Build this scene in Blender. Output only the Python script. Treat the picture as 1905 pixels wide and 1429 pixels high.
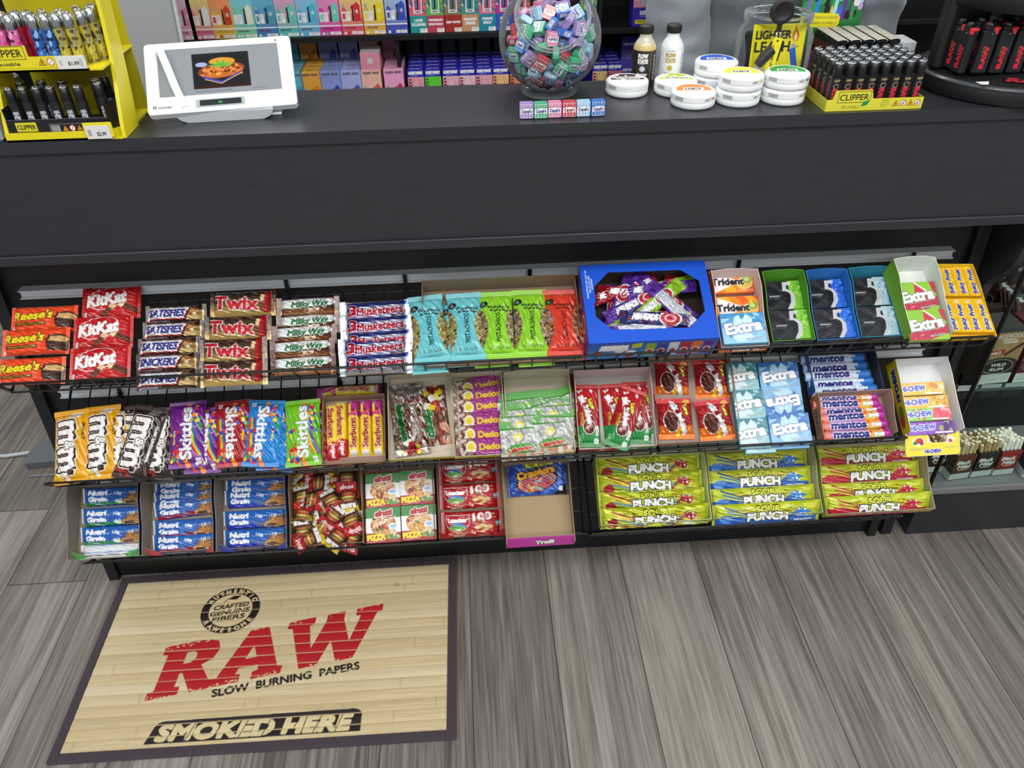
import bpy, math, random
import numpy as np
from mathutils import Vector, Matrix, noise
from mathutils.geometry import tessellate_polygon
for _o in list(bpy.data.objects): bpy.data.objects.remove(_o)
SC = bpy.context.scene
COL = SC.collection
R_ = math.radians
# ---------------------------------------------------------------- camera
IW, IH, FPX = 1905, 1429, 1433.29
_p, _r, _y = 0.6573, -0.0163, 0.0553
cp, sp = math.cos(_p), math.sin(_p)
CF = Vector((math.sin(_y)*cp, math.cos(_y)*cp, -sp))
_rt = Vector((math.cos(_y), -math.sin(_y), 0)); _up = _rt.cross(CF)
CR = math.cos(_r)*_rt + math.sin(_r)*_up
CU = -math.sin(_r)*_rt + math.cos(_r)*_up
CPOS = Vector((0, 0, 1.5))
cam = bpy.data.cameras.new('camera'); cam.sensor_width = 36; cam.sensor_fit = 'HORIZONTAL'
cam.lens = 36*FPX/IW; cam.clip_start = .05
camo = bpy.data.objects.new('camera', cam); COL.objects.link(camo)
camo.matrix_world = Matrix(((CR.x, CU.x, -CF.x, CPOS.x), (CR.y, CU.y, -CF.y, CPOS.y), (CR.z, CU.z, -CF.z, CPOS.z), (0, 0, 0, 1)))
SC.camera = camo
# ---------------------------------------------------------------- light and exposure
vs = SC.view_settings
vs.view_transform = 'Standard'; vs.look = 'None'; vs.gamma = 1; vs.use_curve_mapping = False; vs.exposure = -0.15
wd = bpy.data.worlds.new('shop ambient'); SC.world = wd; wd.use_nodes = True
wd.node_tree.nodes['Background'].inputs[0].default_value = (.90, .95, 1, 1)
wd.node_tree.nodes['Background'].inputs[1].default_value = .42
def panel_light(x, y, z, sx, sy, e, aim=None):
    l = bpy.data.lights.new('ceiling_panel_light', 'AREA'); l.shape = 'RECTANGLE'; l.size = sx; l.size_y = sy; l.energy = e
    l.color = (1, .985, .96)
    o = bpy.data.objects.new('ceiling_panel_light', l); COL.objects.link(o); o.location = (x, y, z)
    if aim: o.rotation_euler = (Vector(aim)-Vector((x, y, z))).to_track_quat('-Z', 'Y').to_euler()
for x, y, e in ((-1.3, -.35, 34), (.35, -.35, 34), (2.0, -.35, 34), (-1.3, 2.3, 22), (.35, 2.3, 22), (2.0, 2.3, 22), (-.5, -2.2, 30), (1.3, -2.2, 30)):
    panel_light(x, y, 2.75, 1.2, .6, e)
# ---------------------------------------------------------------- pixel -> place helpers (measured from the photo)
def ray(x, y): return CR*((x-IW/2)/FPX) - CU*((y-IH/2)/FPX) + CF
def atz(x, y, z):
    d = ray(x, y); return CPOS + d*((z-CPOS.z)/d.z)
def aty(x, y, Y):
    d = ray(x, y); return CPOS + d*((Y-CPOS.y)/d.y)
def atx(x, y, X):
    d = ray(x, y); return CPOS + d*((X-CPOS.x)/d.x)
LIP = .036
ROWS = {'T': (1.12, .690, 27), 'M': (1.0866, 0.4799, 32), 'L': (1.0862, 0.2508, 40), 'R': (1.0857, 0.2495, 30)}
def rown(r):
    a = R_(ROWS[r][2]); return Vector((0, -math.sin(a), math.cos(a))), Vector((0, math.cos(a), math.sin(a)))
def onrow(r, x, y, off=0):
    """point on the sloping shelf floor of basket row r, raised off metres along its normal"""
    n, _ = rown(r); o = Vector((0, ROWS[r][0], ROWS[r][1])) + n*(off-LIP)
    d = ray(x, y); return CPOS + d*(n.dot(o-CPOS)/n.dot(d))
def rowmat(r, pos, rot=0, tilt=0):
    n, e = rown(r)
    M = Matrix(((1, 0, 0), (0, e.y, n.y), (0, e.z, n.z))).to_4x4()
    return Matrix.Translation(pos) @ M @ Matrix.Rotation(rot, 4, 'Z') @ Matrix.Rotation(tilt, 4, 'X')
# ---------------------------------------------------------------- colours
def lin(c):
    c = np.asarray(c, float); return np.where(c <= .04045, c/12.92, ((c+.055)/1.055)**2.4)
def C(h):
    if isinstance(h, str): return lin([int(h[i:i+2], 16)/255 for i in (0, 2, 4)])
    return np.asarray(h, float)
# ---------------------------------------------------------------- text outlines
_tc = {}
def glyphs(s):
    if s in _tc: return _tc[s]
    cu = bpy.data.curves.new('lettering', 'FONT'); cu.body = s; cu.size = 1; cu.resolution_u = 3
    o = bpy.data.objects.new('lettering', cu); COL.objects.link(o)
    me = bpy.data.meshes.new_from_object(o)
    n = len(me.vertices); co = np.empty(n*3); me.vertices.foreach_get('co', co); co = co.reshape(-1, 3)[:, :2]
    cnt = {}
    for p in me.polygons:
        for k in p.edge_keys: cnt[k] = cnt.get(k, 0)+1
    E_ = np.array([k for k, c in cnt.items() if c == 1])
    bpy.data.objects.remove(o); bpy.data.curves.remove(cu)
    ed = co[E_].astype(float); bpy.data.meshes.remove(me)
    x0, x1 = ed[:, :, 0].min(), ed[:, :, 0].max()
    ed[:, :, 0] -= (x0+x1)/2; ed[:, :, 1] -= .365   # cap height of the built-in face is about .73
    _tc[s] = (ed, x1-x0); return _tc[s]
# ---------------------------------------------------------------- label painter: printed artwork sampled on a fine grid
class Cv:
    def __init__(s, w, h, bg='ffffff', res=.75, ss=2):
        s.w, s.h = float(w), float(h); s.nx, s.ny = max(2, round(w/res)), max(2, round(h/res)); s.ss = ss
        s.sx, s.sy = s.nx*ss/s.w, s.ny*ss/s.h
        s.a = np.empty((s.ny*ss, s.nx*ss, 3)); s.a[:] = C(bg)
    def _edges(s, E):
        E = np.asarray(E, float); H, W = s.a.shape[:2]; m = np.zeros((H, W), bool)
        X = E[:, :, 0]*s.sx; Y = E[:, :, 1]*s.sy
        lo = max(0, int(Y.min())); hi = min(H, int(Y.max())+2)
        for j in range(lo, hi):
            y = j+.5; a = (Y[:, 0] <= y) != (Y[:, 1] <= y)
            if not a.any(): continue
            x = np.sort(X[a, 0]+(y-Y[a, 0])*(X[a, 1]-X[a, 0])/(Y[a, 1]-Y[a, 0]))
            for k in range(0, len(x)-1, 2):
                p, q = int(round(max(x[k], 0))), int(round(min(x[k+1], W)))
                if q > p: m[j, p:q] = True
        return m
    def put(s, m, c, al=1):
        c = C(c)
        s.a[m] = c if al >= 1 else s.a[m]*(1-al)+c*al
    def poly(s, pts, c, al=1):
        p = np.asarray(pts, float); s.put(s._edges(np.stack([p, np.roll(p, -1, 0)], 1)), c, al)
    def rect(s, x0, y0, x1, y1, c, al=1): s.poly([(x0, y0), (x1, y0), (x1, y1), (x0, y1)], c, al)
    def ell(s, x, y, rx, ry, c, rot=0, al=1, a0=0, a1=360):
        t = np.radians(np.linspace(a0, a1, 40)); X, Y = rx*np.cos(t), ry*np.sin(t); r = R_(rot)
        s.poly(np.stack([x+X*math.cos(r)-Y*math.sin(r), y+X*math.sin(r)+Y*math.cos(r)], 1), c, al)
    def ring(s, x, y, rx, ry, wd_, c, rot=0):
        b = s.a.copy(); s.ell(x, y, rx, ry, c, rot)
        t = np.radians(np.linspace(0, 360, 48)); X, Y = (rx-wd_)*np.cos(t), (ry-wd_)*np.sin(t); r = R_(rot)
        p = np.stack([x+X*math.cos(r)-Y*math.sin(r), y+X*math.sin(r)+Y*math.cos(r)], 1)
        m = s._edges(np.stack([p, np.roll(p, -1, 0)], 1)); s.a[m] = b[m]
    def line(s, pts, w, c, al=1):
        for (x0, y0), (x1, y1) in zip(pts[:-1], pts[1:]):
            L = math.hypot(x1-x0, y1-y0) or 1; dx, dy = -(y1-y0)/L*w/2, (x1-x0)/L*w/2
            s.poly([(x0+dx, y0+dy), (x1+dx, y1+dy), (x1-dx, y1-dy), (x0-dx, y0-dy)], c, al)
    def grow(s, m, r):
        n = r*s.sx; k = int(math.ceil(n)); o = m.copy(); H, W = m.shape
        for j in range(-k, k+1):
            for i in range(-k, k+1):
                if i*i+j*j <= n*n and (i or j):
                    o[max(0, j):H+min(0, j), max(0, i):W+min(0, i)] |= m[max(0, -j):H-max(0, j), max(0, -i):W-max(0, i)]
        return o
    def t(s, txt, x, y, h, c, w=None, b=0, sh=0, rot=0, out=(), arc=0, sub=None):
        """lettering centred at x, y with cap height h (mm), optional width w, weight b, slant sh, outlines out"""
        E, tw = glyphs(txt); E = E.copy(); k = h/.73; kx = (w/tw) if w else k
        X, Y = E[:, :, 0]*kx, E[:, :, 1]*k
        X = X+sh*Y
        if arc: Y = Y+arc*(1-(2*X/(tw*kx))**2)
        r = R_(rot); E[:, :, 0] = x+X*math.cos(r)-Y*math.sin(r); E[:, :, 1] = y+X*math.sin(r)+Y*math.cos(r)
        m = s._edges(E)
        if b: m = s.grow(m, b)
        g = m; tot = 0; lay = []
        for o, oc in out: tot += o; lay.append((s.grow(m, tot), oc))
        for mm, oc in reversed(lay): s.put(mm, oc)
        s.put(m, c)
    def small(s, x, y, w, n, c, dy=1.6, hh=.7, seed=1):
        """rows of fine print"""
        rr = random.Random(seed)
        for i in range(n):
            xx = x; e = x+w*(1 if i < n-1 else .7)
            while xx < e:
                l = rr.uniform(1, 4); s.rect(xx, y-i*dy, min(xx+l, e), y-i*dy+hh, c); xx += l+.7
    def blobs(s, x0, y0, x1, y1, n, r0, r1, cols, seed=1, asp=1, mask=None, rim=None):
        rr = random.Random(seed); b = s.a.copy() if mask is not None else None
        for i in range(n):
            r = rr.uniform(r0, r1); x, y, a = rr.uniform(x0, x1), rr.uniform(y0, y1), rr.uniform(0, 180)
            if rim: s.ell(x, y, r+.5, r*asp+.5, rim, a)
            s.ell(x, y, r, r*asp, rr.choice(cols), a)
        if mask is not None: s.a[~mask] = b[~mask]
    def mpoly(s, pts):
        p = np.asarray(pts, float); return s._edges(np.stack([p, np.roll(p, -1, 0)], 1))
    def grad(s, c0, c1, x0=0, y0=0, x1=None, y1=None, ax='y'):
        """printed colour blend of the artwork"""
        x1 = s.w if x1 is None else x1; y1 = s.h if y1 is None else y1
        i0, i1, j0, j1 = int(x0*s.sx), int(x1*s.sx), int(y0*s.sy), int(y1*s.sy)
        n = (j1-j0) if ax == 'y' else (i1-i0); t = np.linspace(0, 1, n)[:, None]; g = C(c0)*(1-t)+C(c1)*t
        s.a[j0:j1, i0:i1] = g[:, None] if ax == 'y' else g[None]
    def cut(s, x0, y0, x1, y1):
        o = Cv.__new__(Cv); o.w, o.h = x1-x0, y1-y0; o.ss = s.ss
        o.a = s.a[int(y0*s.sy):int(y1*s.sy), int(x0*s.sx):int(x1*s.sx)]; k = s.ss
        o.a = o.a[:o.a.shape[0]//k*k, :o.a.shape[1]//k*k]; o.ny, o.nx = o.a.shape[0]//k, o.a.shape[1]//k; o.sx, o.sy = s.sx, s.sy; return o
    def flip180(s): s.a = s.a[::-1, ::-1].copy(); return s
    def cols(s):
        k = s.ss; a = s.a.reshape(s.ny, k, s.nx, k, 3).mean((1, 3)); return a
# ---------------------------------------------------------------- mesh builder
class MB:
    def __init__(s): s.V, s.F, s.K, s.M, s.S, s.n = [], [], [], [], [], 0
    def add(s, V, F, col, mi=0, sm=False):
        V = np.asarray(V, float).reshape(-1, 3); c = C(col)
        if c.ndim == 1: c = np.repeat(c[None], len(V), 0)
        s.V.append(V); s.K.append(c)
        if isinstance(F, np.ndarray): s.F.append(F+s.n); m = len(F)
        else: s.F.append([tuple(i+s.n for i in f) for f in F]); m = len(F)
        s.M.append(np.full(m, mi)); s.S.append(np.full(m, sm)); s.n += len(V); return s
    def grid(s, cv, fn, mi=0, sm=True, i0=0, i1=None, j0=0, j1=None, flip=False):
        """fn(u, v) -> x, y, z for u, v in 0..1 over the artwork"""
        a = cv.cols(); ny, nx = a.shape[:2]; i1 = nx if i1 is None else i1; j1 = ny if j1 is None else j1
        u, v = np.meshgrid(np.linspace(0, 1, nx)[i0:i1], np.linspace(0, 1, ny)[j0:j1])
        x, y, z = fn(u, v); n, m = u.shape
        V = np.stack([x+0*u, y+0*u, z+0*u], -1).reshape(-1, 3)
        I = np.arange(n*m).reshape(n, m); F = np.stack([I[:-1, :-1], I[:-1, 1:], I[1:, 1:], I[1:, :-1]], -1).reshape(-1, 4)
        if flip: F = F[:, ::-1]
        s.add(V, F, a[j0:j1, i0:i1].reshape(-1, 3), mi, sm); return V.reshape(n, m, 3)
    def box(s, x0, y0, z0, x1, y1, z1, col, b=0, mi=0):
        if b <= 0:
            V = [(x, y, z) for x in (x0, x1) for y in (y0, y1) for z in (z0, z1)]
            return s.add(V, [(0, 1, 3, 2), (4, 6, 7, 5), (0, 4, 5, 1), (2, 3, 7, 6), (0, 2, 6, 4), (1, 5, 7, 3)], col, mi)
        V = []; idx = {}
        for i, (xa, sx) in enumerate(((x0, 1), (x1, -1))):
            for j, (ya, sy) in enumerate(((y0, 1), (y1, -1))):
                for k, (za, sz) in enumerate(((z0, 1), (z1, -1))):
                    for ax in range(3):
                        p = [xa+sx*b, ya+sy*b, za+sz*b]; p[ax] = (xa, ya, za)[ax]; idx[i, j, k, ax] = len(V); V.append(p)
        F = []
        I = lambda i, j, k, a: idx[i, j, k, a]
        for q in (0, 1):
            f = [I(q, 0, 0, 0), I(q, 1, 0, 0), I(q, 1, 1, 0), I(q, 0, 1, 0)]; F.append(f if q else f[::-1])
            f = [I(0, q, 0, 1), I(0, q, 1, 1), I(1, q, 1, 1), I(1, q, 0, 1)]; F.append(f if q else f[::-1])
            f = [I(0, 0, q, 2), I(1, 0, q, 2), I(1, 1, q, 2), I(0, 1, q, 2)]; F.append(f if q else f[::-1])
        for p in (0, 1):
            for q in (0, 1):
                o = (p+q) % 2
                f = [I(p, q, 0, 0), I(p, q, 1, 0), I(p, q, 1, 1), I(p, q, 0, 1)]; F.append(f[::-1] if o == 0 else f)
                f = [I(p, 0, q, 0), I(p, 1, q, 0), I(p, 1, q, 2), I(p, 0, q, 2)]; F.append(f if o == 0 else f[::-1])
                f = [I(0, p, q, 1), I(1, p, q, 1), I(1, p, q, 2), I(0, p, q, 2)]; F.append(f[::-1] if o == 0 else f)
        for p in (0, 1):
            for q in (0, 1):
                for r in (0, 1):
                    f = [I(p, q, r, 0), I(p, q, r, 1), I(p, q, r, 2)]; F.append(f if (p+q+r) % 2 else f[::-1])
        return s.add(V, F, col, mi)
    def tube(s, pts, r, col, n=8, mi=0, cap=True, closed=False, r2=None):
        P = [Vector(p) for p in pts]; m = len(P); V = []; up = None
        for i, p in enumerate(P):
            if closed: t = (P[(i+1) % m]-P[i-1])
            else: t = P[min(i+1, m-1)]-P[max(i-1, 0)]
            t.normalize()
            if up is None: up = Vector((0, 0, 1)) if abs(t.z) < .9 else Vector((0, 1, 0))
            a = t.cross(up); a.normalize(); b = a.cross(t); up = b
            rr = r if r2 is None else r+(r2-r)*i/(m-1)
            if hasattr(r, '__len__'): rr = r[i]
            for k in range(n):
                w = 2*math.pi*k/n; V.append(p+(a*math.cos(w)+b*math.sin(w))*rr)
        F = []
        for i in range(m if closed else m-1):
            j = (i+1) % m
            for k in range(n): F.append((i*n+k, i*n+(k+1) % n, j*n+(k+1) % n, j*n+k))
        s.add(V, F, col, mi, True)
        if cap and not closed:
            s.add(V[:n], [tuple(range(n))[::-1]], col, mi); s.add(V[-n:], [tuple(range(n))], col, mi)
        return s
    def lathe(s, prof, col, n=32, mi=0, cx=0, cy=0, ell=1, a0=0, a1=360, sm=True):
        """prof [(r, z)...] turned about z"""
        m = len(prof); full = a1-a0 >= 360; q = n if full else n+1
        t = np.radians(a0+(a1-a0)*np.arange(q)/n)
        V = np.array([[(cx+r*math.cos(w), cy+r*math.sin(w)*ell, z) for w in t] for r, z in prof]).reshape(-1, 3)
        F = []
        for i in range(m-1):
            for k in range(n):
                k2 = (k+1) % q; F.append((i*q+k, i*q+k2, (i+1)*q+k2, (i+1)*q+k))
        return s.add(V, F, col, mi, sm)
    def disc(s, r, z, col, n=32, mi=0, cx=0, cy=0, dn=False):
        V = [(cx+r*math.cos(2*math.pi*k/n), cy+r*math.sin(2*math.pi*k/n), z) for k in range(n)]
        return s.add(V, [tuple(range(n))[::-1] if dn else tuple(range(n))], col, mi)
    def prism(s, pts, d, col, fn=None, mi=0, z0=0):
        """outline pts (x, y) extruded from z0 to z0+d, optionally mapped by fn"""
        n = len(pts); V = [(x, y, z0) for x, y in pts]+[(x, y, z0+d) for x, y in pts]
        T = tessellate_polygon([[Vector((x, y, 0)) for x, y in pts]])
        ar = sum(pts[i][0]*pts[(i+1) % n][1]-pts[(i+1) % n][0]*pts[i][1] for i in range(n))
        def ori(a, b, c):
            p, q, r = pts[a], pts[b], pts[c]
            return (a, b, c) if (q[0]-p[0])*(r[1]-p[1])-(q[1]-p[1])*(r[0]-p[0]) > 0 else (a, c, b)
        T = [ori(*t) for t in T]
        F = [(a, c, b) for a, b, c in T]+[(a+n, b+n, c+n) for a, b, c in T]
        for i in range(n):
            j = (i+1) % n; F.append((i, j, j+n, i+n) if ar > 0 else (j, i, i+n, j+n))
        if fn: V = [fn(*v) for v in V]
        return s.add(V, F, col, mi)
    def ball(s, c, r, col, n=12, mi=0, sc=(1, 1, 1)):
        a = s.n; pr = [(math.sin(math.pi*i/(n//2+2)), -math.cos(math.pi*i/(n//2+2))) for i in range(n//2+3)]
        s.lathe([(r*x, r*z) for x, z in pr], col, n, mi)
        s.V[-1] = s.V[-1]*np.array(sc)+np.array(c); return s
    def xf(s, M):
        M = np.array(M); s.V = [v @ M[:3, :3].T+M[:3, 3] for v in s.V]; return s
    def build(s, name, mats, parent=None, M=None):
        me = bpy.data.meshes.new(name); V = np.concatenate(s.V); me.vertices.add(len(V)); me.vertices.foreach_set('co', V.ravel())
        tot, idx = [], []
        for f in s.F:
            if isinstance(f, np.ndarray): tot.append(np.full(len(f), f.shape[1])); idx.append(f.ravel())
            else: tot.append(np.array([len(q) for q in f])); idx.append(np.array([i for q in f for i in q]))
        tot = np.concatenate(tot).astype(np.int32); idx = np.concatenate(idx).astype(np.int32)
        me.loops.add(len(idx)); me.loops.foreach_set('vertex_index', idx)
        me.polygons.add(len(tot)); me.polygons.foreach_set('loop_start', np.concatenate([[0], np.cumsum(tot)[:-1]]).astype(np.int32))
        me.polygons.foreach_set('loop_total', tot)
        me.polygons.foreach_set('material_index', np.concatenate(s.M).astype(np.int32))
        me.polygons.foreach_set('use_smooth', np.concatenate(s.S))
        at = me.color_attributes.new('Col', 'FLOAT_COLOR', 'POINT'); K = np.concatenate(s.K); K = np.hstack([K, np.ones((len(K), 1))])
        at.data.foreach_set('color', K.astype(np.float32).ravel())
        for m in (mats if isinstance(mats, (list, tuple)) else [mats]): me.materials.append(m)
        me.update(calc_edges=True); me.validate()
        o = bpy.data.objects.new(name, me); COL.objects.link(o)
        if parent: o.parent = parent
        if M is not None: o.matrix_world = M if not parent else M
        return o
# ---------------------------------------------------------------- materials
def mat(name, rough=.5, metal=0, bump=None, coat=0, spec=.5, col=None, trans=None, noise_col=0, sheen=0):
    m = bpy.data.materials.new(name); m.use_nodes = True; nt = m.node_tree; b = nt.nodes['Principled BSDF']
    b.inputs['Roughness'].default_value = rough; b.inputs['Metallic'].default_value = metal
    b.inputs['Specular IOR Level'].default_value = spec; b.inputs['Coat Weight'].default_value = coat; b.inputs['Coat Roughness'].default_value = .12
    if sheen: b.inputs['Sheen Weight'].default_value = sheen
    if col is None:
        a = nt.nodes.new('ShaderNodeVertexColor'); a.layer_name = 'Col'; src = a.outputs[0]
    else:
        a = nt.nodes.new('ShaderNodeRGB'); a.outputs[0].default_value = (*C(col), 1); src = a.outputs[0]
    tc = nt.nodes.new('ShaderNodeTexCoord')
    if noise_col:
        n = nt.nodes.new('ShaderNodeTexNoise'); n.inputs['Scale'].default_value = 40; n.inputs['Detail'].default_value = 4
        nt.links.new(tc.outputs['Object'], n.inputs['Vector'])
        mr = nt.nodes.new('ShaderNodeMapRange'); mr.inputs[3].default_value = 1-noise_col; mr.inputs[4].default_value = 1+noise_col
        nt.links.new(n.outputs[0], mr.inputs[0])
        mx = nt.nodes.new('ShaderNodeVectorMath'); mx.operation = 'SCALE'; nt.links.new(src, mx.inputs[0]); nt.links.new(mr.outputs[0], mx.inputs['Scale']); src = mx.outputs[0]
    nt.links.new(src, b.inputs['Base Color'])
    if bump:
        sc, st, det = bump; n = nt.nodes.new('ShaderNodeTexNoise'); n.inputs['Scale'].default_value = sc; n.inputs['Detail'].default_value = det
        n.inputs['Distortion'].default_value = .6
        nt.links.new(tc.outputs['Object'], n.inputs['Vector'])
        bp = nt.nodes.new('ShaderNodeBump'); bp.inputs['Strength'].default_value = st; bp.inputs['Distance'].default_value = .004
        nt.links.new(n.outputs[0], bp.inputs['Height']); nt.links.new(bp.outputs[0], b.inputs['Normal'])
    if trans is not None: b.inputs['Alpha'].default_value = trans
    return m
def glass(name, tint='ffffff', refl=.25, rough=.02):
    """clear sheet: transparent with a fresnel gloss"""
    m = bpy.data.materials.new(name); m.use_nodes = True; nt = m.node_tree; nt.nodes.remove(nt.nodes['Principled BSDF'])
    out = nt.nodes['Material Output']; tr = nt.nodes.new('ShaderNodeBsdfTransparent'); tr.inputs[0].default_value = (*C(tint), 1)
    gl = nt.nodes.new('ShaderNodeBsdfGlossy'); gl.inputs['Roughness'].default_value = rough
    df = nt.nodes.new('ShaderNodeBsdfDiffuse'); df.inputs[0].default_value = (*C('e4eaec'), 1); m2 = nt.nodes.new('ShaderNodeMixShader'); m2.inputs[0].default_value = .28
    nt.links.new(gl.outputs[0], m2.inputs[1]); nt.links.new(df.outputs[0], m2.inputs[2]); gl = m2
    fr = nt.nodes.new('ShaderNodeLayerWeight'); fr.inputs['Blend'].default_value = refl
    mx = nt.nodes.new('ShaderNodeMixShader'); nt.links.new(fr.outputs['Fresnel'], mx.inputs[0]); nt.links.new(tr.outputs[0], mx.inputs[1]); nt.links.new(gl.outputs[0], mx.inputs[2])
    nt.links.new(mx.outputs[0], out.inputs[0]); return m
CARD = mat('printed_card', .42, coat=.15)
MATTE = mat('plain_card', .7, noise_col=.06)
FILM = mat('printed_film', .28, bump=(70, .4, 3), coat=.55)
FOIL = mat('printed_foil', .22, .25, bump=(95, .6, 3), coat=.6)
SILVER = mat('silver_film', .25, .6, bump=(80, .6, 3))
PLAS = mat('gloss_plastic', .3)
SATIN = mat('satin_plastic', .5)
METAL = mat('bright_metal', .18, 1)
WIRE = mat('black_wire', .35, col='131416')
ALU = mat('aluminium', .5, .25)
CLOTH = mat('cloth', .85, bump=(300, .3, 3), sheen=.2)
# ---------------------------------------------------------------- tagging and copying
def tag(o, label, cat, group=None, kind=None):
    o['label'] = label
    if cat: o['category'] = cat
    if group: o['group'] = group
    if kind: o['kind'] = kind
    return o
def struct(o, label=None):
    o['kind'] = 'structure'
    if label: o['label'] = label
    return o
def copy_tree(o, parent=None):
    c = o.copy(); COL.objects.link(c)
    if parent: c.parent = parent
    for ch in list(o.children): copy_tree(ch, c)
    return c
KIND, PROTO, USED = {}, {}, set()
def put(kind, M, label, group=None):
    """place one individual of a kind: the first is the built one, the rest are copies with copies of their parts"""
    name, cat, fn = KIND[kind]
    if kind not in PROTO: o = PROTO[kind] = fn(name)
    else: o = copy_tree(PROTO[kind])
    o.matrix_world = M; tag(o, label, cat, group); return o
def child(o, p): o.parent = p; return o
# ================================================================ the setting
def floor_mat():
    m = bpy.data.materials.new('grey_wood_planks'); m.use_nodes = True; nt = m.node_tree; N = nt.nodes.new; L = nt.links.new
    b = nt.nodes['Principled BSDF']
    tc = N('ShaderNodeTexCoord'); sx = N('ShaderNodeSeparateXYZ'); L(tc.outputs['Object'], sx.inputs[0])
    def math_(op, a, b_=None, c=None):
        n = N('ShaderNodeMath'); n.operation = op
        for i, v in enumerate((a, b_, c)):
            if v is None: continue
            if isinstance(v, (int, float)): n.inputs[i].default_value = v
            else: L(v, n.inputs[i])
        return n.outputs[0]
    px = math_('MULTIPLY', math_('ADD', sx.outputs[0], .0445+18.5), 1/.185)
    ix = math_('FLOOR', px); fx = math_('FRACT', px)
    wn = N('ShaderNodeTexWhiteNoise'); wn.noise_dimensions = '1D'; L(ix, wn.inputs['W'])
    py = math_('ADD', math_('MULTIPLY', sx.outputs[1], 1/1.22), math_('MULTIPLY', wn.outputs[0], 7.3))
    iy = math_('FLOOR', py); fy = math_('FRACT', py)
    cv = N('ShaderNodeCombineXYZ'); L(ix, cv.inputs[0]); L(iy, cv.inputs[1])
    w2 = N('ShaderNodeTexWhiteNoise'); w2.noise_dimensions = '2D'; L(cv.outputs[0], w2.inputs['Vector'])
    # grain, stretched along the plank and shifted per plank
    def grain(scx, scy, scale, det, dist=0):
        c = N('ShaderNodeCombineXYZ'); L(math_('MULTIPLY', sx.outputs[0], scx), c.inputs[0]); L(math_('ADD', math_('MULTIPLY', sx.outputs[1], scy), math_('MULTIPLY', w2.outputs[0], 30)), c.inputs[1])
        L(math_('MULTIPLY', w2.outputs[0], 17), c.inputs[2])
        n = N('ShaderNodeTexNoise'); n.inputs['Scale'].default_value = scale; n.inputs['Detail'].default_value = det; n.inputs['Distortion'].default_value = dist
        L(c.outputs[0], n.inputs['Vector']); return n.outputs[0]
    g1 = grain(24, 1.1, 1, 6, 1.8); g2 = grain(190, 5, 1, 4, .5); g3 = grain(7, .9, 1, 2, .5)
    s = math_('ADD', math_('ADD', math_('MULTIPLY', g1, .42), math_('MULTIPLY', g2, .46)), math_('ADD', math_('MULTIPLY', g3, .38), math_('MULTIPLY', w2.outputs[0], .10)))
    cr = N('ShaderNodeValToRGB'); L(s, cr.inputs[0]); e = cr.color_ramp.elements
    e[0].position = .46; e[0].color = (*C('47423f'), 1); e[1].position = .88; e[1].color = (*C('a9a5a0'), 1)
    k = cr.color_ramp.elements.new(.66); k.color = (*C('7b7570'), 1)
    br = N('ShaderNodeValToRGB'); L(g3, br.inputs[0]); br.color_ramp.elements[0].color = (*C('ffffff'), 1); br.color_ramp.elements[1].color = (*C('f4e8de'), 1)
    mx = N('ShaderNodeMix'); mx.data_type = 'RGBA'; mx.blend_type = 'MULTIPLY'; mx.inputs[0].default_value = 1; L(cr.outputs[0], mx.inputs[6]); L(br.outputs[0], mx.inputs[7])
    ed = math_('MAXIMUM', math_('LESS_THAN', math_('MINIMUM', fx, math_('SUBTRACT', 1, fx)), .007), math_('LESS_THAN', math_('MINIMUM', fy, math_('SUBTRACT', 1, fy)), .0012))
    m2 = N('ShaderNodeMix'); m2.data_type = 'RGBA'; L(math_('MULTIPLY', ed, .7), m2.inputs[0]); L(mx.outputs[2], m2.inputs[6]); m2.inputs[7].default_value = (*C('26221f'), 1)
    L(m2.outputs[2], b.inputs['Base Color']); b.inputs['Roughness'].default_value = .55
    bp = N('ShaderNodeBump'); bp.inputs['Strength'].default_value = .25; bp.inputs['Distance'].default_value = .002
    L(math_('SUBTRACT', g2, math_('MULTIPLY', ed, .8)), bp.inputs['Height']); L(bp.outputs[0], b.inputs['Normal'])
    return m
o = MB().box(-3, -3, -.02, 4, 4, 0, '808080').build('floor', floor_mat()); struct(o, 'grey wood plank floor')
WALLM = mat('wall_paint', .8, col='c9ccd2', bump=(200, .1, 2))
o = MB().box(-3, 2.72, 0, 4, 2.78, 2.9, 'c9ccd2').build('wall_back', WALLM); struct(o, 'pale back wall behind the shelves')
# ---- service counter
def laminate():
    m = bpy.data.materials.new('black_laminate'); m.use_nodes = True; nt = m.node_tree; b = nt.nodes['Principled BSDF']
    tc = nt.nodes.new('ShaderNodeTexCoord'); mp = nt.nodes.new('ShaderNodeMapping'); mp.inputs['Scale'].default_value = (6, 90, 90)
    n = nt.nodes.new('ShaderNodeTexNoise'); n.inputs['Scale'].default_value = 3; n.inputs['Detail'].default_value = 5
    nt.links.new(tc.outputs['Object'], mp.inputs[0]); nt.links.new(mp.outputs[0], n.inputs['Vector'])
    cr = nt.nodes.new('ShaderNodeValToRGB'); cr.color_ramp.elements[0].color = (*C('26272b'), 1); cr.color_ramp.elements[1].color = (*C('303238'), 1)
    nt.links.new(n.outputs[0], cr.inputs[0]); nt.links.new(cr.outputs[0], b.inputs['Base Color'])
    b.inputs['Roughness'].default_value = .36; b.inputs['Specular IOR Level'].default_value = .5
    bp = nt.nodes.new('ShaderNodeBump'); bp.inputs['Strength'].default_value = .08; bp.inputs['Distance'].default_value = .001
    nt.links.new(n.outputs[0], bp.inputs['Height']); nt.links.new(bp.outputs[0], b.inputs['Normal'])
    return m
LAM = laminate()
ct = bpy.data.objects.new('service_counter', None); COL.objects.link(ct); ct.location = (0, 1.28, 0)
tag(ct, 'long black laminate service counter with overhanging front and raised ledge', 'counter')
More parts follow.
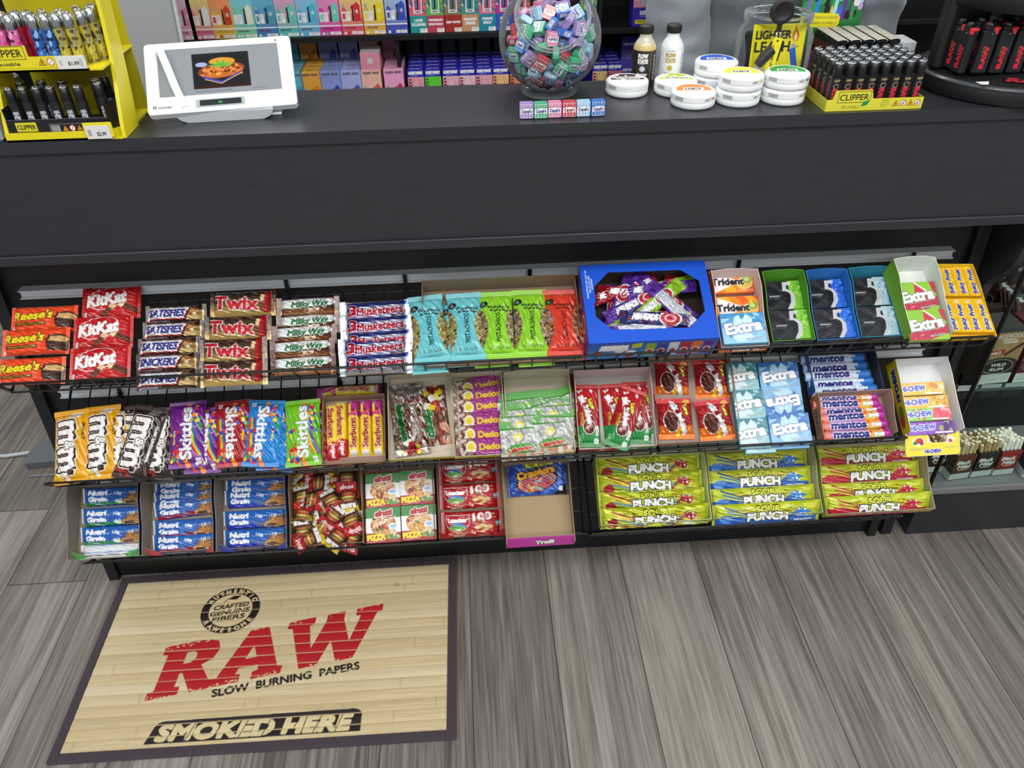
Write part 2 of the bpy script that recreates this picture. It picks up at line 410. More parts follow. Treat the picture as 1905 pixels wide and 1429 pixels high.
Mi = Matrix.Identity(4)
def cpart(mb, name, m=LAM):
    o = mb.build(name, m); o.parent = ct; o.matrix_parent_inverse = ct.matrix_world.inverted(); return o
bpy.context.view_layer.update()
# ledge top with a rounded back left corner
xl = -.30
pts = [(-2.2, 1.184), (2.4, 1.184), (2.4, 1.395), (xl, 1.395)]
pts += [(xl-.06*math.sin(a), 1.335+.06*math.cos(a)) for a in np.linspace(.2, 1.57, 8)]
pts += [(-.37, 1.3), (-.40, 1.29), (-2.2, 1.29)]
cpart(MB().prism(pts, .0195, '222326', z0=1.0705), 'worktop')
cpart(MB().box(-2.2, 1.1895, .9, 2.4, 1.2075, 1.0703, '1b1b1d', .0008), 'front_panel')
cpart(MB().box(-2.2, 1.183, .8835, 2.4, 1.39, .9002, '1b1b1d', .001), 'bottom_board')
cpart(MB().box(-2.2, 1.372, .9003, 2.4, 1.39, 1.0703, '1b1b1d'), 'rear_panel')
# shaped end panel beside the glass case
gp = [(1.192, .8832), (1.20, .865), (1.236, .835), (1.238, .79), (1.245, .762), (1.262, .735), (1.285, .712), (1.298, .69), (1.302, .66), (1.30, .0), (1.39, 0), (1.39, .8832)]
def gpx(x): return lambda y, z, d: (x+d, y, z)
cpart(MB().prism(gp, .02, '27272a', fn=gpx(1.035)), 'end_panel')
cpart(MB().box(-.9, 1.392, 0, 1.03, 1.41, .883, '141416'), 'inner_panel')
# ---- candy rack: leaning back board between two posts, three channel rails
rk = bpy.data.objects.new('candy_rack', None); COL.objects.link(rk); rk.location = (.06, 1.3, 0)
tag(rk, 'black candy rack with leaning back board and three aluminium rails under the counter', 'rack')
bpy.context.view_layer.update()
def rpart(mb, name, m):
    o = mb.build(name, m); o.parent = rk; o.matrix_parent_inverse = rk.matrix_world.inverted(); return o
def fy(z): return 1.245+.09*z
def slab(x0, x1, z0, z1, y0, y1, col):
    mb = MB(); V = [(x, fy(z)+y, z) for x in (x0, x1) for y in (y0, y1) for z in (z0, z1)]
    return mb.add(V, [(0, 1, 3, 2), (4, 6, 7, 5), (0, 4, 5, 1), (2, 3, 7, 6), (0, 2, 6, 4), (1, 5, 7, 3)], col)
BLK = mat('rack_black', .5, col='17181a', bump=(250, .06, 2))
rpart(slab(-.888, .994, .0, .875, .016, .03, '17181a'), 'back_board', BLK)
rpart(slab(-.912, -.888, 0, .875, 0, .06, '1f2023'), 'post', BLK); rpart(slab(.994, 1.02, 0, .875, 0, .06, '1f2023'), 'post', BLK)
rpart(slab(.958, .978, 0, .10, -.004, .016, '1f2023'), 'foot', BLK)
rpart(MB().box(-.888, 1.258, .001, .994, 1.2605, .05, '18191b'), 'kick_strip', BLK)
ALUC = 'd9dee2'
for zc in (.757, .533, .30):
    mb = MB()
    for z0, z1, y0, y1 in ((zc-.0085, zc-.0065, -.004, .016), (zc+.0065, zc+.0085, -.004, .016), (zc-.0065, zc+.0065, .003, .016)):
        V = [(x, fy(z)+y, z) for x in (-.855, .957) for y in (y0, y1) for z in (z0, z1)]
        mb.add(V, [(0, 1, 3, 2), (4, 6, 7, 5), (0, 4, 5, 1), (2, 3, 7, 6), (0, 2, 6, 4), (1, 5, 7, 3)], ALUC)
    rpart(mb, 'channel_rail', ALU)
# ---- wire baskets
def basket(row, x0, x1, label, hooks):
    n, e = rown(row); Y0, Z0, th = ROWS[row]
    def W(x, s, h):   # s metres up the slope from the front edge, h above the floor
        p = Vector((x, Y0, Z0))+e*s+n*(h-LIP); return p
    D = .165
    for _ in range(40):
        p = W(0, D, 0)
        if p.y < fy(p.z)-.006: D += .002
    D -= .006
    root = bpy.data.objects.new('wire_basket', None); COL.objects.link(root); root.location = W((x0+x1)/2, .08, -.004)
    tag(root, label, 'wire basket', 'black wire candy baskets'); bpy.context.view_layer.update()
    def bp(mb, nm):
        o = mb.build(nm, WIRE); o.parent = root; o.matrix_parent_inverse = root.matrix_world.inverted()
    rr = .0024; c = '131416'; mb = MB()
    mb.tube([W(x0+.004, .007, -.003), W(x0, .003, .008), W(x0, -.001, LIP-.004), W(x0+.006, 0, LIP), W(x1-.006, 0, LIP), W(x1, -.001, LIP-.004), W(x1, .003, .008), W(x1-.004, .007, -.003)], rr, c)
    bp(mb, 'front_rim')
    mb = MB(); k = int((x1-x0)/.038); st = (x1-x0-.01)/k
    for i in range(k+1):
        x = x0+.005+i*st
        mb.tube([W(x, .0, LIP-.001), W(x, .002, .004), W(x, .006, -.003), W(x, D-.004, -.003)], .0016, c, 6)
    bp(mb, 'wire_grid')
    mb = MB()
    for s in (.004, .05, .10, D-.004): mb.tube([W(x0, s, -.006), W(x1, s, -.006)], .0018, c, 6)
    bp(mb, 'cross_wires')
    for s_ in (x0+.003, x1-.003):
        bp(MB().tube([W(s_, .0, LIP), W(s_, .002, .006), W(s_, .007, -.003), W(s_, D-.004, -.003)], .0018, c, 6), 'side_wire')
    q = W(0, D-.004, .004)
    zr = {'T': .757, 'M': .533, 'L': .30, 'R': .30}[row]; q.z = min(q.z, zr+.004)
    for hx in hooks:
        mb = MB()
        y = fy(zr)
        mb.box(hx-.004, y-.0095, min(q.z, zr)-.012, hx+.004, y-.0075, max(q.z, zr)+.011, '101113'); 
        mb.box(hx-.0045, min(q.y, y)-.008, q.z-.012, hx+.0045, y-.0075, q.z-.004, '101113')
        for dx in (-.005, .005): mb.ball((hx+dx, y-.0100, q.z-.001), .0018, 'c8ccd0', 6)
        bp(mb, 'hook_bracket')
    return root
basket('T', -.838, .338, 'black wire basket of chocolate bars and pistachio bags on the top rail', (-.72, -.355, -.13, .11))
basket('T', .346, .957, 'black wire basket of gum cartons on the top rail at the right', (.52, .87))
basket('M', -.823, -.243, 'black wire basket of candy pouches on the middle rail at the left', (-.73, -.285))
basket('M', -.236, .34, 'black wire basket on the middle rail in the centre', (-.15, .26))
basket('M', .348, .84, 'black wire basket of gum and mint cartons on the middle rail at the right', (.42, .78))
basket('L', -.83, -.39, 'black wire basket of cereal bars on the lowest rail at the left', (-.72, -.45))
basket('L', -.384, .215, 'black wire basket on the lowest rail in the centre', (-.30, .13))
basket('R', .224, .90, 'black wire basket of sour straw packs on the lowest rail at the right', (.25, .8))
# ================================================================ door mat
def bamboo_mat():
    W, H = 800., 450.
    bl, tl, tr, br = (-.877, .797), (-.877, 1.2443), (-.0766, 1.2443), (-.0812, .7907)
    cv = Cv(W, H, '3d3139', res=1.25)
    rr = random.Random(4)
    ns = 17; b = 17; ph = (H-2*b)/ns
    for i in range(ns):
        y = b+i*ph; base = rr.choice(['d2c19a', 'cbb992', 'd7c8a4', 'c5b38a', 'd0c09a', 'cdba90'])
        cv.rect(b, y, W-b, y+ph, base)
        for k in range(90):   # bamboo fibre streaks
            x = rr.uniform(b, W-b-10); l = rr.uniform(20, 160); yy = y+rr.uniform(1, ph-2)
            cv.rect(x, yy, min(x+l, W-b), yy+rr.uniform(.8, 2.2), rr.choice(['c8b07c', 'e6d8b0', 'bda574', 'e0cf9f']), .35)
        for k in range(2):
            x = rr.uniform(b+10, W-b-10); cv.rect(x, y+1, x+rr.uniform(3, 6), y+ph-1, 'b29c68', .4)
    # red slab-serif word built from its own outlines, in a unit box 0..100
    Rr = [(0, 0), (0, 14), (8, 16), (8, 82), (0, 84), (0, 100), (58, 100), (78, 92), (84, 74), (78, 57), (64, 49), (82, 17), (92, 15), (92, 0), (60, 0), (40, 40), (36, 40), (36, 16), (44, 14), (44, 0)]
    Rh = [(36, 58), (36, 80), (46, 80), (52, 74), (52, 65), (46, 58)]
    Aa = [(0, 0), (0, 14), (8, 16), (38, 100), (66, 100), (96, 16), (104, 14), (104, 0), (60, 0), (60, 14), (68, 16), (65, 26), (38, 26), (35, 16), (43, 14), (43, 0)]
    Ah = [(43, 42), (51, 66), (60, 42)]
    Ww = [(-2, 100), (-2, 86), (6, 84), (32, 0), (58, 0), (72, 44), (86, 0), (112, 0), (138, 84), (146, 86), (146, 100), (104, 100), (104, 86), (112, 84), (101, 36), (86, 84), (86, 100), (58, 100), (58, 86), (43, 36), (33, 84), (40, 86), (40, 100)]
    # where the word sits (corner to corner in mat millimetres)
    def word(u, v):
        x = 150+u*474; y0 = 120+u*82; hh = 128
        return (x+v*24*.4, y0+v*hh)
    for P, h, ox, s in ((Rr, Rh, 0, .0031), (Aa, Ah, .265, .0030), (Ww, None, .56, .0030)):
        f = lambda p: word(ox+p[0]*s, p[1]/100)
        mk = cv.mpoly([f(p) for p in P])
        if h is not None: mk &= ~cv.mpoly([f(p) for p in h])
        cv.put(mk, 'b31a24')
    for k in range(260):   # worn edges of the print
        u, v = rr.random(), rr.choice([rr.gauss(0, .03), rr.gauss(1, .03)]); x, y = word(u, v)
        cv.ell(x, y, rr.uniform(1, 3), rr.uniform(.8, 2), 'd6c393')
    cv.ring(660, 402-20, 6, 5, 1.3, 'b31a24'); cv.t('R', 660, 382, 4.5, 'b31a24', b=.4)
    cv.t('SLOW  BURNING  PAPERS', 440, 152, 18, '231a1c', w=306, b=1.3, rot=8.5)
    # round seal
    cx, cy = 280, 337
    cv.ell(cx, cy, 67, 62, '231a1c'); cv.ell(cx, cy, 49, 45, 'd6c393')
    for i, (s, y, w) in enumerate((('CRAFTED', 12, 78), ('GENUINE', -4, 88), ('FIBERS', -20, 72))): cv.t(s, cx, cy+y, 12, '231a1c', w=w, b=1.1, sh=.25, rot=6)
    cv.poly([(cx-14, cy+30), (cx, cy+40), (cx+18, cy+40), (cx+8, cy+29)], '231a1c')
    cv.line([(cx-20, cy+24), (cx-10, cy+32)], 2, '231a1c')
    for k, ch in enumerate('AUTHENTIC'):
        a = R_(150-k*15); cv.t(ch, cx+58*math.cos(a), cy+53.5*math.sin(a), 11, 'd6c393', b=.9, rot=math.degrees(a)-90)
    for k, ch in enumerate('RAWESOME'):
        a = R_(215+k*16); cv.t(ch, cx+58*math.cos(a), cy+53.5*math.sin(a), 11, 'd6c393', b=.9, rot=math.degrees(a)+90)
    # black plate
    pl = [(148, 28), (160, 66), (166, 76), (176, 81), (600, 91), (610, 89), (616, 80), (616, 38)]
    pl = [(178, 26), (190, 62), (196, 70), (206, 73), (592, 76), (602, 73), (608, 66), (608, 27)]
    cv.poly(pl, '231a1c')
    cv.t('SMOKED HERE', 394, 49, 33, 'd9c899', w=384, b=3.4, sh=.22)
    for x in (228, 268, 322, 374, 420, 478, 522, 566): cv.line([(x-10, 28), (x+6, 72)], 1.8, '231a1c')
    for i in range(ns+1): cv.rect(b, b+i*ph-.8, W-b, b+i*ph+.8, 'c5b184' if 0 < i < ns else '3d3139')
    P0, P1, P2, P3 = map(np.array, (bl, br, tl, tr))
    def fn(u, v):
        x = (bl[0]*(1-u)+br[0]*u)*(1-v)+(tl[0]*(1-u)+tr[0]*u)*v; y = (bl[1]*(1-u)+br[1]*u)*(1-v)+(tl[1]*(1-u)+tr[1]*u)*v
        q = np.clip((v*H-b)/ph, 0, ns); k = q-np.floor(q); z = .0055+.0012*np.sqrt(np.clip(1-(2*k-1)**2, 0, 1))
        edge = (u*W < b) | (u*W > W-b) | (v*H < b) | (v*H > H-b)
        return x, y, np.where(edge, .0072, z)
    mb = MB()
    j0, j1 = 0, cv.ny
    mb.grid(cv, fn)
    body = mb.build('bamboo_mat', mat('bamboo_print', .55, bump=(400, .12, 2)))
    # bound edge strip all round
    for e_, (p, q) in enumerate(((bl, br), (br, tr), (tr, tl), (tl, bl))):
        zz = .0038+.0004*(e_ % 2); m2 = MB(); a, c = Vector((*p, zz)), Vector((*q, zz)); d = (c-a).normalized(); nn = Vector((-d.y, d.x, 0))
        cs = [(-.001, -.0035), (-.003, 0), (-.001, .0045), (.003, .0052), (.0165, .0052), (.0175, .003), (.0175, -.0035)]
        V = [pt+nn*x+Vector((0, 0, z)) for pt in (a, c) for x, z in cs]; k = len(cs)
        m2.add(V, [(i, i+1, k+i+1, k+i) for i in range(k-1)]+[tuple(range(k))[::-1], tuple(range(k, 2*k)), (k-1, 0, k, 2*k-1)], '3f343c')
        o = m2.build('cloth_binding', CLOTH); o.parent = body
    tag(body, 'bamboo slat door mat with red and black print and dark cloth binding', 'door mat')
bamboo_mat()
# ================================================================ wrapped goods: shapes
def pouch(name, cv, t=.012, axis='x', seal=.009, m=None, pinch=.05, pw=2.4, crk=.0006, seed=1, under='8a8a8a', flare=.0):
    """pillow wrapper: painted top, flat underside, two crimped ends as parts"""
    m = m or FILM; w, h = cv.w/1000, cv.h/1000; rr = random.Random(seed)
    wv = [(rr.uniform(3, 9), rr.uniform(3, 9), rr.uniform(0, 6.3)) for _ in range(7)]
    L = w if axis == 'x' else h; s = seal/L
    def fn(u, v):
        al, ac = (u, v) if axis == 'x' else (v, u)
        a = np.clip((al-s)/(1-2*s), 0, 1); pl = np.clip(1-np.abs(2*a-1)**9, 0, 1)**.6; pl = np.where((al <= s) | (al >= 1-s), 0, pl)
        c = 2*ac-1; pc = np.clip(1-np.abs(c)**pw, 0, 1)**.75
        z = t*pl*pc+.0012
        for p, q, r in wv: z = z+crk*pl*pc*np.sin(p*2*u*3.1+q*2*v*3.1+r)
        z = z+np.where((al <= s) | (al >= 1-s), .0003*np.sin(al*L*2500), 0)
        c2 = c*(1-pinch*pl)
        X, Y = (al-.5)*w, c2*h/2
        if axis != 'x': X, Y = c2*w/2, (al-.5)*h
        return X, Y, z
    nx, ny = cv.nx, cv.ny; n = nx if axis == 'x' else ny; k = max(2, int(round(s*(n-1))))
    def piece(lo, hi):
        mb = MB(); q = dict(i0=lo, i1=hi) if axis == 'x' else dict(j0=lo, j1=hi)
        G = mb.grid(cv, fn, **q)
        B = np.concatenate([G[0, :], G[1:, -1], G[-1, -2::-1], G[-2:0:-1, 0]])
        B0 = B.copy(); B0[:, 2] = 0; nb = len(B)
        I = np.arange(nb); J = (I+1) % nb
        F = np.stack([I+nb, J+nb, J, I], -1)
        mb.add(np.concatenate([B, B0]), F, under); mb.add(B0, [tuple(range(nb))[::-1]], under)
        return mb
    root = piece(k, n-k).build(name, m)
    for lo, hi in ((0, k+1), (n-k-1, n)): child(piece(lo, hi).build('crimped_end', m), root)
    return root
def slab_pack(name, cv, d, side, front=None, m=None, b=.0006, wrap=False, front_only=False):
    """flat carton or gum pack: painted top, plain or painted near edge"""
    m = m or CARD; w, h = cv.w/1000, cv.h/1000; mb = MB()
    mb.box(-w/2, -h/2, 0, w/2, h/2, d-.0003, side, b)
    wv = .0005 if wrap else 0
    mb.grid(cv, lambda u, v: ((u-.5)*(w-.0008), (v-.5)*(h-.0008), d+wv*np.sin(u*9+v*4)*np.sin(v*7+1)*np.sin(np.pi*u)*np.sin(np.pi*v)))
    if front is not None: mb.grid(front, lambda u, v: ((u-.5)*(w-.001), -h/2-.0003, .0004+v*(d-.001)))
    return mb.build(name, m)
def roll_pack(name, cv, r, endc, m=None):
    """paper roll of sweets lying along x; the artwork wraps the outer half"""
    m = m or CARD; L = cv.w/1000; mb = MB()
    def fn(u, v):
        a = R_(-25)+v*R_(230); x = (u-.5)*L; k = np.clip(np.minimum(u, 1-u)*L/.006, 0, 1)**.5; q = r*(.72+.28*k)
        return x, -np.cos(a)*q, r+np.sin(a)*q
    mb.grid(cv, fn)
    mb.tube([(-L/2+.004, 0, r), (L/2-.004, 0, r)], r*.93, endc, 20)
    for sx in (-1, 1): mb.ball((sx*(L/2-.003), 0, r), r*.74, endc, 12, sc=(.5, 1, 1))
    return mb.build(name, m)
def tray_carton(name, w, l, hf, hb, out, inn, front=None, left=None, right=None, floor=None, hs=None, th=.0012, notch=None, flap=None, m=MATTE, peak=0, lug=None, lean=0):
    """open display carton: floor, stepped side walls, back wall, printed front panel (origin at floor centre)"""
    hs = hs or (hf, hb); mb = MB()
    mb.box(-w/2, -l/2, 0, w/2, l/2, th, floor or inn)
    root = mb.build(name, m)
    def wall(nm, pts, x, sgn, art):
        p = MB(); d = th*sgn
        p.prism(pts, th, inn, fn=lambda a, b, c: (x+(c*sgn), a, b))
        if art is not None: p.grid(art, lambda u, v: (x-.0003*sgn, (u-.5)*l if sgn > 0 else (.5-u)*l, th+v*(np.interp(u if sgn > 0 else 1-u, [0, .4, .75, 1], [hs[0], (hs[0]*.75+hs[1]*.25), hs[1], hs[1]])-th)), mi=1, flip=sgn > 0)
        else: p.prism(pts, .0002, out, fn=lambda a, b, c: (x-(.0003-c)*sgn, a, b))
        child(p.build(nm, [m, CARD]), root)
    sp = [(-l/2, 0), (l/2, 0), (l/2, hs[1]), (l*.25, hs[1]), (-l*.1, hs[0]*.75+hs[1]*.25), (-l/2, hs[0])]
    wall('side_wall', sp, -w/2, 1, left); wall('side_wall', sp, w/2, -1, right)
    p = MB(); p.prism([(-w/2, 0), (w/2, 0), (w/2, hb), (w*.18, hb+peak), (-w*.18, hb+peak), (-w/2, hb)], th, inn, fn=lambda a, b, c: (a, l/2-c, b))
    child(p.build('back_wall', m), root)
    fp = [(-w/2, 0), (w/2, 0), (w/2, hf), (-w/2, hf)]
    if lug: fp = [(-w/2, 0), (w/2, 0), (w/2, lug), (w/2-.003, lug), (w/2-.02, hf), (-w/2+.02, hf), (-w/2+.003, lug), (-w/2, lug)]
    p = MB(); p.prism(fp, th, out if front is None else inn, fn=lambda a, b, c: (a, -l/2+c+b*lean, b))
    if front is not None: p.grid(front, lambda u, v: ((u-.5)*w, -l/2-.0004+v*hf*lean, .0004+v*(hf-.0006)), mi=1)
    if lug:
        for sx in (-1, 1): p.prism([(sx*w/2, 0), (sx*(w/2-.03), 0), (sx*(w/2-.022), hf), (sx*w/2, lug)], .0004, lugc, fn=lambda a, b, c: (a, -l/2-.0009+c+b*lean, b))
    child(p.build('front_panel', [m, CARD]), root)
    return root
lugc = '55c060'
W_, K_ = 'f4f4f2', '141416'
# ================================================================ artwork
def nut_info(cv, x, y, s=7):
    cv.poly([(x-s*.4, y-s*.5), (x+s*.4, y-s*.5), (x+s*.45, y+s*.5), (x-s*.45, y+s*.5)], 'eef0f4'); cv.t('210', x, y+.12*s, s*.3, '333333', b=.1); cv.small(x-s*.3, y-s*.25, s*.6, 1, '666666', hh=.6)
def a_cups():
    cv = Cv(120, 50, 'ee4a1e')
    for k in range(7): cv.rect(0, k*.9+44, 120, k*.9+44.4, 'd8401a')
    cv.poly([(86, 6), (118, 6), (120, 30), (112, 36), (90, 35), (83, 27)], '3a2015')
    for k in range(12): cv.line([(86+k*2.8, 7), (85+k*2.9, 24)], .6, '55301f')
    cv.poly([(88, 24), (92, 32), (112, 33), (119, 27), (112, 22), (98, 23)], 'dcb070'); cv.blobs(90, 24, 114, 31, 30, .6, 1.3, ['c99a58', 'e8c68c'])
    cv.t("Reese's", 46, 31, 15.5, 'f6e21c', w=70, b=.9, sh=.3, rot=4, out=[(1.5, '3a1a10')])
    cv.poly([(14, 10), (70, 12), (68, 17.5), (12, 16)], '35180e'); cv.t('2 PEANUT BUTTER CUPS', 41, 14, 3.2, 'f6d51c', w=50, b=.25, rot=2)
    nut_info(cv, 8, 6.5, 8); return cv
def a_wafer():
    cv = Cv(108, 62, 'c3161c')
    cv.ring(50, 38, 36, 21, 1.5, 'f6f2f0', 14)
    cv.poly([(38, 2), (52, 6), (66, 22), (56, 26), (40, 10)], '6b3420'); cv.poly([(52, 22), (58, 28), (67, 25), (63, 17)], 'e9cb98')
    cv.poly([(70, 24), (78, 31), (88, 27), (106, 18), (102, 8), (84, 16)], '6b3420'); cv.poly([(70, 24), (78, 31), (83, 27), (76, 19)], 'e9cb98'); cv.line([(84, 24), (104, 14)], 1, '3f1a0e')
    cv.t('KitKat', 50, 38, 22, 'f8f6f4', w=70, b=1.7, sh=.22, rot=8, out=[(1.0, '7a0d12')])
    cv.t('KitKat', 50, 38, 22, 'f8f6f4', w=70, b=1.7, sh=.22, rot=8)
    nut_info(cv, 9, 8, 9); cv.t('NET WT', 23, 9, 2.2, 'f0d0d0', b=.2); cv.t('1.5 OZ (42g)', 26, 5.5, 2.2, 'f0d0d0', b=.2); return cv
def a_peanutbar(txt):
    cv = Cv(112, 36, '2a1712')
    cv.poly([(4, 9), (74, 9), (86, 30), (9, 30)], 'f2f1f0'); cv.poly([(3, 7), (74, 7), (75, 9), (4, 9)], 'c0202a')
    cv.line([(74, 8), (87, 31)], 1.4, 'c0202a')
    cv.t(txt, 45, 19.5, 14, '252a8c', w=63, b=1.1, sh=.24)
    cv.poly([(80, 8), (106, 8), (106, 26), (88, 30)], '8a5526'); cv.blobs(84, 10, 105, 26, 16, 2, 4, ['ecd9ac', 'dfc48c', 'c99b55'], asp=.75, rim='7a451c')
    cv.poly([(78, 6), (106, 6), (106, 13), (81, 13)], 'd9bb7c'); cv.small(8, 4, 40, 2, 'b9b3c9', dy=1.7)
    cv.rect(5, 1, 40, 4.5, 'b9b7c4'); 
    for k in range(18): cv.rect(6+k*1.8, 1, 6.7+k*1.8, 4.5, '4a4658')
    return cv
def a_cookiebar():
    cv = Cv(122, 49, '4a3018'); cv.grad('d6b463', '4d3216', 0, 0, 122, 26); cv.grad('4a2f16', '2a190d', 0, 26, 122, 49)
    for k in range(22): cv.line([(8+k*5, 1+k % 3), (12+k*5, 14)], .6, 'e9cf86', .6)
    cv.poly([(100, 5), (110, 5), (114, 46), (104, 46)], 'b3131d'); cv.poly([(94, 8), (102, 8), (105, 40), (97, 42)], '7a4624'); cv.poly([(96, 26), (102, 25), (104, 38), (98, 40)], 'e4c48e'); cv.line([(97, 33), (103, 32)], 2, 'f0dcb4')
    cv.poly([(110, 8), (118, 6), (119, 30), (113, 36)], '6a3b1e')
    cv.t('Twix', 52, 25, 25, 'c5182b', w=80, b=1.7, rot=-3, out=[(1.5, 'f3eee6')]); cv.t('Twix', 52, 25, 25, 'c5182b', w=80, b=1.7, rot=-3)
    cv.t('Caramel', 78, 7.5, 3.4, '5a3c18', b=.2, sh=.2); return cv
def a_nougat():
    cv = Cv(118, 38, '4b2414'); cv.grad('b06a38', '5b2d17', 8, 2, 112, 16)
    cv.poly([(10, 16), (40, 14), (70, 18), (104, 20), (110, 26), (106, 34), (70, 35), (12, 32)], 'eef2f2'); cv.poly([(12, 14.4), (40, 12.8), (70, 16.8), (104, 18.6), (104, 20), (70, 18), (40, 14), (12, 16)], '2d7a4c')
    cv.t('Milky Way', 66, 24, 12, '1f7240', w=66, b=1.0, sh=.22, rot=3, out=[(.9, 'f6f8f6')])
    nut_info(cv, 16, 25, 7); cv.poly([(62, 7), (82, 9), (82, 15), (62, 14)], 'f2dcc4'); cv.t('100', 72, 11, 4, 'c0602a', b=.4, sh=.2)
    cv.small(16, 6, 90, 2, 'e8c49c', dy=2); return cv
def a_whipped():
    cv = Cv(132, 40, 'c9ced6'); cv.grad('b5bcc6', 'dde2e8', 0, 0, 132, 22); cv.poly([(20, 27), (124, 31), (126, 39), (22, 37)], '2a3a8a')
    cv.poly([(14, 8), (34, 8), (32, 36), (16, 36)], '2438a0')
    cv.poly([(96, 6), (118, 8), (124, 20), (112, 26), (98, 18)], '8d7d72'); cv.blobs(98, 9, 120, 20, 14, 1.5, 3, ['b9aa9c', '6e5e54'], asp=.5)
    cv.t('3', 25, 21, 20, 'c3202e', w=13, b=1.4, sh=.15, out=[(1.2, 'f4f6fa'), (1.0, '2438a0')])
    cv.t('Musketeers', 76, 20, 16, 'b41c2e', w=84, b=1.0, sh=.12, rot=4, out=[(1.2, 'f4f6fa'), (1.1, '2a3fae')])
    cv.blobs(4, 2, 128, 9, 30, .6, 2.4, ['eef2f8', '9aa4b6', '5f70c0'], asp=.3); nut_info(cv, 9, 30, 7); return cv
def a_pist(bg, sub, cal, nuts, dark='17262a'):
    cv = Cv(66, 145, bg)
    for y in np.arange(134, 145, 1.4): cv.rect(0, y, 66, y+.5, 'ffffff', .25)
    mL = cv.mpoly([(0, 18), (0, 104), (6, 100), (13, 84), (16, 66), (14, 46), (6, 24)]); mR = cv.mpoly([(66, 18), (66, 104), (60, 100), (53, 84), (50, 66), (52, 46), (60, 24)])
    mk = mL | mR; cv.put(mk, '3f2f1c'); cv.blobs(-2, 16, 68, 106, 420, 3.2, 5.2, nuts, seed=5, asp=.6, mask=mk, rim='4a3a22')
    cv.ell(33, 128, 4, 3, 'ffffff', al=.18)
    cv.ell(9, 112, 8, 6, K_, -15); 
    for k in range(14): a = k*6.283/14; cv.poly([(9+7*math.cos(a-.2), 112+5.4*math.sin(a-.2)), (9+9.6*math.cos(a), 112+7.4*math.sin(a)), (9+7*math.cos(a+.2), 112+5.4*math.sin(a+.2))], K_)
    cv.t('No', 9, 114, 2.4, W_, b=.2, rot=-15); cv.t('Shells', 9, 110.6, 2.4, W_, b=.2, rot=-15)
    cv.t('Wonderful', 37, 104, 6.4, dark, w=43, b=.7); cv.t(sub, 38, 96.5, 3.6, dark, w=37, b=.55)
    cv.t('PISTACHIOS', 35, 61, 9.4, dark, w=60, b=.4, rot=90); cv.t(cal+' CALORIES', 34, 20, 5.2, dark, w=43, b=.35); cv.t('NET WT 0.75 OZ (21 g)', 36, 12.5, 2.6, dark, w=28, b=.1); return cv
PN = ['b7b06a', '8d9a4c', 'c9a86a', '9a7c44', 'd3c48c']; PN2 = ['b9a88c', '8d8270', 'c8bba2', '6f6656', 'a9a04c']; PN3 = ['c98e58', 'a5683c', 'd9a878', 'b58a9a', '8a5a38']
def a_trident():
    cv = Cv(84, 48, 'f08a1e')
    for k, c in enumerate(('f7b21c', 'f08a1e', 'e8641e', 'f0a21e', 'e2521e')): cv.poly([(10+k*16, 48), (26+k*16, 48), (60+k*22, 0), (30+k*22, 0)], c)
    cv.ell(66, 20, 15, 12, 'e9c05a'); cv.ring(66, 20, 15, 12, 2, 'f4e2a0'); cv.ell(72, 28, 9, 8, '8fae3e'); cv.ell(72, 28, 5, 4.4, 'c9d88a'); cv.poly([(64, 34), (74, 44), (72, 32)], 'f2c81e')
    cv.poly([(6, 46), (8, 2), (58, 24)], 'f8f8f6')
    cv.t('Trident', 34, 25, 13, '17171c', w=62, b=1.2, out=[(.5, 'f8f8f6')]); cv.poly([(26, 30), (31, 33), (26, 35)], 'd8302a')
    cv.rect(8, 16, 46, 16.7, 'd8302a'); cv.t('TROPICAL TWIST', 66, 5.5, 3, 'fbe9d0', w=30, b=.25, sh=.2); cv.rect(0, 0, 84, 2, 'e8601e'); return cv
def a_extra(c0, c1, c2, sub, oc, ice=True, melon=False):
    cv = Cv(82, 60, c0); cv.grad(c1, c0, 0, 0, 82, 60)
    if ice:
        cv.blobs(4, 2, 78, 58, 16, 5, 14, [c2, c0, c1], 3, asp=.4); cv.poly([(22, 34), (26, 52), (34, 56), (40, 46), (48, 58), (58, 50), (60, 36)], c2); cv.line([(34, 56), (36, 40)], .8, 'f4fafc'); cv.line([(48, 58), (46, 40)], .8, 'f4fafc'); cv.line([(40, 46), (54, 40)], .8, 'f4fafc')
        cv.poly([(18, 14), (30, 22), (52, 20), (60, 10), (44, 3), (26, 4)], c2); cv.line([(28, 8), (40, 20), (54, 12)], .8, 'f4fafc')
    if melon:
        cv.poly([(0, 0), (82, 0), (82, 30), (60, 34), (30, 20), (0, 24)], 'c43a52'); cv.blobs(10, 2, 80, 24, 30, .8, 1.6, ['7a1c2c', 'f0a0b0'], 4)
        cv.poly([(38, 58), (36, 36), (64, 38)], 'd0384a'); cv.line([(38, 59), (66, 37)], 3, 'f2f6ea'); cv.poly([(70, 60), (82, 60), (82, 34), (74, 42)], 'c43a52'); cv.poly([(40, 0), (82, 0), (82, 12)], '9ccb3a')
    cv.t('Extra', 41, 33, 21, 'fbfcfc', w=68, b=1.8, rot=7, sh=.06, out=[(1.3, oc)]); cv.t('Extra', 41, 33, 21, 'fbfcfc', w=68, b=1.8, rot=7, sh=.06)
    cv.t('LONG LASTING FLAVOR', 43, 20, 2.6, 'eef6fa', w=44, b=.25, rot=7, out=[(.5, oc)]); cv.t(sub, 58, 9, 4, 'f6fafa', w=32, b=.3, rot=7, sh=.2, out=[(.6, oc)]); return cv
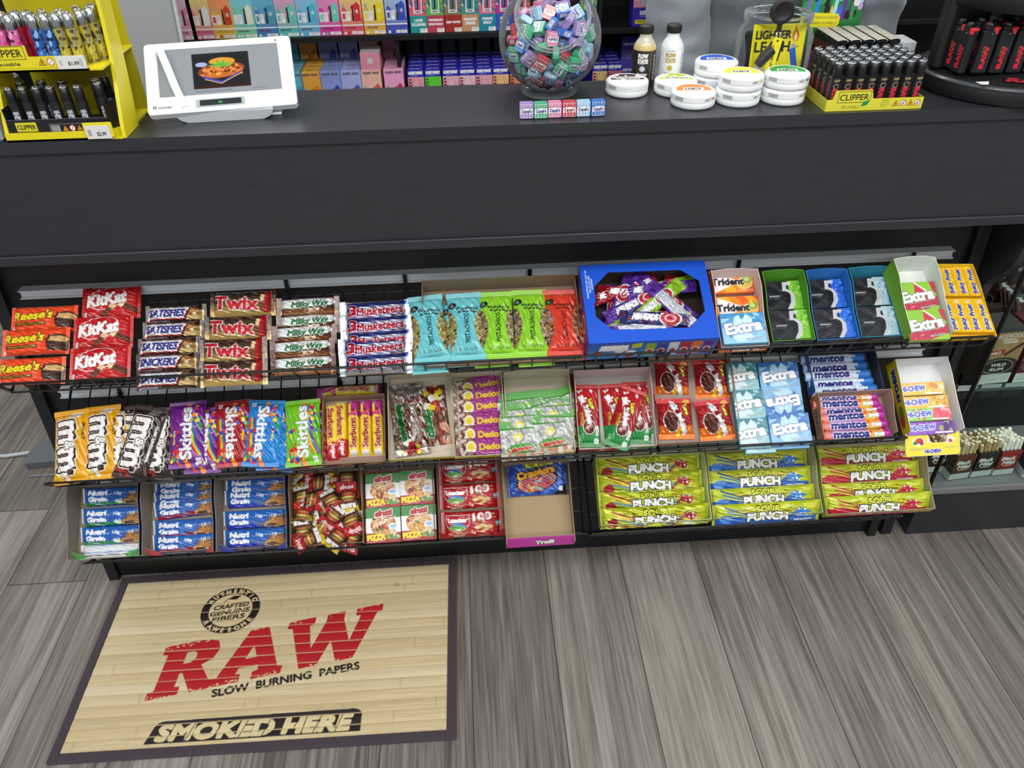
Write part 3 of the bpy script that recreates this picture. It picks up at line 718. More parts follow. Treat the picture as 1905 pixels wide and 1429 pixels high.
def a_five(sw, sub):
    cv = Cv(82, 60, '1d1f22'); cv.w = 77; cv.w = 82
    for a, b in (((0, 60), (26, 60)), ((0, 36), (0, 20)), ((10, 0), (40, 0))): cv.poly([(50, 30), a, b], '2b2d31')
    cv.poly([(56, 60), (82, 60), (82, 0), (50, 0), (62, 14), (66, 28), (58, 40)], sw[0]); cv.blobs(60, 2, 82, 60, 46, 2, 6, sw, 7, asp=.35, mask=cv.mpoly([(58, 60), (82, 60), (82, 0), (54, 0), (66, 16), (69, 30), (60, 44)]))
    P = [(46, 57), (64, 57), (62, 51), (53, 51), (52, 43), (62, 38), (67, 28), (66, 14), (56, 0), (48, 0), (57, 14), (59, 26), (55, 33), (44, 37)]
    cv.poly(P, 'f2f4f6'); Q = [(x*.93+3.8, y*.93+2.2) for x, y in P]; cv.poly([(a*.97+1.7, b_*.97+1) for a, b_ in P], 'c6cad0')
    cv.t(sub, 26, 28, 3.2, 'eceef0', w=22, b=.3, sh=.2); cv.small(26, 23, 12, 1, '8a8e92'); cv.w = 77; return cv
def a_juicy():
    cv = Cv(22.5, 74, 'f4c414'); cv.ell(11, 67, 3.6, 3.6, 'dfe7f2'); cv.ring(11, 67, 2.6, 2.6, .6, '6a7fb8'); cv.blobs(1, 1, 21, 73, 24, .6, 2.5, ['f8d63a', 'eab40c'], 3)
    cv.line([(2, 0), (5, 12), (2, 26), (6, 44), (3, 60)], .8, 'e09a10')
    cv.t('Juicy Fruit', 11.5, 33, 8, '2a3ea6', w=54, b=.9, rot=90, sh=.1, out=[(.8, 'f8f6ee')]); cv.poly([(8, 62), (14, 62), (11, 58)], 'c0392a'); cv.poly([(8, 4), (14, 4), (11, 8)], 'c0392a'); cv.rect(19, 4, 20.2, 24, 'f8f2da'); cv.rect(0, 0, .6, 74, 'c99a10'); return cv
def a_mm(bg, brown, txt):
    cv = Cv(68, 148, bg); ol = 'f4f2ee'; dk = '2c1612'
    cv.blobs(8, 12, 24, 80, 12, 4, 7, ['3c7ad0', 'd8342c', '3aa04a', 'e8b81c', '7a4a2a'], 6, asp=.85)
    cv.blobs(12, 8, 30, 26, 7, 3, 7, ['eef0f0', 'c9d4e2', 'e8c81c'] if not brown else ['b32a30', '8d2026'], 8)
    for y, s in ((100, 'm'), (46, 'm')): cv.t(s, 38, y, 48, 'f4f2ee' if not brown else 'f4f2ee', w=40, b=2.4, rot=-90, out=[(3.4, dk), (1.6, ol)])
    cv.t('&', 38, 73, 17, 'f4f2ee', w=15, b=1, rot=-90, out=[(1.8, dk), (1.2, ol)]); cv.t("'s", 42, 23, 15, dk, w=13, b=1.6, rot=-90, out=[(1.4, ol)])
    cv.t(txt, 61, 100 if not brown else 74, 5.2, dk if not brown else 'f0eeea', w=34 if not brown else 70, b=.5, rot=-90)
    cv.rect(34, 128, 56, 140, 'e9e6dc' if not brown else '4a3a36'); cv.small(35, 138, 20, 5, '555555' if not brown else 'c9c4c0', dy=2.2); return cv
def a_skit(bg, up, fl):
    cv = Cv(72, 134, bg); R5 = ['e02c2c', 'f08a1e', 'f4d21e', '3aa63c', '2c50c8', '7a2c9a']
    x0 = 50 if up else 16
    for k, c in enumerate(R5): cv.line([(x0+(k-3)*2.2+(2 if up else -2), 96), (x0+(k-3)*2.4, 72), (x0+(k-3)*2.6+(6 if up else 2), 44), (x0+10*(1 if up else -.5)+k*2, 22)], 2.8, c)
    cv.blobs(6 if up else 4, 4, 40, 34, 26, 3, 5.4, R5, 4); cv.blobs(36, 96, 66, 128, 18, 3, 5.2, R5, 9); cv.blobs(48, 60, 66, 92, 8, 2.8, 4.6, R5, 3); cv.blobs(4, 40, 24, 84, 6, 2.6, 4.4, R5, 12)
    for (a, b) in ((14, 26), (52, 110), (56, 78)): cv.ell(a, b, 1.2, 1, 'ffffff')
    cv.t('Skittles', 36, 67, 23, 'eef1f6', w=102, b=1.2, rot=90 if up else -90, out=[(.9, {'6f1d86': '4a0f5e', 'a3141f': '6a0c14', '1e86d6': '0d559a', '77c41e': '3f7a10'}[bg])]); cv.t('Skittles', 36, 67, 23, 'eef1f6', w=102, b=1.2, rot=90 if up else -90)
    cv.t(fl, 12 if up else 58, 60, 4.6, 'f2dc3a', b=.4, rot=90 if up else -90, sh=.2); nut_info(cv, 60 if up else 12, 12 if up else 122, 10); return cv
def a_star(orig):
    cv = Cv(25, 126, 'f4cf1e'); top = 'c23a8c' if not orig else 'f4cf1e'
    if orig: cv.rect(0, 0, 25, 40, 'c3202e'); cv.t('Original', 16, 22, 7, 'f6eef0', w=26, b=.7, rot=-90, out=[(.6, 'a8141e')]); cv.blobs(2, 30, 12, 44, 5, 2, 4, ['f4dc8a', 'f09a5a', 'e85a6a']); cv.rect(5, 114, 20, 122, 'eceff2')
    else: cv.rect(0, 84, 25, 126, 'b8388a'); cv.blobs(10, 88, 24, 100, 6, 2, 4, ['8a1c3a', 'd8506a', '7a2230']); cv.small(4, 118, 7, 6, 'f0dce8', dy=2.4); cv.rect(4, 92, 9, 110, 'e8d81e'); cv.rect(6, 6, 19, 15, 'eceff2'); cv.rect(0, 0, 25, 5, 'b8388a')
    cv.poly([(2, 20 if not orig else 46), (22, 18 if not orig else 44), (24, 84 if not orig else 112), (6, 86 if not orig else 114)], 'f8dc3a')
    cv.t('Starburst', 12.5, 50 if not orig else 78, 11, 'a01c22', w=60, b=1.0, rot=90 if not orig else -90, out=[(1.1, 'f8e6a0'), (.6, '8a1218')]); cv.t('Starburst', 12.5, 50 if not orig else 78, 11, 'a01c22', w=60, b=1.0, rot=90 if not orig else -90); return cv
def a_skwin(two):
    c2 = '1f8a3c' if two == 'g' else 'ee7a1c'; w, h = (50, 132) if two == 'g' else (72, 84); cv = Cv(w, h, 'b01820')
    cv.grad('9a121a', 'c21e26', 0, h*.36, w, h)
    cv.rect(0, 0, w, h*.32, c2)
    if two == 'g':
        cv.ell(27, 40, 13, 16, 'f2f0ee'); cv.ell(27, 40, 11.6, 14.6, '6b2a22'); cv.poly([(18, 38), (30, 48), (36, 42), (24, 32)], 'b58a84'); cv.line([(20, 36), (33, 46)], 1.4, 'e9dcd8')
        cv.t('sk', 17, 98, 15, 'f2f2f0', w=17, b=1.4, rot=-66); cv.t('inkles', 27, 66, 12, 'f2f2f0', w=38, b=1.3, rot=-78, out=[(.7, '5a0c12')]); cv.t('Lucas', 34, 88, 8, 'cfe03a', w=20, b=1, rot=-70, out=[(.5, '4a6a10')]); cv.line([(20, 88), (21, 80), (27, 76)], 1.6, '20100e')
        cv.poly([(9, 68), (15, 70), (18, 46), (12, 44)], 'f0b41e'); cv.t('RELLENO', 13.5, 57, 4, '5a1010', w=20, b=.4, rot=-80); cv.rect(40, 22, 46, 42, 'f4eef0'); cv.small(41, 40, 4.4, 8, 'c0303a', dy=2.3); cv.ell(40, 12, 5, 5, 'e8f0ea'); cv.t('2', 12, 116, 10, 'e8e8e6', b=1, rot=-60); cv.ell(34, 116, 3, 5, 'eeeeee', 20)
        cv.small(4, 22, 9, 5, 'bfe0c4', dy=3)
    else:
        cv.ell(24, 34, 15, 22, 'f2e8e4', 12); cv.ell(24, 34, 13.4, 20.4, '5a2418', 12); cv.blobs(16, 20, 32, 50, 8, 3, 6, ['7a3a26', '4a1c12'], 3)
        cv.t('sk', 34, 64, 15, 'f2f2f0', w=18, b=1.4, rot=-60, out=[(.8, '5a0c12')]); cv.t('inkles', 48, 30, 13, 'f2f2f0', w=40, b=1.4, rot=-72, out=[(.9, '5a1a10')]); cv.t('Lucas', 58, 58, 8, 'cfe03a', w=20, b=1, rot=-68, out=[(.5, '4a6a10')]); cv.poly([(34, 16), (42, 18), (42, 6), (35, 5)], 'f0d41e'); cv.ell(60, 76, 7, 5, 'e0a24a'); cv.line([(26, 78), (36, 74)], 3, 'e6e6e4')
    return cv
def a_vero(t):
    if t == 's':
        cv = Cv(70, 150, '8a7468'); cv.blobs(0, 0, 70, 150, 150, 4, 15, ['b5aca6', '6d4a3c', 'd6d2ce', '8a3a30', '9a8a80', '55301f'], 3, asp=.3)
        cv.rect(0, 118, 70, 150, 'a99f99'); cv.blobs(0, 118, 70, 150, 40, 3, 14, ['e6e2de', '7d6055', '9a8d86'], 5, asp=.15)
        cv.t('Salsaghetti', 22, 66, 11, '1f7a34', w=76, b=1.8, rot=-84, out=[(1.3, 'e9ece6')]); cv.blobs(8, 4, 22, 22, 5, 3, 6, ['e6d22a', 'eeeeea'], 4); cv.blobs(20, 4, 40, 28, 7, 3, 6, ['b3222a', 'eeeeea', '8a1c22'], 6); cv.blobs(46, 4, 60, 22, 6, 3, 6, ['b3222a', 'eeeeea', 'e6d22a'], 7); cv.small(40, 96, 14, 30, 'eceae6', dy=2)
        return cv
    if t == 'm':
        cv = Cv(62, 150, '5e2f20'); cv.blobs(0, 0, 62, 150, 120, 4, 14, ['7d4a38', '4a2016', '94705e', '6a2a20', 'cfc8c2'], 9, asp=.3)
        cv.t('Mango', 24, 58, 17, '1f7a34', w=58, b=1.8, rot=-84, out=[(1.3, 'dfe6da')]); cv.blobs(16, 84, 44, 112, 10, 4, 8, ['e6d22a', 'b3222a', 'eeeeea'], 4); cv.blobs(14, 120, 50, 148, 14, 4, 8, ['b3222a', 'e6d22a', 'eeeeea', '8a1c22'], 2); cv.line([(44, 60), (40, 8)], 3, 'd8502a'); cv.blobs(44, 6, 62, 50, 8, 4, 9, ['d9a58a', 'c98a70'], 5); return cv
    if t == 'd':
        cv = Cv(96, 40, '7a4632'); cv.blobs(0, 0, 40, 40, 40, 3, 9, ['8a5a44', 'a87a60', 'cfc6c0', '5e2f20'], 3, asp=.4); cv.rect(38, 0, 96, 40, '9c2a86'); cv.ell(30, 20, 10, 13, 'e9e6e0'); cv.ell(30, 22, 7, 8, 'e3cf2a'); cv.t('DEDX', 30, 9, 5, '6a1c1c', b=.6)
        cv.t('Dedos', 69, 22, 13, 'e6c41e', w=46, b=.9, rot=2, out=[(.5, '6a1a5a')]); cv.t('Spicy and Sour Candy', 69, 9, 3, 'f0dcec', w=40, b=.2); cv.t('NET WT 0.7 OZ', 74, 4, 2.6, 'f0dcec', w=28, b=.2); return cv
    cv = Cv(78, 78, 'b9bbb8'); cv.blobs(0, 0, 78, 62, 120, 2, 9, ['e6e8e6', '8d9290', 'cfd2cf', 'a6aaa6'], 5, asp=.3); cv.rect(0, 60, 78, 78, '3d9a2c')
    for k in range(6): cv.rect(0, 61+k*3, 78, 61.6+k*3, '5fb84a')
    cv.ell(36, 44, 9, 8, 'e6d42a'); cv.ell(36, 42, 5, 5, 'e9e6e0'); cv.ell(38, 22, 27, 10, '4a9a2c', 6); cv.t('rellerindos', 38, 22, 8, 'c8322a', w=44, b=.9, rot=6, out=[(.8, 'e6efd8')]); cv.blobs(2, 0, 76, 12, 26, 2, 5, ['b06a3a', 'd99a5a', '8a4a2a'], 4); return cv
def a_sour(bg, low, straw, kind, sub):
    cv = Cv(236, 50, 'c3cf2a'); rr = random.Random(2)
    for k in range(26): a = k*.24; cv.poly([(110, 26), (110+200*math.cos(a), 26+90*math.sin(a)), (110+200*math.cos(a+.1), 26+90*math.sin(a+.1))], 'd9de4e' if k % 2 else 'b4c326')
    if low: cv.poly([(0, 0), (236, 0), (236, 16), (170, 22), (150, 14), (90, 16), (50, 24), (0, 22)], low)
    for k in range(5): cv.line([(24+k*4, 46-k*9), (60, 34-k*6), (92, 18-k*3)], 3.4, straw[k % len(straw)])
    for k in range(5): cv.line([(138+k*5, 2), (168+k*5, 24+k*2), (190+k*6, 40-k*3)], 3.4, straw[(k+1) % len(straw)])
    cv.ell(26, 18, 12, 11, kind, out) if False else cv.ell(26, 18, 12, 11, kind)
    cv.ell(186, 30, 9, 8, kind); cv.ell(196, 27, 8, 9, kind); cv.blobs(176, 22, 206, 38, 8, 1.4, 2.4, ['ffffff', straw[0]], 5)
    bolt = lambda x, s: cv.poly([(x, 36), (x+s*22, 40), (x+s*20, 37), (x+s*38, 39), (x+s*20, 32), (x+s*22, 35)], 'e6cf1e')
    for x, s in ((88, -1), (148, 1)): 
        cv.poly([(x, 34), (x+s*22, 43), (x+s*20, 39), (x+s*42, 40), (x+s*18, 30), (x+s*20, 33)], K_); bolt(x, s)
    cv.t('SOUR', 118, 40.5, 11.5, 'd9e02e', w=52, b=1.0, out=[(1.5, '1c2614')]); cv.t('SOUR', 118, 40.5, 11.5, 'dfe63a', w=52, b=.8)
    cv.t('PUNCH', 118, 21.5, 18, 'f6f6f4', w=86, b=1.8, arc=3, out=[(2.2, '17181a')]); cv.t('PUNCH', 118, 21.5, 18, 'f6f6f4', w=86, b=1.8, arc=3)
    cv.t(sub, 196, 11, 4, 'f2f4f6', w=40, b=.4, out=[(.5, '22324a')]); cv.t('STRAWS', 196, 6, 3, 'f2f4f6', w=20, b=.3); cv.small(222, 10, 9, 3, 'f0f0f0', dy=2.4)
    cv.rect(0, 0, 6, 50, 'b4c326'); cv.rect(230, 0, 236, 50, 'b4c326'); return cv
def a_grain(st, fr):
    cv = Cv(136, 46, '1c5cb4'); cv.grad('174f9e', '2a6cc4', 0, 0, 136, 46); cv.rect(0, 0, 3.5, 46, 'e6ecf4')
    cv.poly([(6, 3), (70, 7), (132, 4), (132, 11), (72, 13), (8, 12)], st); cv.t('APPLE' if fr == 'cfe6c4' else 'FRUIT', 38, 8, 2.6, 'f4f4f4', b=.2) if False else cv.small(30, 8, 18, 1, 'f0f0f0')
    cv.poly([(86, 8), (90, 18), (104, 26), (122, 27), (131, 20), (132, 8), (110, 4)], 'c08a4c'); cv.poly([(92, 17), (106, 27), (122, 28), (131, 22), (128, 32), (112, 36), (100, 30)], '8a5c34'); cv.poly([(92, 8), (94, 14), (112, 15), (114, 8)], '4a2c22'); cv.blobs(96, 20, 128, 33, 26, .8, 1.6, ['a8743e', '6e4426', 'd9a868'])
    cv.ell(80, 12, 6, 5, fr); cv.ell(76, 15, 4, 4, fr); cv.ell(84, 15, 3, 3, fr)
    cv.t('Nutri', 36, 36, 11, 'f6f8fa', w=38, b=1.2); cv.t('Grain', 36, 21, 11, 'f6f8fa', w=38, b=1.2)
    cv.t('10g', 78, 34, 6.4, 'e9f1fa', w=14, b=.7); cv.small(86, 34.5, 10, 2, 'bcd6f0', dy=1.8); cv.t('+', 100, 34, 4, 'e9f1fa', b=.5); cv.t('10', 109, 34, 6.4, 'e9f1fa', w=10, b=.7); cv.small(116, 34.5, 15, 2, 'bcd6f0', dy=1.8); cv.sy *= 46/41; cv.h = 41; return cv
def a_pizza(seed):
    cv = Cv(74, 74, 'eef0f2'); cv.rect(0, 52, 74, 74, '3c8a44'); cv.rect(0, 0, 74, 21, 'a8262a')
    mk = cv.mpoly([(37+27*math.cos(a), 38+24*math.sin(a)) for a in np.linspace(0, 6.28, 30)])
    cv.put(mk, 'd9a05a'); cv.blobs(8, 12, 68, 64, 90, 2, 7, ['c0302c', 'e2c08a', 'd8683a', 'f2e0b8', '6a8a3a', '8a1c1e', '3a2a26', 'e2a24a'], seed, asp=.35, mask=mk)
    for k in range(5): cv.line([(12+k*3, 30+k*6), (30+k*8, 44+k*2), (52+k*3, 36+k*5)], 1, 'f4ead8')
    cv.t('efrutti', 38, 63, 12, 'b3242e', w=34, b=1.3, sh=.1, rot=5, out=[(1.6, 'f0dfe0')]); cv.t('PIZZA', 22, 12.5, 11, 'f2e01e', w=37, b=1.2, rot=3)
    cv.t('GUMMI CANDY', 28, 5, 2.6, 'f4f0f0', w=24, b=.3, rot=3); cv.small(5, 2, 20, 1, 'e9c8c8'); cv.ell(58, 32, 10, 8, 'eef2f6'); cv.ell(58, 22, 8, 7, 'd8c8a0'); cv.ell(58, 12, 15, 6, '6a8a4a'); cv.blobs(46, 8, 70, 16, 12, 1.5, 3, ['3f6a3a', 'e6dcc0', '8fae6a'], 3); cv.ell(58, 34, 7, 4, '9fc4e4'); return cv
def a_wafers():
    cv = Cv(132, 55, 'b01620'); 
    for k in range(20): cv.rect(1.5, 2+k*2.6, 4.5, 3.2+k*2.6, 'e2a0a4')
    cv.ring(36, 34, 25, 21, .9, 'f4f0f0'); cv.rect(10, 44, 62, 56, 'b01620'); cv.line([(11, 48), (61, 48)], .9, 'f4f0f0'); cv.line([(11.4, 48), (11.4, 30)], .9, 'f4f0f0'); cv.line([(60.6, 48), (60.6, 30)], .9, 'f4f0f0')
    cv.poly([(18, 24), (28, 31), (38, 33), (52, 27), (54, 22), (36, 16)], '4a86c8'); cv.poly([(16, 22), (36, 27), (56, 21), (50, 17), (36, 14), (22, 17)], '6aa83e'); cv.poly([(28, 18), (44, 20), (40, 15)], 'e6f0c8')
    cv.t('Loacker', 36, 38, 9, 'f8f4f2', w=40, b=1.1); cv.t('CLASSIC', 38, 9.5, 5, 'e8c8a0', w=37, b=.15); cv.t('HAZELNUT', 38, 3.8, 3, 'f4ecea', w=23, b=.4)
    cv.t('100', 88, 44, 15, 'f8f4f2', w=38, b=1.5, rot=4); cv.t('YEARS', 93, 44, 5, 'f8f4f2', w=17, b=.3, out=[(1.6, 'b01620')]); cv.t('YEARS', 93, 44, 5, 'f8f4f2', w=17, b=.3)
    for x, y in ((66, 48), (64, 40), (66, 32), (110, 50), (112, 42)): cv.line([(x, y), (x+5, y+(2 if x < 80 else -2)*(1 if y > 40 else -1))], 1.1, 'e8b87a')
    for p in ([(70, 22), (92, 30), (98, 24), (76, 15)], [(82, 12), (104, 26), (112, 22), (90, 8)], [(86, 30), (106, 22), (110, 16), (88, 20)]): cv.poly(p, 'd9b87a'); cv.line([p[0], p[1]], .8, '9a7438'); cv.line([p[2], p[3]], .8, '8a6430')
    cv.blobs(80, 30, 92, 36, 5, 2, 3, ['8a5a34', 'b58048'], 3); cv.rect(116, 22, 127, 33, '5aa0a4'); cv.rect(118, 26, 125, 30, 'dfeeea'); cv.ell(66, 12, 2.2, 3.2, 'e9d2b0', 30); cv.ell(71, 9, 2.2, 3.2, 'e9d2b0', -30); cv.small(80, 2.4, 30, 1, 'f0d8d0', hh=1.4); return cv
def a_mentos(fruit):
    cv = Cv(135, 38, 'b8cde6' if not fruit else 'd6a0c8')
    if fruit:
        cv.grad('e8883a', 'd884b8', 0, 0, 20, 38, 'x'); cv.grad('d9b4e0', 'c88ad0', 20, 0, 96, 38, 'x'); cv.blobs(92, 2, 122, 36, 26, 3, 8, ['f0a23a', 'e85a3a', 'f4cf4a', 'e87a9a'], 3); cv.rect(120, 0, 135, 38, 'b8269a'); cv.blobs(4, 2, 20, 36, 12, 2, 6, ['f09a3a', 'e84a6a', 'c83a9a'], 5)
        cv.t('fruit', 110, 18, 8, 'f4fbf8', w=20, b=.8, rot=4, sh=.2, out=[(.8, '4a9a9a')])
    else:
        cv.grad('9dbfe4', 'dbe8f6', 0, 0, 135, 38, 'y'); cv.rect(104, 0, 135, 38, '2c74c8'); cv.blobs(20, 24, 100, 36, 22, 3, 6, ['e6f0fa', 'c4dcf2'], 3); cv.rect(76, 5, 108, 16, 'eef2f8'); cv.small(78, 14, 28, 5, '8a96b4', dy=1.8); cv.t('mint', 104, 24, 7, 'f6fafc', w=18, b=.6, sh=.3, out=[(.7, '1c4a94')])
    cv.t('mentos', 54, 20, 14, '24297c', w=70, b=1.5, out=[(1.2, 'f2f4fa')]); cv.t('mentos', 54, 20, 14, '24297c', w=70, b=1.5); return cv
def a_chew(bg, cols, fx):
    cv = Cv(98, 26, bg); cv.blobs(0, 0, 98, 26, 40, 1, 5, cols[:2], 3, asp=.5); cv.poly([(58, 0), (98, 0), (98, 26), (64, 26)], cols[1]); cv.blobs(64, 6, 94, 24, 12, 3, 6, cols[2:], fx); cv.rect(56, 2, 92, 5, 'f6f2f4')
    cv.t('HI-CHEW', 32, 14.5, 10.5, '3a48c8', w=50, b=1.0, rot=2, out=[(1.3, 'f8f8fa')]); cv.t('HI-CHEW', 32, 14.5, 10.5, '3a48c8', w=50, b=1.0, rot=2); return cv
def a_air():
    cv = Cv(238, 168, '1c4fd0'); return cv
def a_crawl():
    cv = Cv(128, 96, '2a4fa8'); cv.blobs(0, 0, 128, 96, 160, 2, 7, ['3f6cc8', '1c3a8a', '5a86d8', '2a4fa8'], 3, asp=.5); cv.poly([(96, 0), (128, 0), (128, 26), (112, 14)], '18181c')
    cv.ell(62, 32, 46, 25, '141418', 12); mk = cv.mpoly([(62+42*math.cos(a)*.97-21*math.sin(a)*.2, 29+20*math.sin(a)+9*math.cos(a)) for a in np.linspace(0, 6.28, 36)]); cv.put(mk, 'b5505a'); cv.blobs(18, 6, 108, 52, 60, 3, 9, ['c85a6a', 'd98a5a', '7aa8a0', 'a83a4a', 'c8a05a'], 5, asp=.4, mask=mk)
    for k, ch in enumerate('Troll'): cv.t(ch, 30+k*15, 88+k, 24, 'e9edf2', b=2, out=[(1.6, '5a1c2a'), (1, '141418')])
    cv.t('SOUR BRITE', 68, 67, 9, 'c9d62a', w=58, b=1.2, rot=8, out=[(1.4, '141418')]); cv.t('Crawlers', 60, 49, 16, 'f0a828', w=80, b=1.5, rot=12, out=[(1.8, '141418')]); cv.t('Crawlers', 60, 49, 16, 'f0a828', w=80, b=1.5, rot=12); nut_info(cv, 112, 12, 9); return cv
# ================================================================ shelf goods: kinds and places
def reg(key, name, cat, fn): KIND[key] = (name, cat, fn)
def shingle(kind, row, px, py, H, phi, label, group=None, d=.0015, rot=0, off=.001, box=None, gap=0):
    """stands a pack leaning back phi degrees from the shelf slope; px, py is where its upper edge is seen"""
    n, e = rown(row); f = R_(phi); rise = off+H*math.sin(f)+d*math.cos(f)
    P = onrow(row, px, py, rise)
    if box: P.x = min(max(P.x, CX[box]-gap), CX[box]+gap)
    o = P-e*(H/2*math.cos(f)-d*math.sin(f))-n*(H/2*math.sin(f)+d*math.cos(f))
    return put(kind, rowmat(row, o, R_(rot), f), label, group)
def laid(kind, row, A, B, label, group=None, off=.001, d=.01, tilt=0, ax='y'):
    """lays a pack on the slope; A, B are its two end mid-points (bottom, top or left, right)"""
    n, e = rown(row); a, b = onrow(row, *A, off+d), onrow(row, *B, off+d)
    v = b-a; x, y = v.x, v.dot(e); rot = math.atan2(-x, y) if ax == 'y' else math.atan2(y, x)
    return put(kind, rowmat(row, (a+b)/2-n*d, rot, R_(tilt)), label, group)
CX = {}
def cart(kind, row, px, py, hf, l, label, group=None, rot=0, off=.0042, tilt=0):
    """carton placed by the middle of its front panel's upper edge"""
    n, e = rown(row); P = onrow(row, px, py, hf+off)
    CX[kind] = P.x; t = R_(tilt); return put(kind, rowmat(row, P-n*(hf*math.cos(t)-l/2*math.sin(t))+e*(l/2*math.cos(t)+hf*math.sin(t)), R_(rot), t), label, group)
def narrow(cv, w): cv.w = w; return cv
def ords(n):
    return {2: ['rear', 'front'], 3: ['rear', 'middle', 'front'], 4: ['rearmost', 'second from back', 'third from back', 'frontmost'],
            5: ['rearmost', 'second from back', 'middle', 'fourth from back', 'frontmost']}[n]
def lab(i, n, what, where):
    o = ords(n)[i]
    return f'{o} {what} {where}'
def stack(kind, row, pts, H, phi, what, where, group, **k):
    for i, (x, y) in enumerate(pts): shingle(kind, row, x, y, H, phi, lab(i, len(pts), what, where), group, **k)
# ---- top rail, left: chocolate bars
reg('cups', 'peanut_butter_cup_pack', 'candy', lambda n: pouch(n, a_cups(), .013, 'x', .007, pinch=.03, pw=5, seed=2, under='c23a14'))
stack('cups', 'T', [(80, 568), (64, 610), (55, 664)], .050, 15, 'orange peanut butter cup pack', 'at the left end of the top basket', 'orange peanut butter cup packs', d=0.009)
reg('wafer', 'wafer_bar', 'candy', lambda n: pouch(n, a_wafer(), .010, 'x', .006, pinch=.02, pw=6, seed=3, under='8a1014'))
stack('wafer', 'T', [(206, 533), (191, 587), (185, 645)], .062, 15, 'red wafer bar with white lettering', 'on the top basket, right of the orange packs', 'red wafer bars', d=0.007)
reg('pbar', 'peanut_bar', 'candy', lambda n: pouch(n, a_peanutbar('SATISFIES'), .017, 'x', .008, FOIL, .06, 2, seed=4, under='1d100d'))
reg('pbar2', 'peanut_bar', 'candy', lambda n: pouch(n, a_peanutbar('SNICKERS'), .017, 'x', .008, FOIL, .06, 2, seed=9, under='1d100d'))
for i, (x, y) in enumerate([(323, 566), (318, 596), (310, 627), (307, 656), (308, 687)]):
    shingle('pbar2' if i == 3 else 'pbar', 'T', x, y, .036, 22, lab(i, 5, 'dark brown peanut bar with blue lettering', 'of the top basket column'), 'brown peanut bars', d=0.012)
reg('cookie', 'caramel_cookie_bar', 'candy', lambda n: pouch(n, a_cookiebar(), .015, 'x', .009, FOIL, .05, 2.6, seed=5, under='8a6a30'))
stack('cookie', 'T', [(449, 540), (440, 585), (431, 627), (431, 667)], .049, 18, 'gold and brown cookie bar with red lettering', 'on the top basket', 'gold cookie bars', d=0.011)
reg('nougat', 'caramel_nougat_bar', 'candy', lambda n: pouch(n, a_nougat(), .016, 'x', .010, FOIL, .08, 2, seed=6, under='5b2d17'))
stack('nougat', 'T', [(570, 551), (570, 582), (563, 603), (559, 630), (561, 660)], .038, 22, 'copper nougat bar with green lettering', 'of the top basket column', 'copper nougat bars', d=0.012)
reg('whip', 'whipped_nougat_bar', 'candy', lambda n: pouch(n, a_whipped(), .017, 'x', .011, SILVER, .08, 2, seed=7, under='9aa0a8'))
stack('whip', 'T', [(696, 558), (697, 586), (699, 613), (694, 627), (697, 656)], .040, 22, 'silver whipped nougat bar with red lettering', 'beside the pistachio bags', 'silver nougat bars', d=0.012)
# ---- pistachio bags in a cardboard tray
reg('ptray', 'pistachio_tray', 'carton', lambda n: tray_carton(n, .290, .164, .008, .040, '8a735c', '7d6a56', hs=(.008, .03)))
cart('ptray', 'T', 937, 675, .008, .164, 'shallow brown cardboard tray under the pistachio bags', None)
cy, gr, rd = '6cc4cc', '8fd02c', 'd8402c'
reg('pc', 'pistachio_bag', 'snack', lambda n: pouch(n, a_pist(cy, 'Sea Salt & Vinegar', '130', PN), .014, 'y', .012, FILM, .07, 3, seed=11, under=cy))
reg('pg', 'pistachio_bag', 'snack', lambda n: pouch(n, a_pist(gr, 'Roasted & Salted', '120', PN2), .014, 'y', .012, FILM, .07, 3, seed=12, under=gr))
reg('pr', 'pistachio_bag', 'snack', lambda n: pouch(n, a_pist(rd, 'Chili Roasted', '130', PN3, '5a1410'), .014, 'y', .012, FILM, .07, 3, seed=13, under=rd))
for k, A, B, l, off in (('pc', (800, 690), (792, 566), 'turquoise pistachio bag lying underneath the leftmost turquoise bag', .002), ('pc', (858, 694), (850, 540), 'turquoise pistachio bag tucked behind the right turquoise bag', .004),
                   ('pg', (918, 690), (905, 545), 'green pistachio bag underneath, its hem showing below the left green bag', .002), ('pg', (1000, 686), (985, 545), 'green pistachio bag underneath, its hem showing below the right green bag', .002), ('pr', (1068, 678), (1052, 533), 'red pistachio bag mostly hidden behind the front red bag', .002),
                   ('pc', (806, 674), (789, 545), 'leftmost turquoise pistachio bag, in front', .016), ('pc', (872, 671), (861, 539), 'turquoise pistachio bag in front, beside the green bags', .018),
                   ('pg', (929, 676), (920, 530), 'left green pistachio bag in front', .016), ('pg', (992, 671), (983, 527), 'right green pistachio bag, beside the red bag', .016), ('pr', (1053, 667), (1041, 530), 'red pistachio bag in front, beside the blue candy box', .017)):
    laid(k, 'T', A, B, l, 'pistachio bags', off, .008)
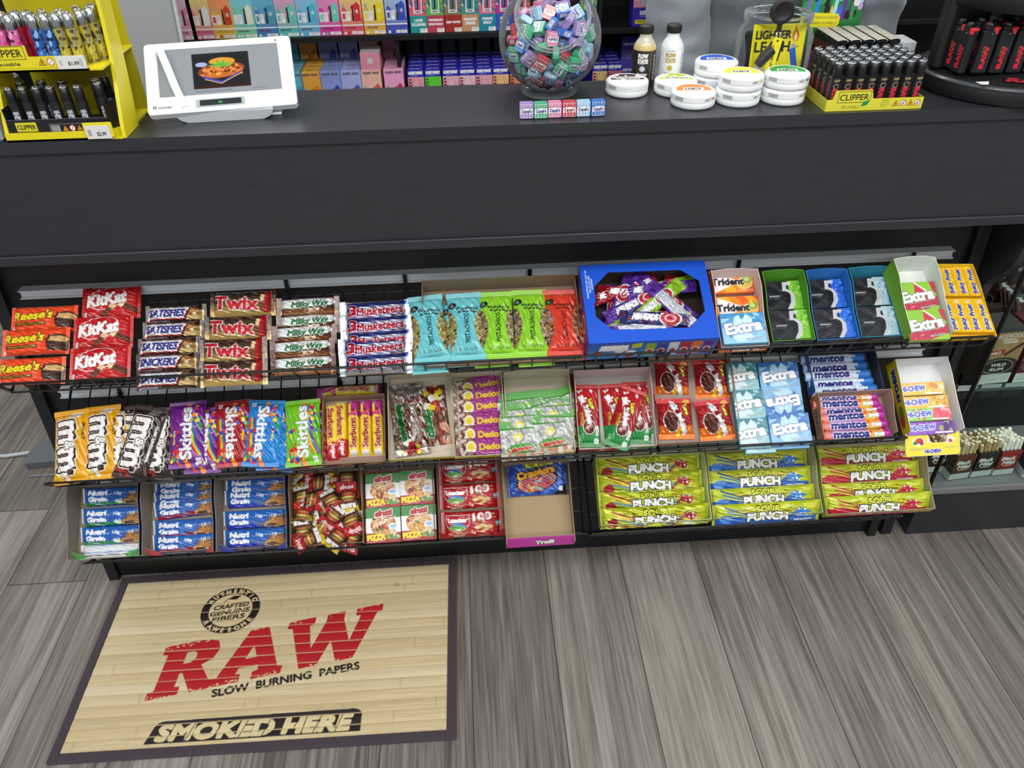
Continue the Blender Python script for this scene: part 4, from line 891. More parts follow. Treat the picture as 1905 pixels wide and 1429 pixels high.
# ---- blue window box of taffy bars
def windowbox(n):
    w, l, h = .236, .166, .06; blue = '1a58d6'; mb = MB(); t = .001
    mb.box(-w/2, -l/2, 0, w/2, l/2, t, '3a3028')
    for q in ((-w/2+.0011, -l/2+.0011, t, -w/2+.0016, l/2-.0011, h-.0003), (w/2-.0016, -l/2+.0011, t, w/2-.0011, l/2-.0011, h-.0003), (-w/2+.0016, l/2-.0016, t, w/2-.0016, l/2-.0011, h-.0003), (-w/2+.0016, -l/2+.0011, t, w/2-.0016, -l/2+.0016, h-.0003)): mb.box(*q, '4a4038')
    root = mb.build(n, CARD)
    fr = Cv(236, 60, '2a62c8'); fr.grad('3a86d0', '1f4fb8', 0, 0, 236, 60); fr.blobs(20, 2, 90, 30, 8, 5, 12, ['c0202c', 'e8eef6', 'a01824'], 3, asp=.8)
    fr.t('AIRHEADS', 48, 40, 18, 'f2f6fa', w=50, b=2, out=[(1, '16265a')]); fr.poly([(80, 36), (98, 40), (98, 56), (80, 52)], 'b9c81e')
    for k, c in enumerate(('7fae2c', '3a4aa0', 'd8dce6', 'b0262c', 'd8702a', '5a2a86')): fr.poly([(106+k*21, 6), (124+k*21, 6), (124+k*21, 52), (106+k*21, 52)], c); fr.ell(115+k*21, 24, 7, 9, 'e9e4e0'); fr.ell(115+k*21, 24, 5, 6, 'b0262c')
    p = MB(); p.box(-w/2, -l/2, t, w/2, -l/2+t, h, blue); p.grid(fr, lambda u, v: ((u-.5)*w, -l/2-.0003, v*h)); child(p.build('front_panel', CARD), root)
    sd = Cv(166, 60, '2a2f7a'); sd.grad('35489c', '5a3a8c', 0, 0, 166, 60, 'x'); sd.ell(110, 32, 24, 24, 'c0202c'); sd.ring(110, 32, 18, 18, 4, 'e8d0d4'); sd.blobs(10, 4, 70, 30, 12, 3, 9, ['3aa0a0', 'c8d04a', 'd84a6a'], 2)
    p = MB(); p.box(-w/2, -l/2+t, t, -w/2+t, l/2, h, blue); p.grid(sd, lambda u, v: (-w/2-.0003, (.5-u)*l, v*h)); child(p.build('side_wall', CARD), root)
    p = MB(); p.box(w/2-t, -l/2+t, t, w/2, l/2, h, blue); child(p.build('side_wall', CARD), root)
    p = MB(); p.box(-w/2+t, l/2-t, t, w/2-t, l/2, h, blue); child(p.build('back_wall', CARD), root)
    oc = [(.08, .69), (.22, .895), (.795, .885), (.926, .73), (.925, .34), (.79, .14), (.19, .16), (.08, .33)]
    inn = [Vector(((u-.5)*w, (v-.5)*l, 0)) for u, v in oc]; outr = [Vector((x*w/2, y*l/2, 0)) for x, y in ((-1, -1), (1, -1), (1, 1), (-1, 1))]
    p = MB(); T = tessellate_polygon([outr, inn]); A = outr+inn; m = len(A)
    T = [(a, b, c) if (A[b]-A[a]).cross(A[c]-A[a]).z > 0 else (a, c, b) for a, b, c in T]
    V = [(q.x, q.y, h) for q in A]+[(q.x, q.y, h+t) for q in A]
    F = [tuple(i+m for i in f) for f in T]+[f[::-1] for f in T]
    for i in range(4): F.append((i, (i+1) % 4, (i+1) % 4+m, i+m))
    for i in range(8): a, b = 4+i, 4+(i+1) % 8; F.append((a, b, b+m, a+m))
    p.add(V, F, blue)
    tx = Cv(16, 74, blue, res=.5)
    for k in range(3): tx.t(('60 - 0.55 OZ (15.6 g) BARS', 'NET WT 33 OZ', 'AIRHEADS')[k], 3.5+k*4.5, 40, 2.6, 'cfdcf4', w=(60, 36, 24)[k], b=.25, rot=-90)
    p.grid(tx, lambda u, v: (-w/2+.006+u*.016, l/2-.082+v*.074, h+t+.0002)); child(p.build('window_lid', CARD), root)
    return root
reg('airbox', 'window_candy_box', 'candy box', windowbox)
ABX = cart('airbox', 'T', 1218, 634, .061, .166, 'bright blue cardboard candy box with an eight-sided window', None)
def taffy(c, cut_, nm):
    def f(n):
        cv = Cv(150, 27, c); cv.blobs(0, 0, 150, 27, 20, 2, 8, [c, cut_], 3, asp=.3, rim=None)
        if nm == 'back': cv.rect(30, 3, 120, 24, 'dfe2ea'); cv.small(33, 21, 84, 9, '555a6a', dy=2.1)
        else:
            cv.ell(96, 13, 22, 15, 'e8eae6'); cv.ell(96, 13, 19, 12.5, 'b01c30'); cv.ring(96, 13, 11, 8, 2.4, 'e6c8cc'); cv.t('AIRHEADS', 48, 14, 12, 'eef0f2', w=48, b=1.3, sh=.1, out=[(.8, '20203a')])
        return pouch(n, cv, .006, 'x', .012, FOIL, .03, 4, crk=.0004, seed=len(nm), under=c)
    return f
reg('tp', 'taffy_bar', 'candy', taffy('5a2a9c', '3a1a6a', 'purple')); reg('tl', 'taffy_bar', 'candy', taffy('9ccc2c', '7aa81e', 'limee')); reg('tr', 'taffy_bar', 'candy', taffy('a81626', '7c0e1a', 'redred')); reg('tb', 'taffy_bar', 'candy', taffy('262a6e', '7c1626', 'bluedark')); reg('tw', 'taffy_bar', 'candy', taffy('6a3aa8', '4a2a80', 'back'))
bx = ABX.matrix_world
for i, (k, x, y, z, r, tl, l) in enumerate((
        ('tb', 0, 30, 4, 10, 0, 'dark blue taffy bar at the bottom of the box under the rear bars'), ('tp', -10, -20, 4, -14, 0, 'purple taffy bar at the bottom of the box under the front bars'), ('tr', 20, -50, 6, 8, 0, 'red taffy bar at the bottom of the box along the front'),
        ('tp', -46, 16, 30, 64, 4, 'purple taffy bar standing steeply at the left of the window'), ('tl', -38, -34, 30, 14, 5, 'lime taffy bar at the lower left of the window'), ('tr', -14, 34, 30, -8, 3, 'red taffy bar near the upper edge of the window'),
        ('tp', -14, 10, 40, 26, 6, 'purple taffy bar slanting across the middle of the window'), ('tp', 40, 24, 34, -48, 5, 'purple and red taffy bar at the upper right of the window'), ('tl', 16, 2, 46, 38, 5, 'lime taffy bar with a large red roundel in the window'),
        ('tr', 6, 48, 16, 6, 2, 'red taffy bar deep under the upper window edge'), ('tw', 50, -14, 50, -52, 3, 'taffy bar turned back up with a white nutrition panel'), ('tl', 10, -24, 40, -4, 4, 'lime taffy bar beneath the dark blue bar'),
        ('tb', 16, -34, 52, -7, 3, 'dark blue and red taffy bar at the front of the window'), ('tw', -16, -50, 44, 4, 3, 'taffy bar at the lower window edge, white panel up'), ('tp', -6, -60, 30, 0, 2, 'purple taffy bar lying along the front wall of the box'), ('tl', 36, 50, 22, 12, 3, 'lime taffy bar tucked under the upper right of the lid'),
        ('tp', 30, 40, 34, 4, 2, 'purple taffy bar crossing the upper right of the window'), ('tr', -36, 46, 26, 18, 2, 'red taffy bar at the upper left of the window'), ('tl', 44, -52, 34, -14, 3, 'lime taffy bar at the lower right of the window'),
        ('tr', 52, 10, 18, 80, 2, 'red taffy bar upright along the right wall of the box'), ('tp', -58, -6, 16, 84, 2, 'purple taffy bar low along the left wall of the box'))):
    put(k, bx @ Matrix.Translation((x/1000, y/1000, z/1000)) @ Matrix.Rotation(R_(r), 4, 'Z') @ Matrix.Rotation(R_(tl), 4, 'X') @ Matrix.Scale(.95, 4, Vector((1, 0, 0))), l, 'taffy bars in the blue box')
# ---- gum cartons, top rail right
def prn(w, h, bg, c): cv = Cv(w, h, bg); cv.small(w*.25, h*.4, w*.5, 1, c, hh=h*.3); return cv
def art(aw, ah, bg, txt, c, hh, **k):
    cv = Cv(aw, ah, bg); cv.t(txt, aw*k.pop('x', .5), ah*k.pop('y', .5), hh, c, **k); return cv
reg('tricart', 'gum_carton', 'carton', lambda n: tray_carton(n, .090, .150, .020, .048, 'e0662a', 'dccccb', front=art(90, 20, 'e8802a', 'Trident', 'f6f2ee', 11, w=60, b=1, out=[(.6, '3a2a20')]), hs=(.024, .05), peak=.004))
cart('tricart', 'T', 1386, 645, .020, .150, 'gum carton with pale pink inside, beside the blue candy box')
reg('trident', 'gum_pack', 'gum', lambda n: slab_pack(n, a_trident(), .010, 'e2641e'))
shingle('trident', 'T', 1358, 503, .048, 8, 'rear orange gum pack with white triangle', 'orange gum packs', d=.01, off=.012, box='tricart', gap=.001); shingle('trident', 'T', 1369, 551, .048, 8, 'orange gum pack half covered by the pale blue pack', 'orange gum packs', d=.01, off=.012, box='tricart', gap=.001)
IC = dict(c0='5fb4dc', c1='a6d8ee', c2='d6eef8')
reg('xpep', 'gum_pack', 'gum', lambda n: slab_pack(n, a_extra('3490cc', '9ed2ee', 'cdeaf8', 'PEPPERMINT', '1f5a9c'), .012, '5aa6d0'))
shingle('xpep', 'T', 1379, 582, .060, 8, 'pale blue ice gum pack lying on the orange gum packs', 'pale blue gum packs', d=.012, off=.024, box='tricart', gap=.002)
for k, (out, inn, sw, sub, fx, pk, cl) in enumerate((('2a4a1c', '57a02a', ['7fc83a', '58a828', 'b4e07a'], 'SPEARMINT', 1478, [(1451, 523), (1470, 576)], 'green'), ('16303c', '2c7ccc', ['2c6ee0', '5aa8f0', '1a48b0'], 'PEPPERMINT', 1561, [(1528, 520), (1548, 574)], 'bright blue'), ('123a44', '2c8cb0', ['bcd8ea', '7ab0d8', 'eaf4fa'], 'PEPPERMINT', 1643, [(1610, 516), (1632, 570)], 'teal'))):
    reg('fcart%d' % k, 'gum_carton', 'carton', lambda n, out=out, inn=inn, sub=sub: tray_carton(n, .0805, .138, .022, .045, out, inn, front=art(80, 22, '24282a', sub, '9aa0a4', 4, w=34, b=.3), hs=(.022, .045), peak=.004))
    cart('fcart%d' % k, 'T', fx, (633, 631, 626)[k], .022, .138, f'black gum carton with {cl} inside'); reg('five%d' % k, 'gum_pack', 'gum', lambda n, sw=sw, sub=sub: slab_pack(n, a_five(sw, sub), .011, '1a1b1e', m=FILM, wrap=True))
    for i, (x, y) in enumerate(pk): shingle('five%d' % k, 'T', x, y, .060, 6, f'{ords(2)[i]} black gum pack with numeral in the {cl} lined carton', 'black gum packs', d=.011, off=.006, box='fcart%d' % k, gap=.0004)
reg('mcart', 'gum_carton', 'carton', lambda n: tray_carton(n, .080, .150, .016, .046, '7ab32a', 'e2e6e0', front=art(80, 16, 'b04a5a', 'Extra', 'f2f2f0', 10, b=1), hs=(.028, .046), peak=.006))
cart('mcart', 'T', 1730, 624, .016, .150, 'lime green gum carton with white inside and tall walls', off=.027)
reg('xmel', 'gum_pack', 'gum', lambda n: slab_pack(n, narrow(a_extra('8cc63a', 'a4d44a', 'a4d44a', 'SWEET WATERMELON', '3a4a3a', False, True), 74), .012, '7ab32a'))
for i, (x, y) in enumerate([(1693, 526), (1714, 577)]): shingle('xmel', 'T', x, y, .058, 8, f'{ords(2)[i]} green and pink watermelon gum pack in the white lined carton', 'watermelon gum packs', d=.012, off=.032, box='mcart', gap=.0012)
reg('jbox', 'gum_carton', 'carton', lambda n: tray_carton(n, .120, .156, .012, .02, 'eab80e', 'f0c41a', front=art(120, 12, 'e6b20c', 'JUICY FRUIT', '8a6a10', 5, w=70, b=.5), hs=(.012, .02)))
cart('jbox', 'T', 1797, 628, .012, .156, 'yellow gum carton at the right end of the top basket')
reg('juicy', 'gum_stick_pack', 'gum', lambda n: slab_pack(n, a_juicy(), .010, 'e0aa0c'))
oj = ['leftmost', 'second from left', 'middle', 'second from right', 'rightmost']
for r, (ya, yb, xs, xs2) in enumerate(((490, 551, (1713, 1734, 1755, 1776, 1797), (1731, 1752, 1773, 1794, 1816)), (557, 616, (1738, 1758, 1779, 1799, 1820), (1757, 1777, 1798, 1818, 1839)))):
    for i in range(5): laid('juicy', 'T', (xs2[i], yb), (xs[i], ya), f'{oj[i]} yellow stick gum pack in the {ords(2)[r]} row of five', 'yellow stick gum packs', .0062, .01)
# ---- middle rail, left: pouches
ye, br = 'e8a80c', '34221e'
reg('my', 'candy_pouch', 'candy', lambda n: pouch(n, a_mm(ye, 0, 'PEANUT'), .016, 'y', .010, FILM, .09, 2, .0008, 21, ye)); reg('mb', 'candy_pouch', 'candy', lambda n: pouch(n, a_mm('33221f', 1, 'milk chocolate'), .013, 'y', .010, FILM, .07, 2, .0008, 22, br))
reg('sp', 'candy_pouch', 'candy', lambda n: pouch(n, a_skit('6f1d86', 1, 'Wild Berry'), .014, 'y', .009, FILM, .07, 2.2, .0008, 23, '6f1d86')); reg('sr', 'candy_pouch', 'candy', lambda n: pouch(n, a_skit('a3141f', 0, 'Original'), .014, 'y', .009, FILM, .07, 2.2, .0008, 24, 'a3141f'))
reg('sb', 'candy_pouch', 'candy', lambda n: pouch(n, a_skit('1e86d6', 0, 'Tropical'), .014, 'y', .009, FILM, .07, 2.2, .0008, 25, '1e86d6')); reg('sg', 'candy_pouch', 'candy', lambda n: pouch(n, a_skit('77c41e', 1, 'Sour'), .014, 'y', .009, FILM, .07, 2.2, .0008, 26, '77c41e'))
G = 'candy pouches on the middle left basket'
for k, A, B, l, off, tl in (('my', (214, 896), (224, 760), 'yellow candy pouch mostly hidden behind the other two yellow pouches', .002, 2), ('mb', (236, 886), (250, 765), 'dark brown candy pouch mostly hidden behind the slanting brown pouch', .003, 2), ('mb', (288, 888), (306, 770), 'upright dark brown candy pouch half hidden by the slanting one', .004, 2),
        ('sp', (374, 888), (381, 760), 'purple candy pouch tucked behind the front purple pouch', .003, 2), ('sb', (508, 884), (524, 757), 'light blue candy pouch tucked behind the front blue one', .003, 2), ('sr', (582, 872), (572, 752), 'red candy pouch hidden behind the green pouch', .003, 2), ('sg', (576, 872), (574, 760), 'lime green candy pouch underneath, only an edge showing', .001, 2),
        ('my', (184, 902), (192, 753), 'yellow candy pouch, second from the left end', .012, 3), ('my', (128, 908), (134, 764), 'yellow candy pouch at the far left end of the middle basket', .014, 3), ('mb', (238, 889), (281, 768), 'dark brown candy pouch slanting to the right', .018, 3),
        ('sp', (345, 879), (350, 747), 'front purple candy pouch with white lettering', .016, 3), ('sr', (433, 874), (434, 748), 'dark red candy pouch with white lettering in front', .012, 3), ('sb', (482, 872), (497, 749), 'front light blue candy pouch with white lettering', .018, 3), ('sg', (564, 866), (562, 753), 'front lime green candy pouch with white lettering', .017, 3)):
    laid(k, 'M', (A[0], A[1]-7), (B[0], B[1]-3), l, G, off, .006, tl)
# ---- fruit chew sticks in their carton
def inbox(P, k, g): P.x = min(max(P.x, CX[k]-g), CX[k]+g); return P
def band(): cv = Cv(122, 14, '6e2428'); cv.poly([(20, 0), (56, 14), (72, 14), (36, 0)], 'c9983a'); cv.poly([(70, 0), (106, 14), (116, 14), (80, 0)], 'c9983a'); return cv
reg('chcart', 'fruit_chew_carton', 'carton', lambda n: tray_carton(n, .122, .135, .014, .03, '6e2428', '8a7460', front=band(), hs=(.014, .024)))
cart('chcart', 'M', 658, 862, .014, .135, 'dark red carton under the fruit chew sticks')
reg('so', 'fruit_chew_stick', 'candy', lambda n: pouch(n, a_star(1), .016, 'y', .006, FILM, .06, 4, .0003, 31, 'a8141e')); reg('sv', 'fruit_chew_stick', 'candy', lambda n: pouch(n, a_star(0), .016, 'y', .006, FILM, .06, 4, .0003, 32, '8a2a6a'))
for k, A, B, l in (('so', (618, 863), (615, 742), 'leftmost red and yellow fruit chew stick'), ('so', (635, 857), (632, 737), 'second red and yellow fruit chew stick, reaching higher'), ('sv', (658, 854), (655, 735), 'leftmost upright pink and yellow fruit chew stick'), ('sv', (680, 853), (678, 734), 'middle upright pink and yellow fruit chew stick'), ('sv', (704, 852), (699, 733), 'rightmost upright pink and yellow fruit chew stick')):
    laid(k, 'M', A, B, l, 'fruit chew sticks', .004, .014)
laid('sv', 'M', (703, 722), (588, 730), 'pink fruit chew stick lying crosswise behind the upright ones', 'fruit chew sticks', .004, .014)
# ---- yellow edged trays of spicy candy
def ytray(w, l, hb=.034, peak=0): return lambda n: tray_carton(n, w, l, .014, hb, 'd6cc1c', 'c6bca6', front=prn(w*1000, 14, 'd9cf24', '9a5a20'), hs=(.016, .03), peak=peak)
reg('t1', 'candy_tray', 'carton', ytray(.126, .172)); reg('t2', 'candy_tray', 'carton', ytray(.101, .168)); reg('t3', 'candy_tray', 'carton', ytray(.132, .162, .044, .008))
cart('t1', 'M', 784, 852, .014, .172, 'yellow edged tray of clear candy bags with green lettering'); cart('t2', 'M', 894, 848, .014, .168, 'yellow edged tray of purple candy packs'); cart('t3', 'M', 1008, 843, .014, .162, 'yellow edged tray of silver packs with green headers')
reg('vs', 'clear_candy_bag', 'candy', lambda n: pouch(n, a_vero('s'), .012, 'y', .012, SILVER, .04, 3, .001, 41, '8a7468')); reg('vm', 'clear_candy_bag', 'candy', lambda n: pouch(n, a_vero('m'), .012, 'y', .012, FILM, .04, 3, .001, 42, '5e2f20')); reg('vd', 'candy_pack', 'candy', lambda n: pouch(n, a_vero('d'), .009, 'x', .006, FILM, .03, 3, .0006, 43, '7a2a6a')); reg('vr', 'candy_pack', 'candy', lambda n: pouch(n, a_vero('r'), .008, 'y', .014, FILM, .03, 3, .0006, 44, 'b9bbb8'))
laid('vm', 'M', (815, 846), (797, 700), 'brown candy bag with green lettering on the right of its tray', 'clear candy bags', .004, .008); laid('vs', 'M', (768, 850), (752, 708), 'silvery clear candy bag with long green lettering', 'clear candy bags', .012, .008)
for i, (x, y, r) in enumerate([(876, 702, 10), (884, 719, 4), (885, 739, 3), (888, 765, 0), (891, 790, -3), (894, 813, -1)]):
    shingle('vd', 'M', x, y, .040, 16, ['purple candy pack at the very back of its tray, slanting', 'second purple candy pack from the back', 'third purple candy pack from the back', 'third purple candy pack from the front', 'second purple candy pack from the front', 'frontmost purple candy pack'][i], 'purple candy packs', box='t2', gap=.0008, d=0.006, rot=r, off=.004)
for i, (x, y, r, l) in enumerate(((955, 731, 4, 'rearmost at the left'), (985, 727, 3, 'rearmost, second from the left'), (1018, 726, 5, 'rearmost, third from the left'), (1042, 726, 24, 'rearmost at the right, turned askew'), (1008, 738, 16, 'slanting in the middle'), (970, 747, 3, 'left of the second row'), (1030, 741, 2, 'right of the second row'), (968, 760, 3, 'left of the third row'), (1031, 761, -2, 'right of the third row'), (965, 783, 2, 'front left, half covered'), (1024, 772, 2, 'front right, fully seen'))):
    shingle('vr', 'M', x, y, .078, 9, f'silver candy pack with green header, {l}', 'silver packs with green headers', rot=r, off=.002+i*.0012)
# ---- red spicy strips, green and orange
def skf(n):
    f = Cv(152, 20, 'a8161e'); f.rect(100, 0, 152, 20, '1f8a3c'); f.t('sk', 46, 11, 9, 'f0e8e8', b=.9); f.t('inkles', 96, 12, 9, 'f0e8e8', w=36, b=.9); f.t('RELLENO', 94, 3.5, 3, 'e8c050', b=.3); f.t('1.1 OZ', 130, 12, 5, 'e6f0e6', b=.3)
    return tray_carton(n, .154, .156, .018, .046, '8a1a1e', 'c4bcb8', front=f, hs=(.022, .046))
reg('skc', 'candy_tray', 'carton', skf); cart('skc', 'M', 1150, 833, .018, .156, 'red and green carton with grey inside holding red candy strips')
reg('sk1', 'candy_strip', 'candy', lambda n: pouch(n, a_skwin('g'), .008, 'y', .009, FILM, .03, 3, .0006, 51, '8a1a1e'))
for A, B, l, off in (((1204, 826), (1196, 702), 'red and green candy strip standing at the right wall', .002), ((1190, 828), (1180, 706), 'red and green candy strip behind the tilted one', .006), ((1150, 830), (1138, 712), 'red and green candy strip in the middle, half covered', .008), ((1096, 832), (1090, 713), 'leftmost red and green candy strip', .010), ((1145, 832), (1181, 722), 'tilted red and green candy strip lying on top', .020)):
    laid('sk1', 'M', A, B, l, 'red and green candy strips', off, .006)
def sko(n):
    f = Cv(168, 16, 'b5382a'); f.rect(30, 0, 168, 9, 'a8a29c'); f.small(34, 8, 120, 4, '5a5550', dy=2)
    s = Cv(176, 26, '6a1c22'); s.rect(0, 0, 70, 30, 'e87a1e'); s.t('LUCAS', 120, 14, 7, 'c8a02a', w=34, b=.7); s.t('inkles', 60, 14, 9, 'e8e0dc', w=40, b=.8)
    return tray_carton(n, .168, .176, .014, .04, 'd8601c', '9a8a80', front=f, left=s, hs=(.022, .034))
reg('skoc', 'candy_tray', 'carton', sko); cart('skoc', 'M', 1301, 822, .014, .176, 'orange and dark red carton holding four large red candy packs')
reg('sk2', 'large_candy_pack', 'candy', lambda n: pouch(n, a_skwin('o'), .014, 'y', .010, FOIL, .06, 2.2, .0012, 52, 'b05a1e'))
for A, B, l, off in (((1254, 741), (1250, 668), 'rear left red and orange candy pack', .006), ((1330, 740), (1322, 668), 'rear right red and orange candy pack', .007), ((1262, 814), (1254, 740), 'front left red and orange candy pack', .012), ((1340, 818), (1324, 741), 'front right red and orange candy pack', .012)):
    laid('sk2', 'M', A, B, l, 'large red and orange candy packs', off, .01, 4)
# ---- ice gum blocks
reg('xpol', 'gum_pack', 'gum', lambda n: slab_pack(n, a_extra('2a7c86', '9cced6', 'c9e6ea', 'POLAR ICE', '174a54').cut(21, 0, 82, 60), .012, '4a9aa8')); reg('xpe2', 'gum_pack', 'gum', lambda n: slab_pack(n, a_extra('1f6cb8', '86bfe6', 'b2dcf2', 'PEPPERMINT', '164a90'), .012, '4a90cc'))
for i, (x, y) in enumerate([(1379, 676), (1391, 727), (1399, 780)]): shingle('xpol', 'M', x, y, .056, 6, lab(i, 3, 'teal ice gum pack', 'beside the red candy packs'), 'teal ice gum packs', d=.012, off=.014)
shingle('xpe2', 'M', 1446, 675, .056, 6, 'rear blue ice gum pack, right way up', 'blue ice gum packs', d=.012, off=.014)
n_, e_ = rown('M'); P = onrow('M', 1456, 745, .027); put('xpe2', rowmat('M', P-n_*.012, R_(180), R_(-6)), 'middle blue ice gum pack, lettering upside down', 'blue ice gum packs')
shingle('xpe2', 'M', 1466, 771, .056, 6, 'front blue ice gum pack raised above the others', 'blue ice gum packs', d=.012, off=.020)
for x, y, k, l in ((1406, 784, 'xpol', 'teal ice gum pack underneath the front teal one'), (1458, 776, 'xpe2', 'blue ice gum pack underneath the raised blue one')): shingle(k, 'M', x+2, y+6, .056, 4, l, 'ice gum packs underneath', d=.012, off=.001)
# ---- mint and fruit rolls
def mside(l, h, bg, c): cv = Cv(l, h, bg); cv.t('mentos', l/2, h/2, h*.36, c, w=l*.72, b=.9, out=[(.6, 'e6e2ec')]); return cv
reg('mc1', 'mint_roll_carton', 'carton', lambda n: tray_carton(n, .142, .092, .020, .036, '2a5fae', '3a3f48', left=mside(92, 34, '2f62b4', '1d2460'), hs=(.034, .036)))
reg('mc2', 'fruit_roll_carton', 'carton', lambda n: tray_carton(n, .150, .085, .012, .046, '8a2a4a', 'a89080', front=art(152, 12, '7a2a50', 'mentos', 'e6dcea', 7, w=110, b=.8), left=mside(92, 40, 'a87a50', '1d2460'), hs=(.030, .044)))
cart('mc1', 'M', 1575, 729, .020, .092, 'blue carton of mint rolls with dark lettering on its side'); cart('mc2', 'M', 1594, 812, .012, .085, 'tan lined carton of fruit rolls in front of the mint rolls')
reg('rm', 'mint_roll', 'candy', lambda n: roll_pack(n, a_mentos(0), .0098, '2c78cc')); reg('rf', 'fruit_roll', 'candy', lambda n: roll_pack(n, a_mentos(1), .0098, 'b8269a'))
def roll(kind, A, B, off, label, group, spin=0):
    a, b = onrow('M', *A, off+.018), onrow('M', *B, off+.018); n, e = rown('M'); v = b-a; put(kind, rowmat('M', (a+b)/2-n*.018, math.atan2(v.dot(e), v.x)) @ Matrix.Translation((0, 0, .0098)) @ Matrix.Rotation(R_(spin), 4, 'X') @ Matrix.Translation((0, 0, -.0098)), label, group)
for i, (A, B) in enumerate([((1490, 668), (1610, 662)), ((1496, 684), (1614, 677)), ((1501, 699), (1618, 693)), ((1505, 712), (1626, 706)), ((1510, 727), (1636, 720))]): roll('rm', A, B, .006 if i != 2 else .016, lab(i, 5, 'pale blue mint roll', 'in the blue carton'), 'pale blue mint rolls', (18, 24, 0, 30, 24)[i])
for i, (A, B) in enumerate([((1514, 742), (1632, 736)), ((1518, 752), (1632, 748)), ((1524, 764), (1640, 757)), ((1526, 778), (1646, 769)), ((1530, 793), (1652, 786)), ((1533, 810), (1659, 804))]):
    roll('rf', A, B, .004 if i % 2 == 0 else .012, ['rearmost fruit roll against the tan wall', 'second fruit roll from the back', 'third fruit roll from the back, half hidden', 'fourth fruit roll from the back', 'second fruit roll from the front', 'frontmost fruit roll with magenta end'][i], 'pink and orange fruit rolls', (16, 0, 22, 0, 4, 4)[i])
# ---- chewy fruit sticks in a white lined carton with a hanging flap
def chewcart(n):
    s = Cv(150, 40, 'd9c21e'); s.t('HI-CHEW', 100, 20, 13, '22307c', w=66, b=1.4, out=[(.8, '8aa0d8')]); s.ell(34, 16, 24, 12, '8a6a3a', 10); s.ell(24, 14, 9, 8, 'b5302a'); s.ell(44, 20, 9, 7, '5a8a2a'); s.rect(126, 30, 134, 36, '9a8ac0')
    root = tray_carton(n, .110, .150, .008, .042, 'dcc832', 'e9ebee', left=s.flip180() if False else s, hs=(.032, .040))
    f = Cv(112, 46, 'f2e24a'); f.ell(26, 28, 13, 9, 'f6f2da'); f.ell(28, 30, 8, 6, 'd8403a'); f.ell(20, 26, 5, 4, '4a8a3a'); f.ell(33, 25, 4, 4, '8a3a8a'); f.ell(90, 30, 11, 8, 'f6f4f0'); f.ell(92, 28, 5, 4, 'c85a5a'); f.t('HI-CHEW', 56, 9, 7, '4a58c8', w=32, b=.8, out=[(.7, 'f4f4fa')]); f.small(8, 14, 36, 2, '5a6ab0'); f.small(80, 15, 28, 2, '5a6ab0')
    w, l = .110, .150
    fl = [(0, 0), (46, 0), (52, -18), (58, -20), (80, -20), (84, -18), (88, 0), (112, 0), (112, -40), (108, -46), (4, -46), (0, -40)]
    p = MB(); a = R_(22)
    mp = lambda x, y, z: ((x-56)/1000, -l/2+.0005+y/1000*math.cos(a)-z*math.sin(a), .010-y/1000*math.sin(a)*-1+z)
    p.prism(fl, .0008, 'efe6c0', fn=mp)
    cvm = f
    # printed face, cut to the notch
    def band(x0, x1, y0, y1):
        c_ = f.cut(x0, 46+y0, x1, 46+y1); p.grid(c_, lambda u, v: mp(x0+u*(x1-x0), y0+v*(y1-y0), .0012))
    band(1, 45, -20.5, -.5); band(89, 111, -20.5, -.5); band(1, 111, -45, -20.6)
    child(p.build('hanging_flap', CARD), root); return root
reg('hcart', 'fruit_chew_carton', 'carton', chewcart); cart('hcart', 'M', 1733, 806, .008, .150, 'yellow carton with white inside and a printed flap hanging over the edge')
CH = (('e8c23a', ['e0a42a', 'e8b030', 'd98a2a', 'f0d27a', 'e9e2c0'], 1, 'orange'), ('e6bc30', ['e0a42a', 'e8b030', 'd98a2a', 'f0d27a', '8a9a3a'], 5, 'orangeb'), ('8fd05a', ['6ab84a', 'd84a5a', 'c22f42', 'f0b0b4', 'e2586a'], 3, 'melon'), ('8a4ac0', ['6a2aa0', '7a3ab0', '4a1c78', '5a2a90', '9ab05a'], 4, 'grape'))
for i, (bg, cs, fx, nm) in enumerate(CH):
    reg('ch'+nm, 'fruit_chew_stick', 'candy', lambda n, bg=bg, cs=cs, fx=fx: slab_pack(n, a_chew(bg, cs, fx), .014, bg, b=.002))
    x, y = [(1705, 712), (1713, 737), (1723, 759), (1730, 784)][i]
    shingle('ch'+nm, 'M', x, y, .026, 10, ['rear yellow chewy fruit stick with oranges', 'second yellow chewy fruit stick with oranges, behind the green one', 'green chewy fruit stick with red melon', 'purple chewy fruit stick with grapes, in front'][i], 'chewy fruit sticks', d=.014, off=.006, box='hcart', gap=.0035)
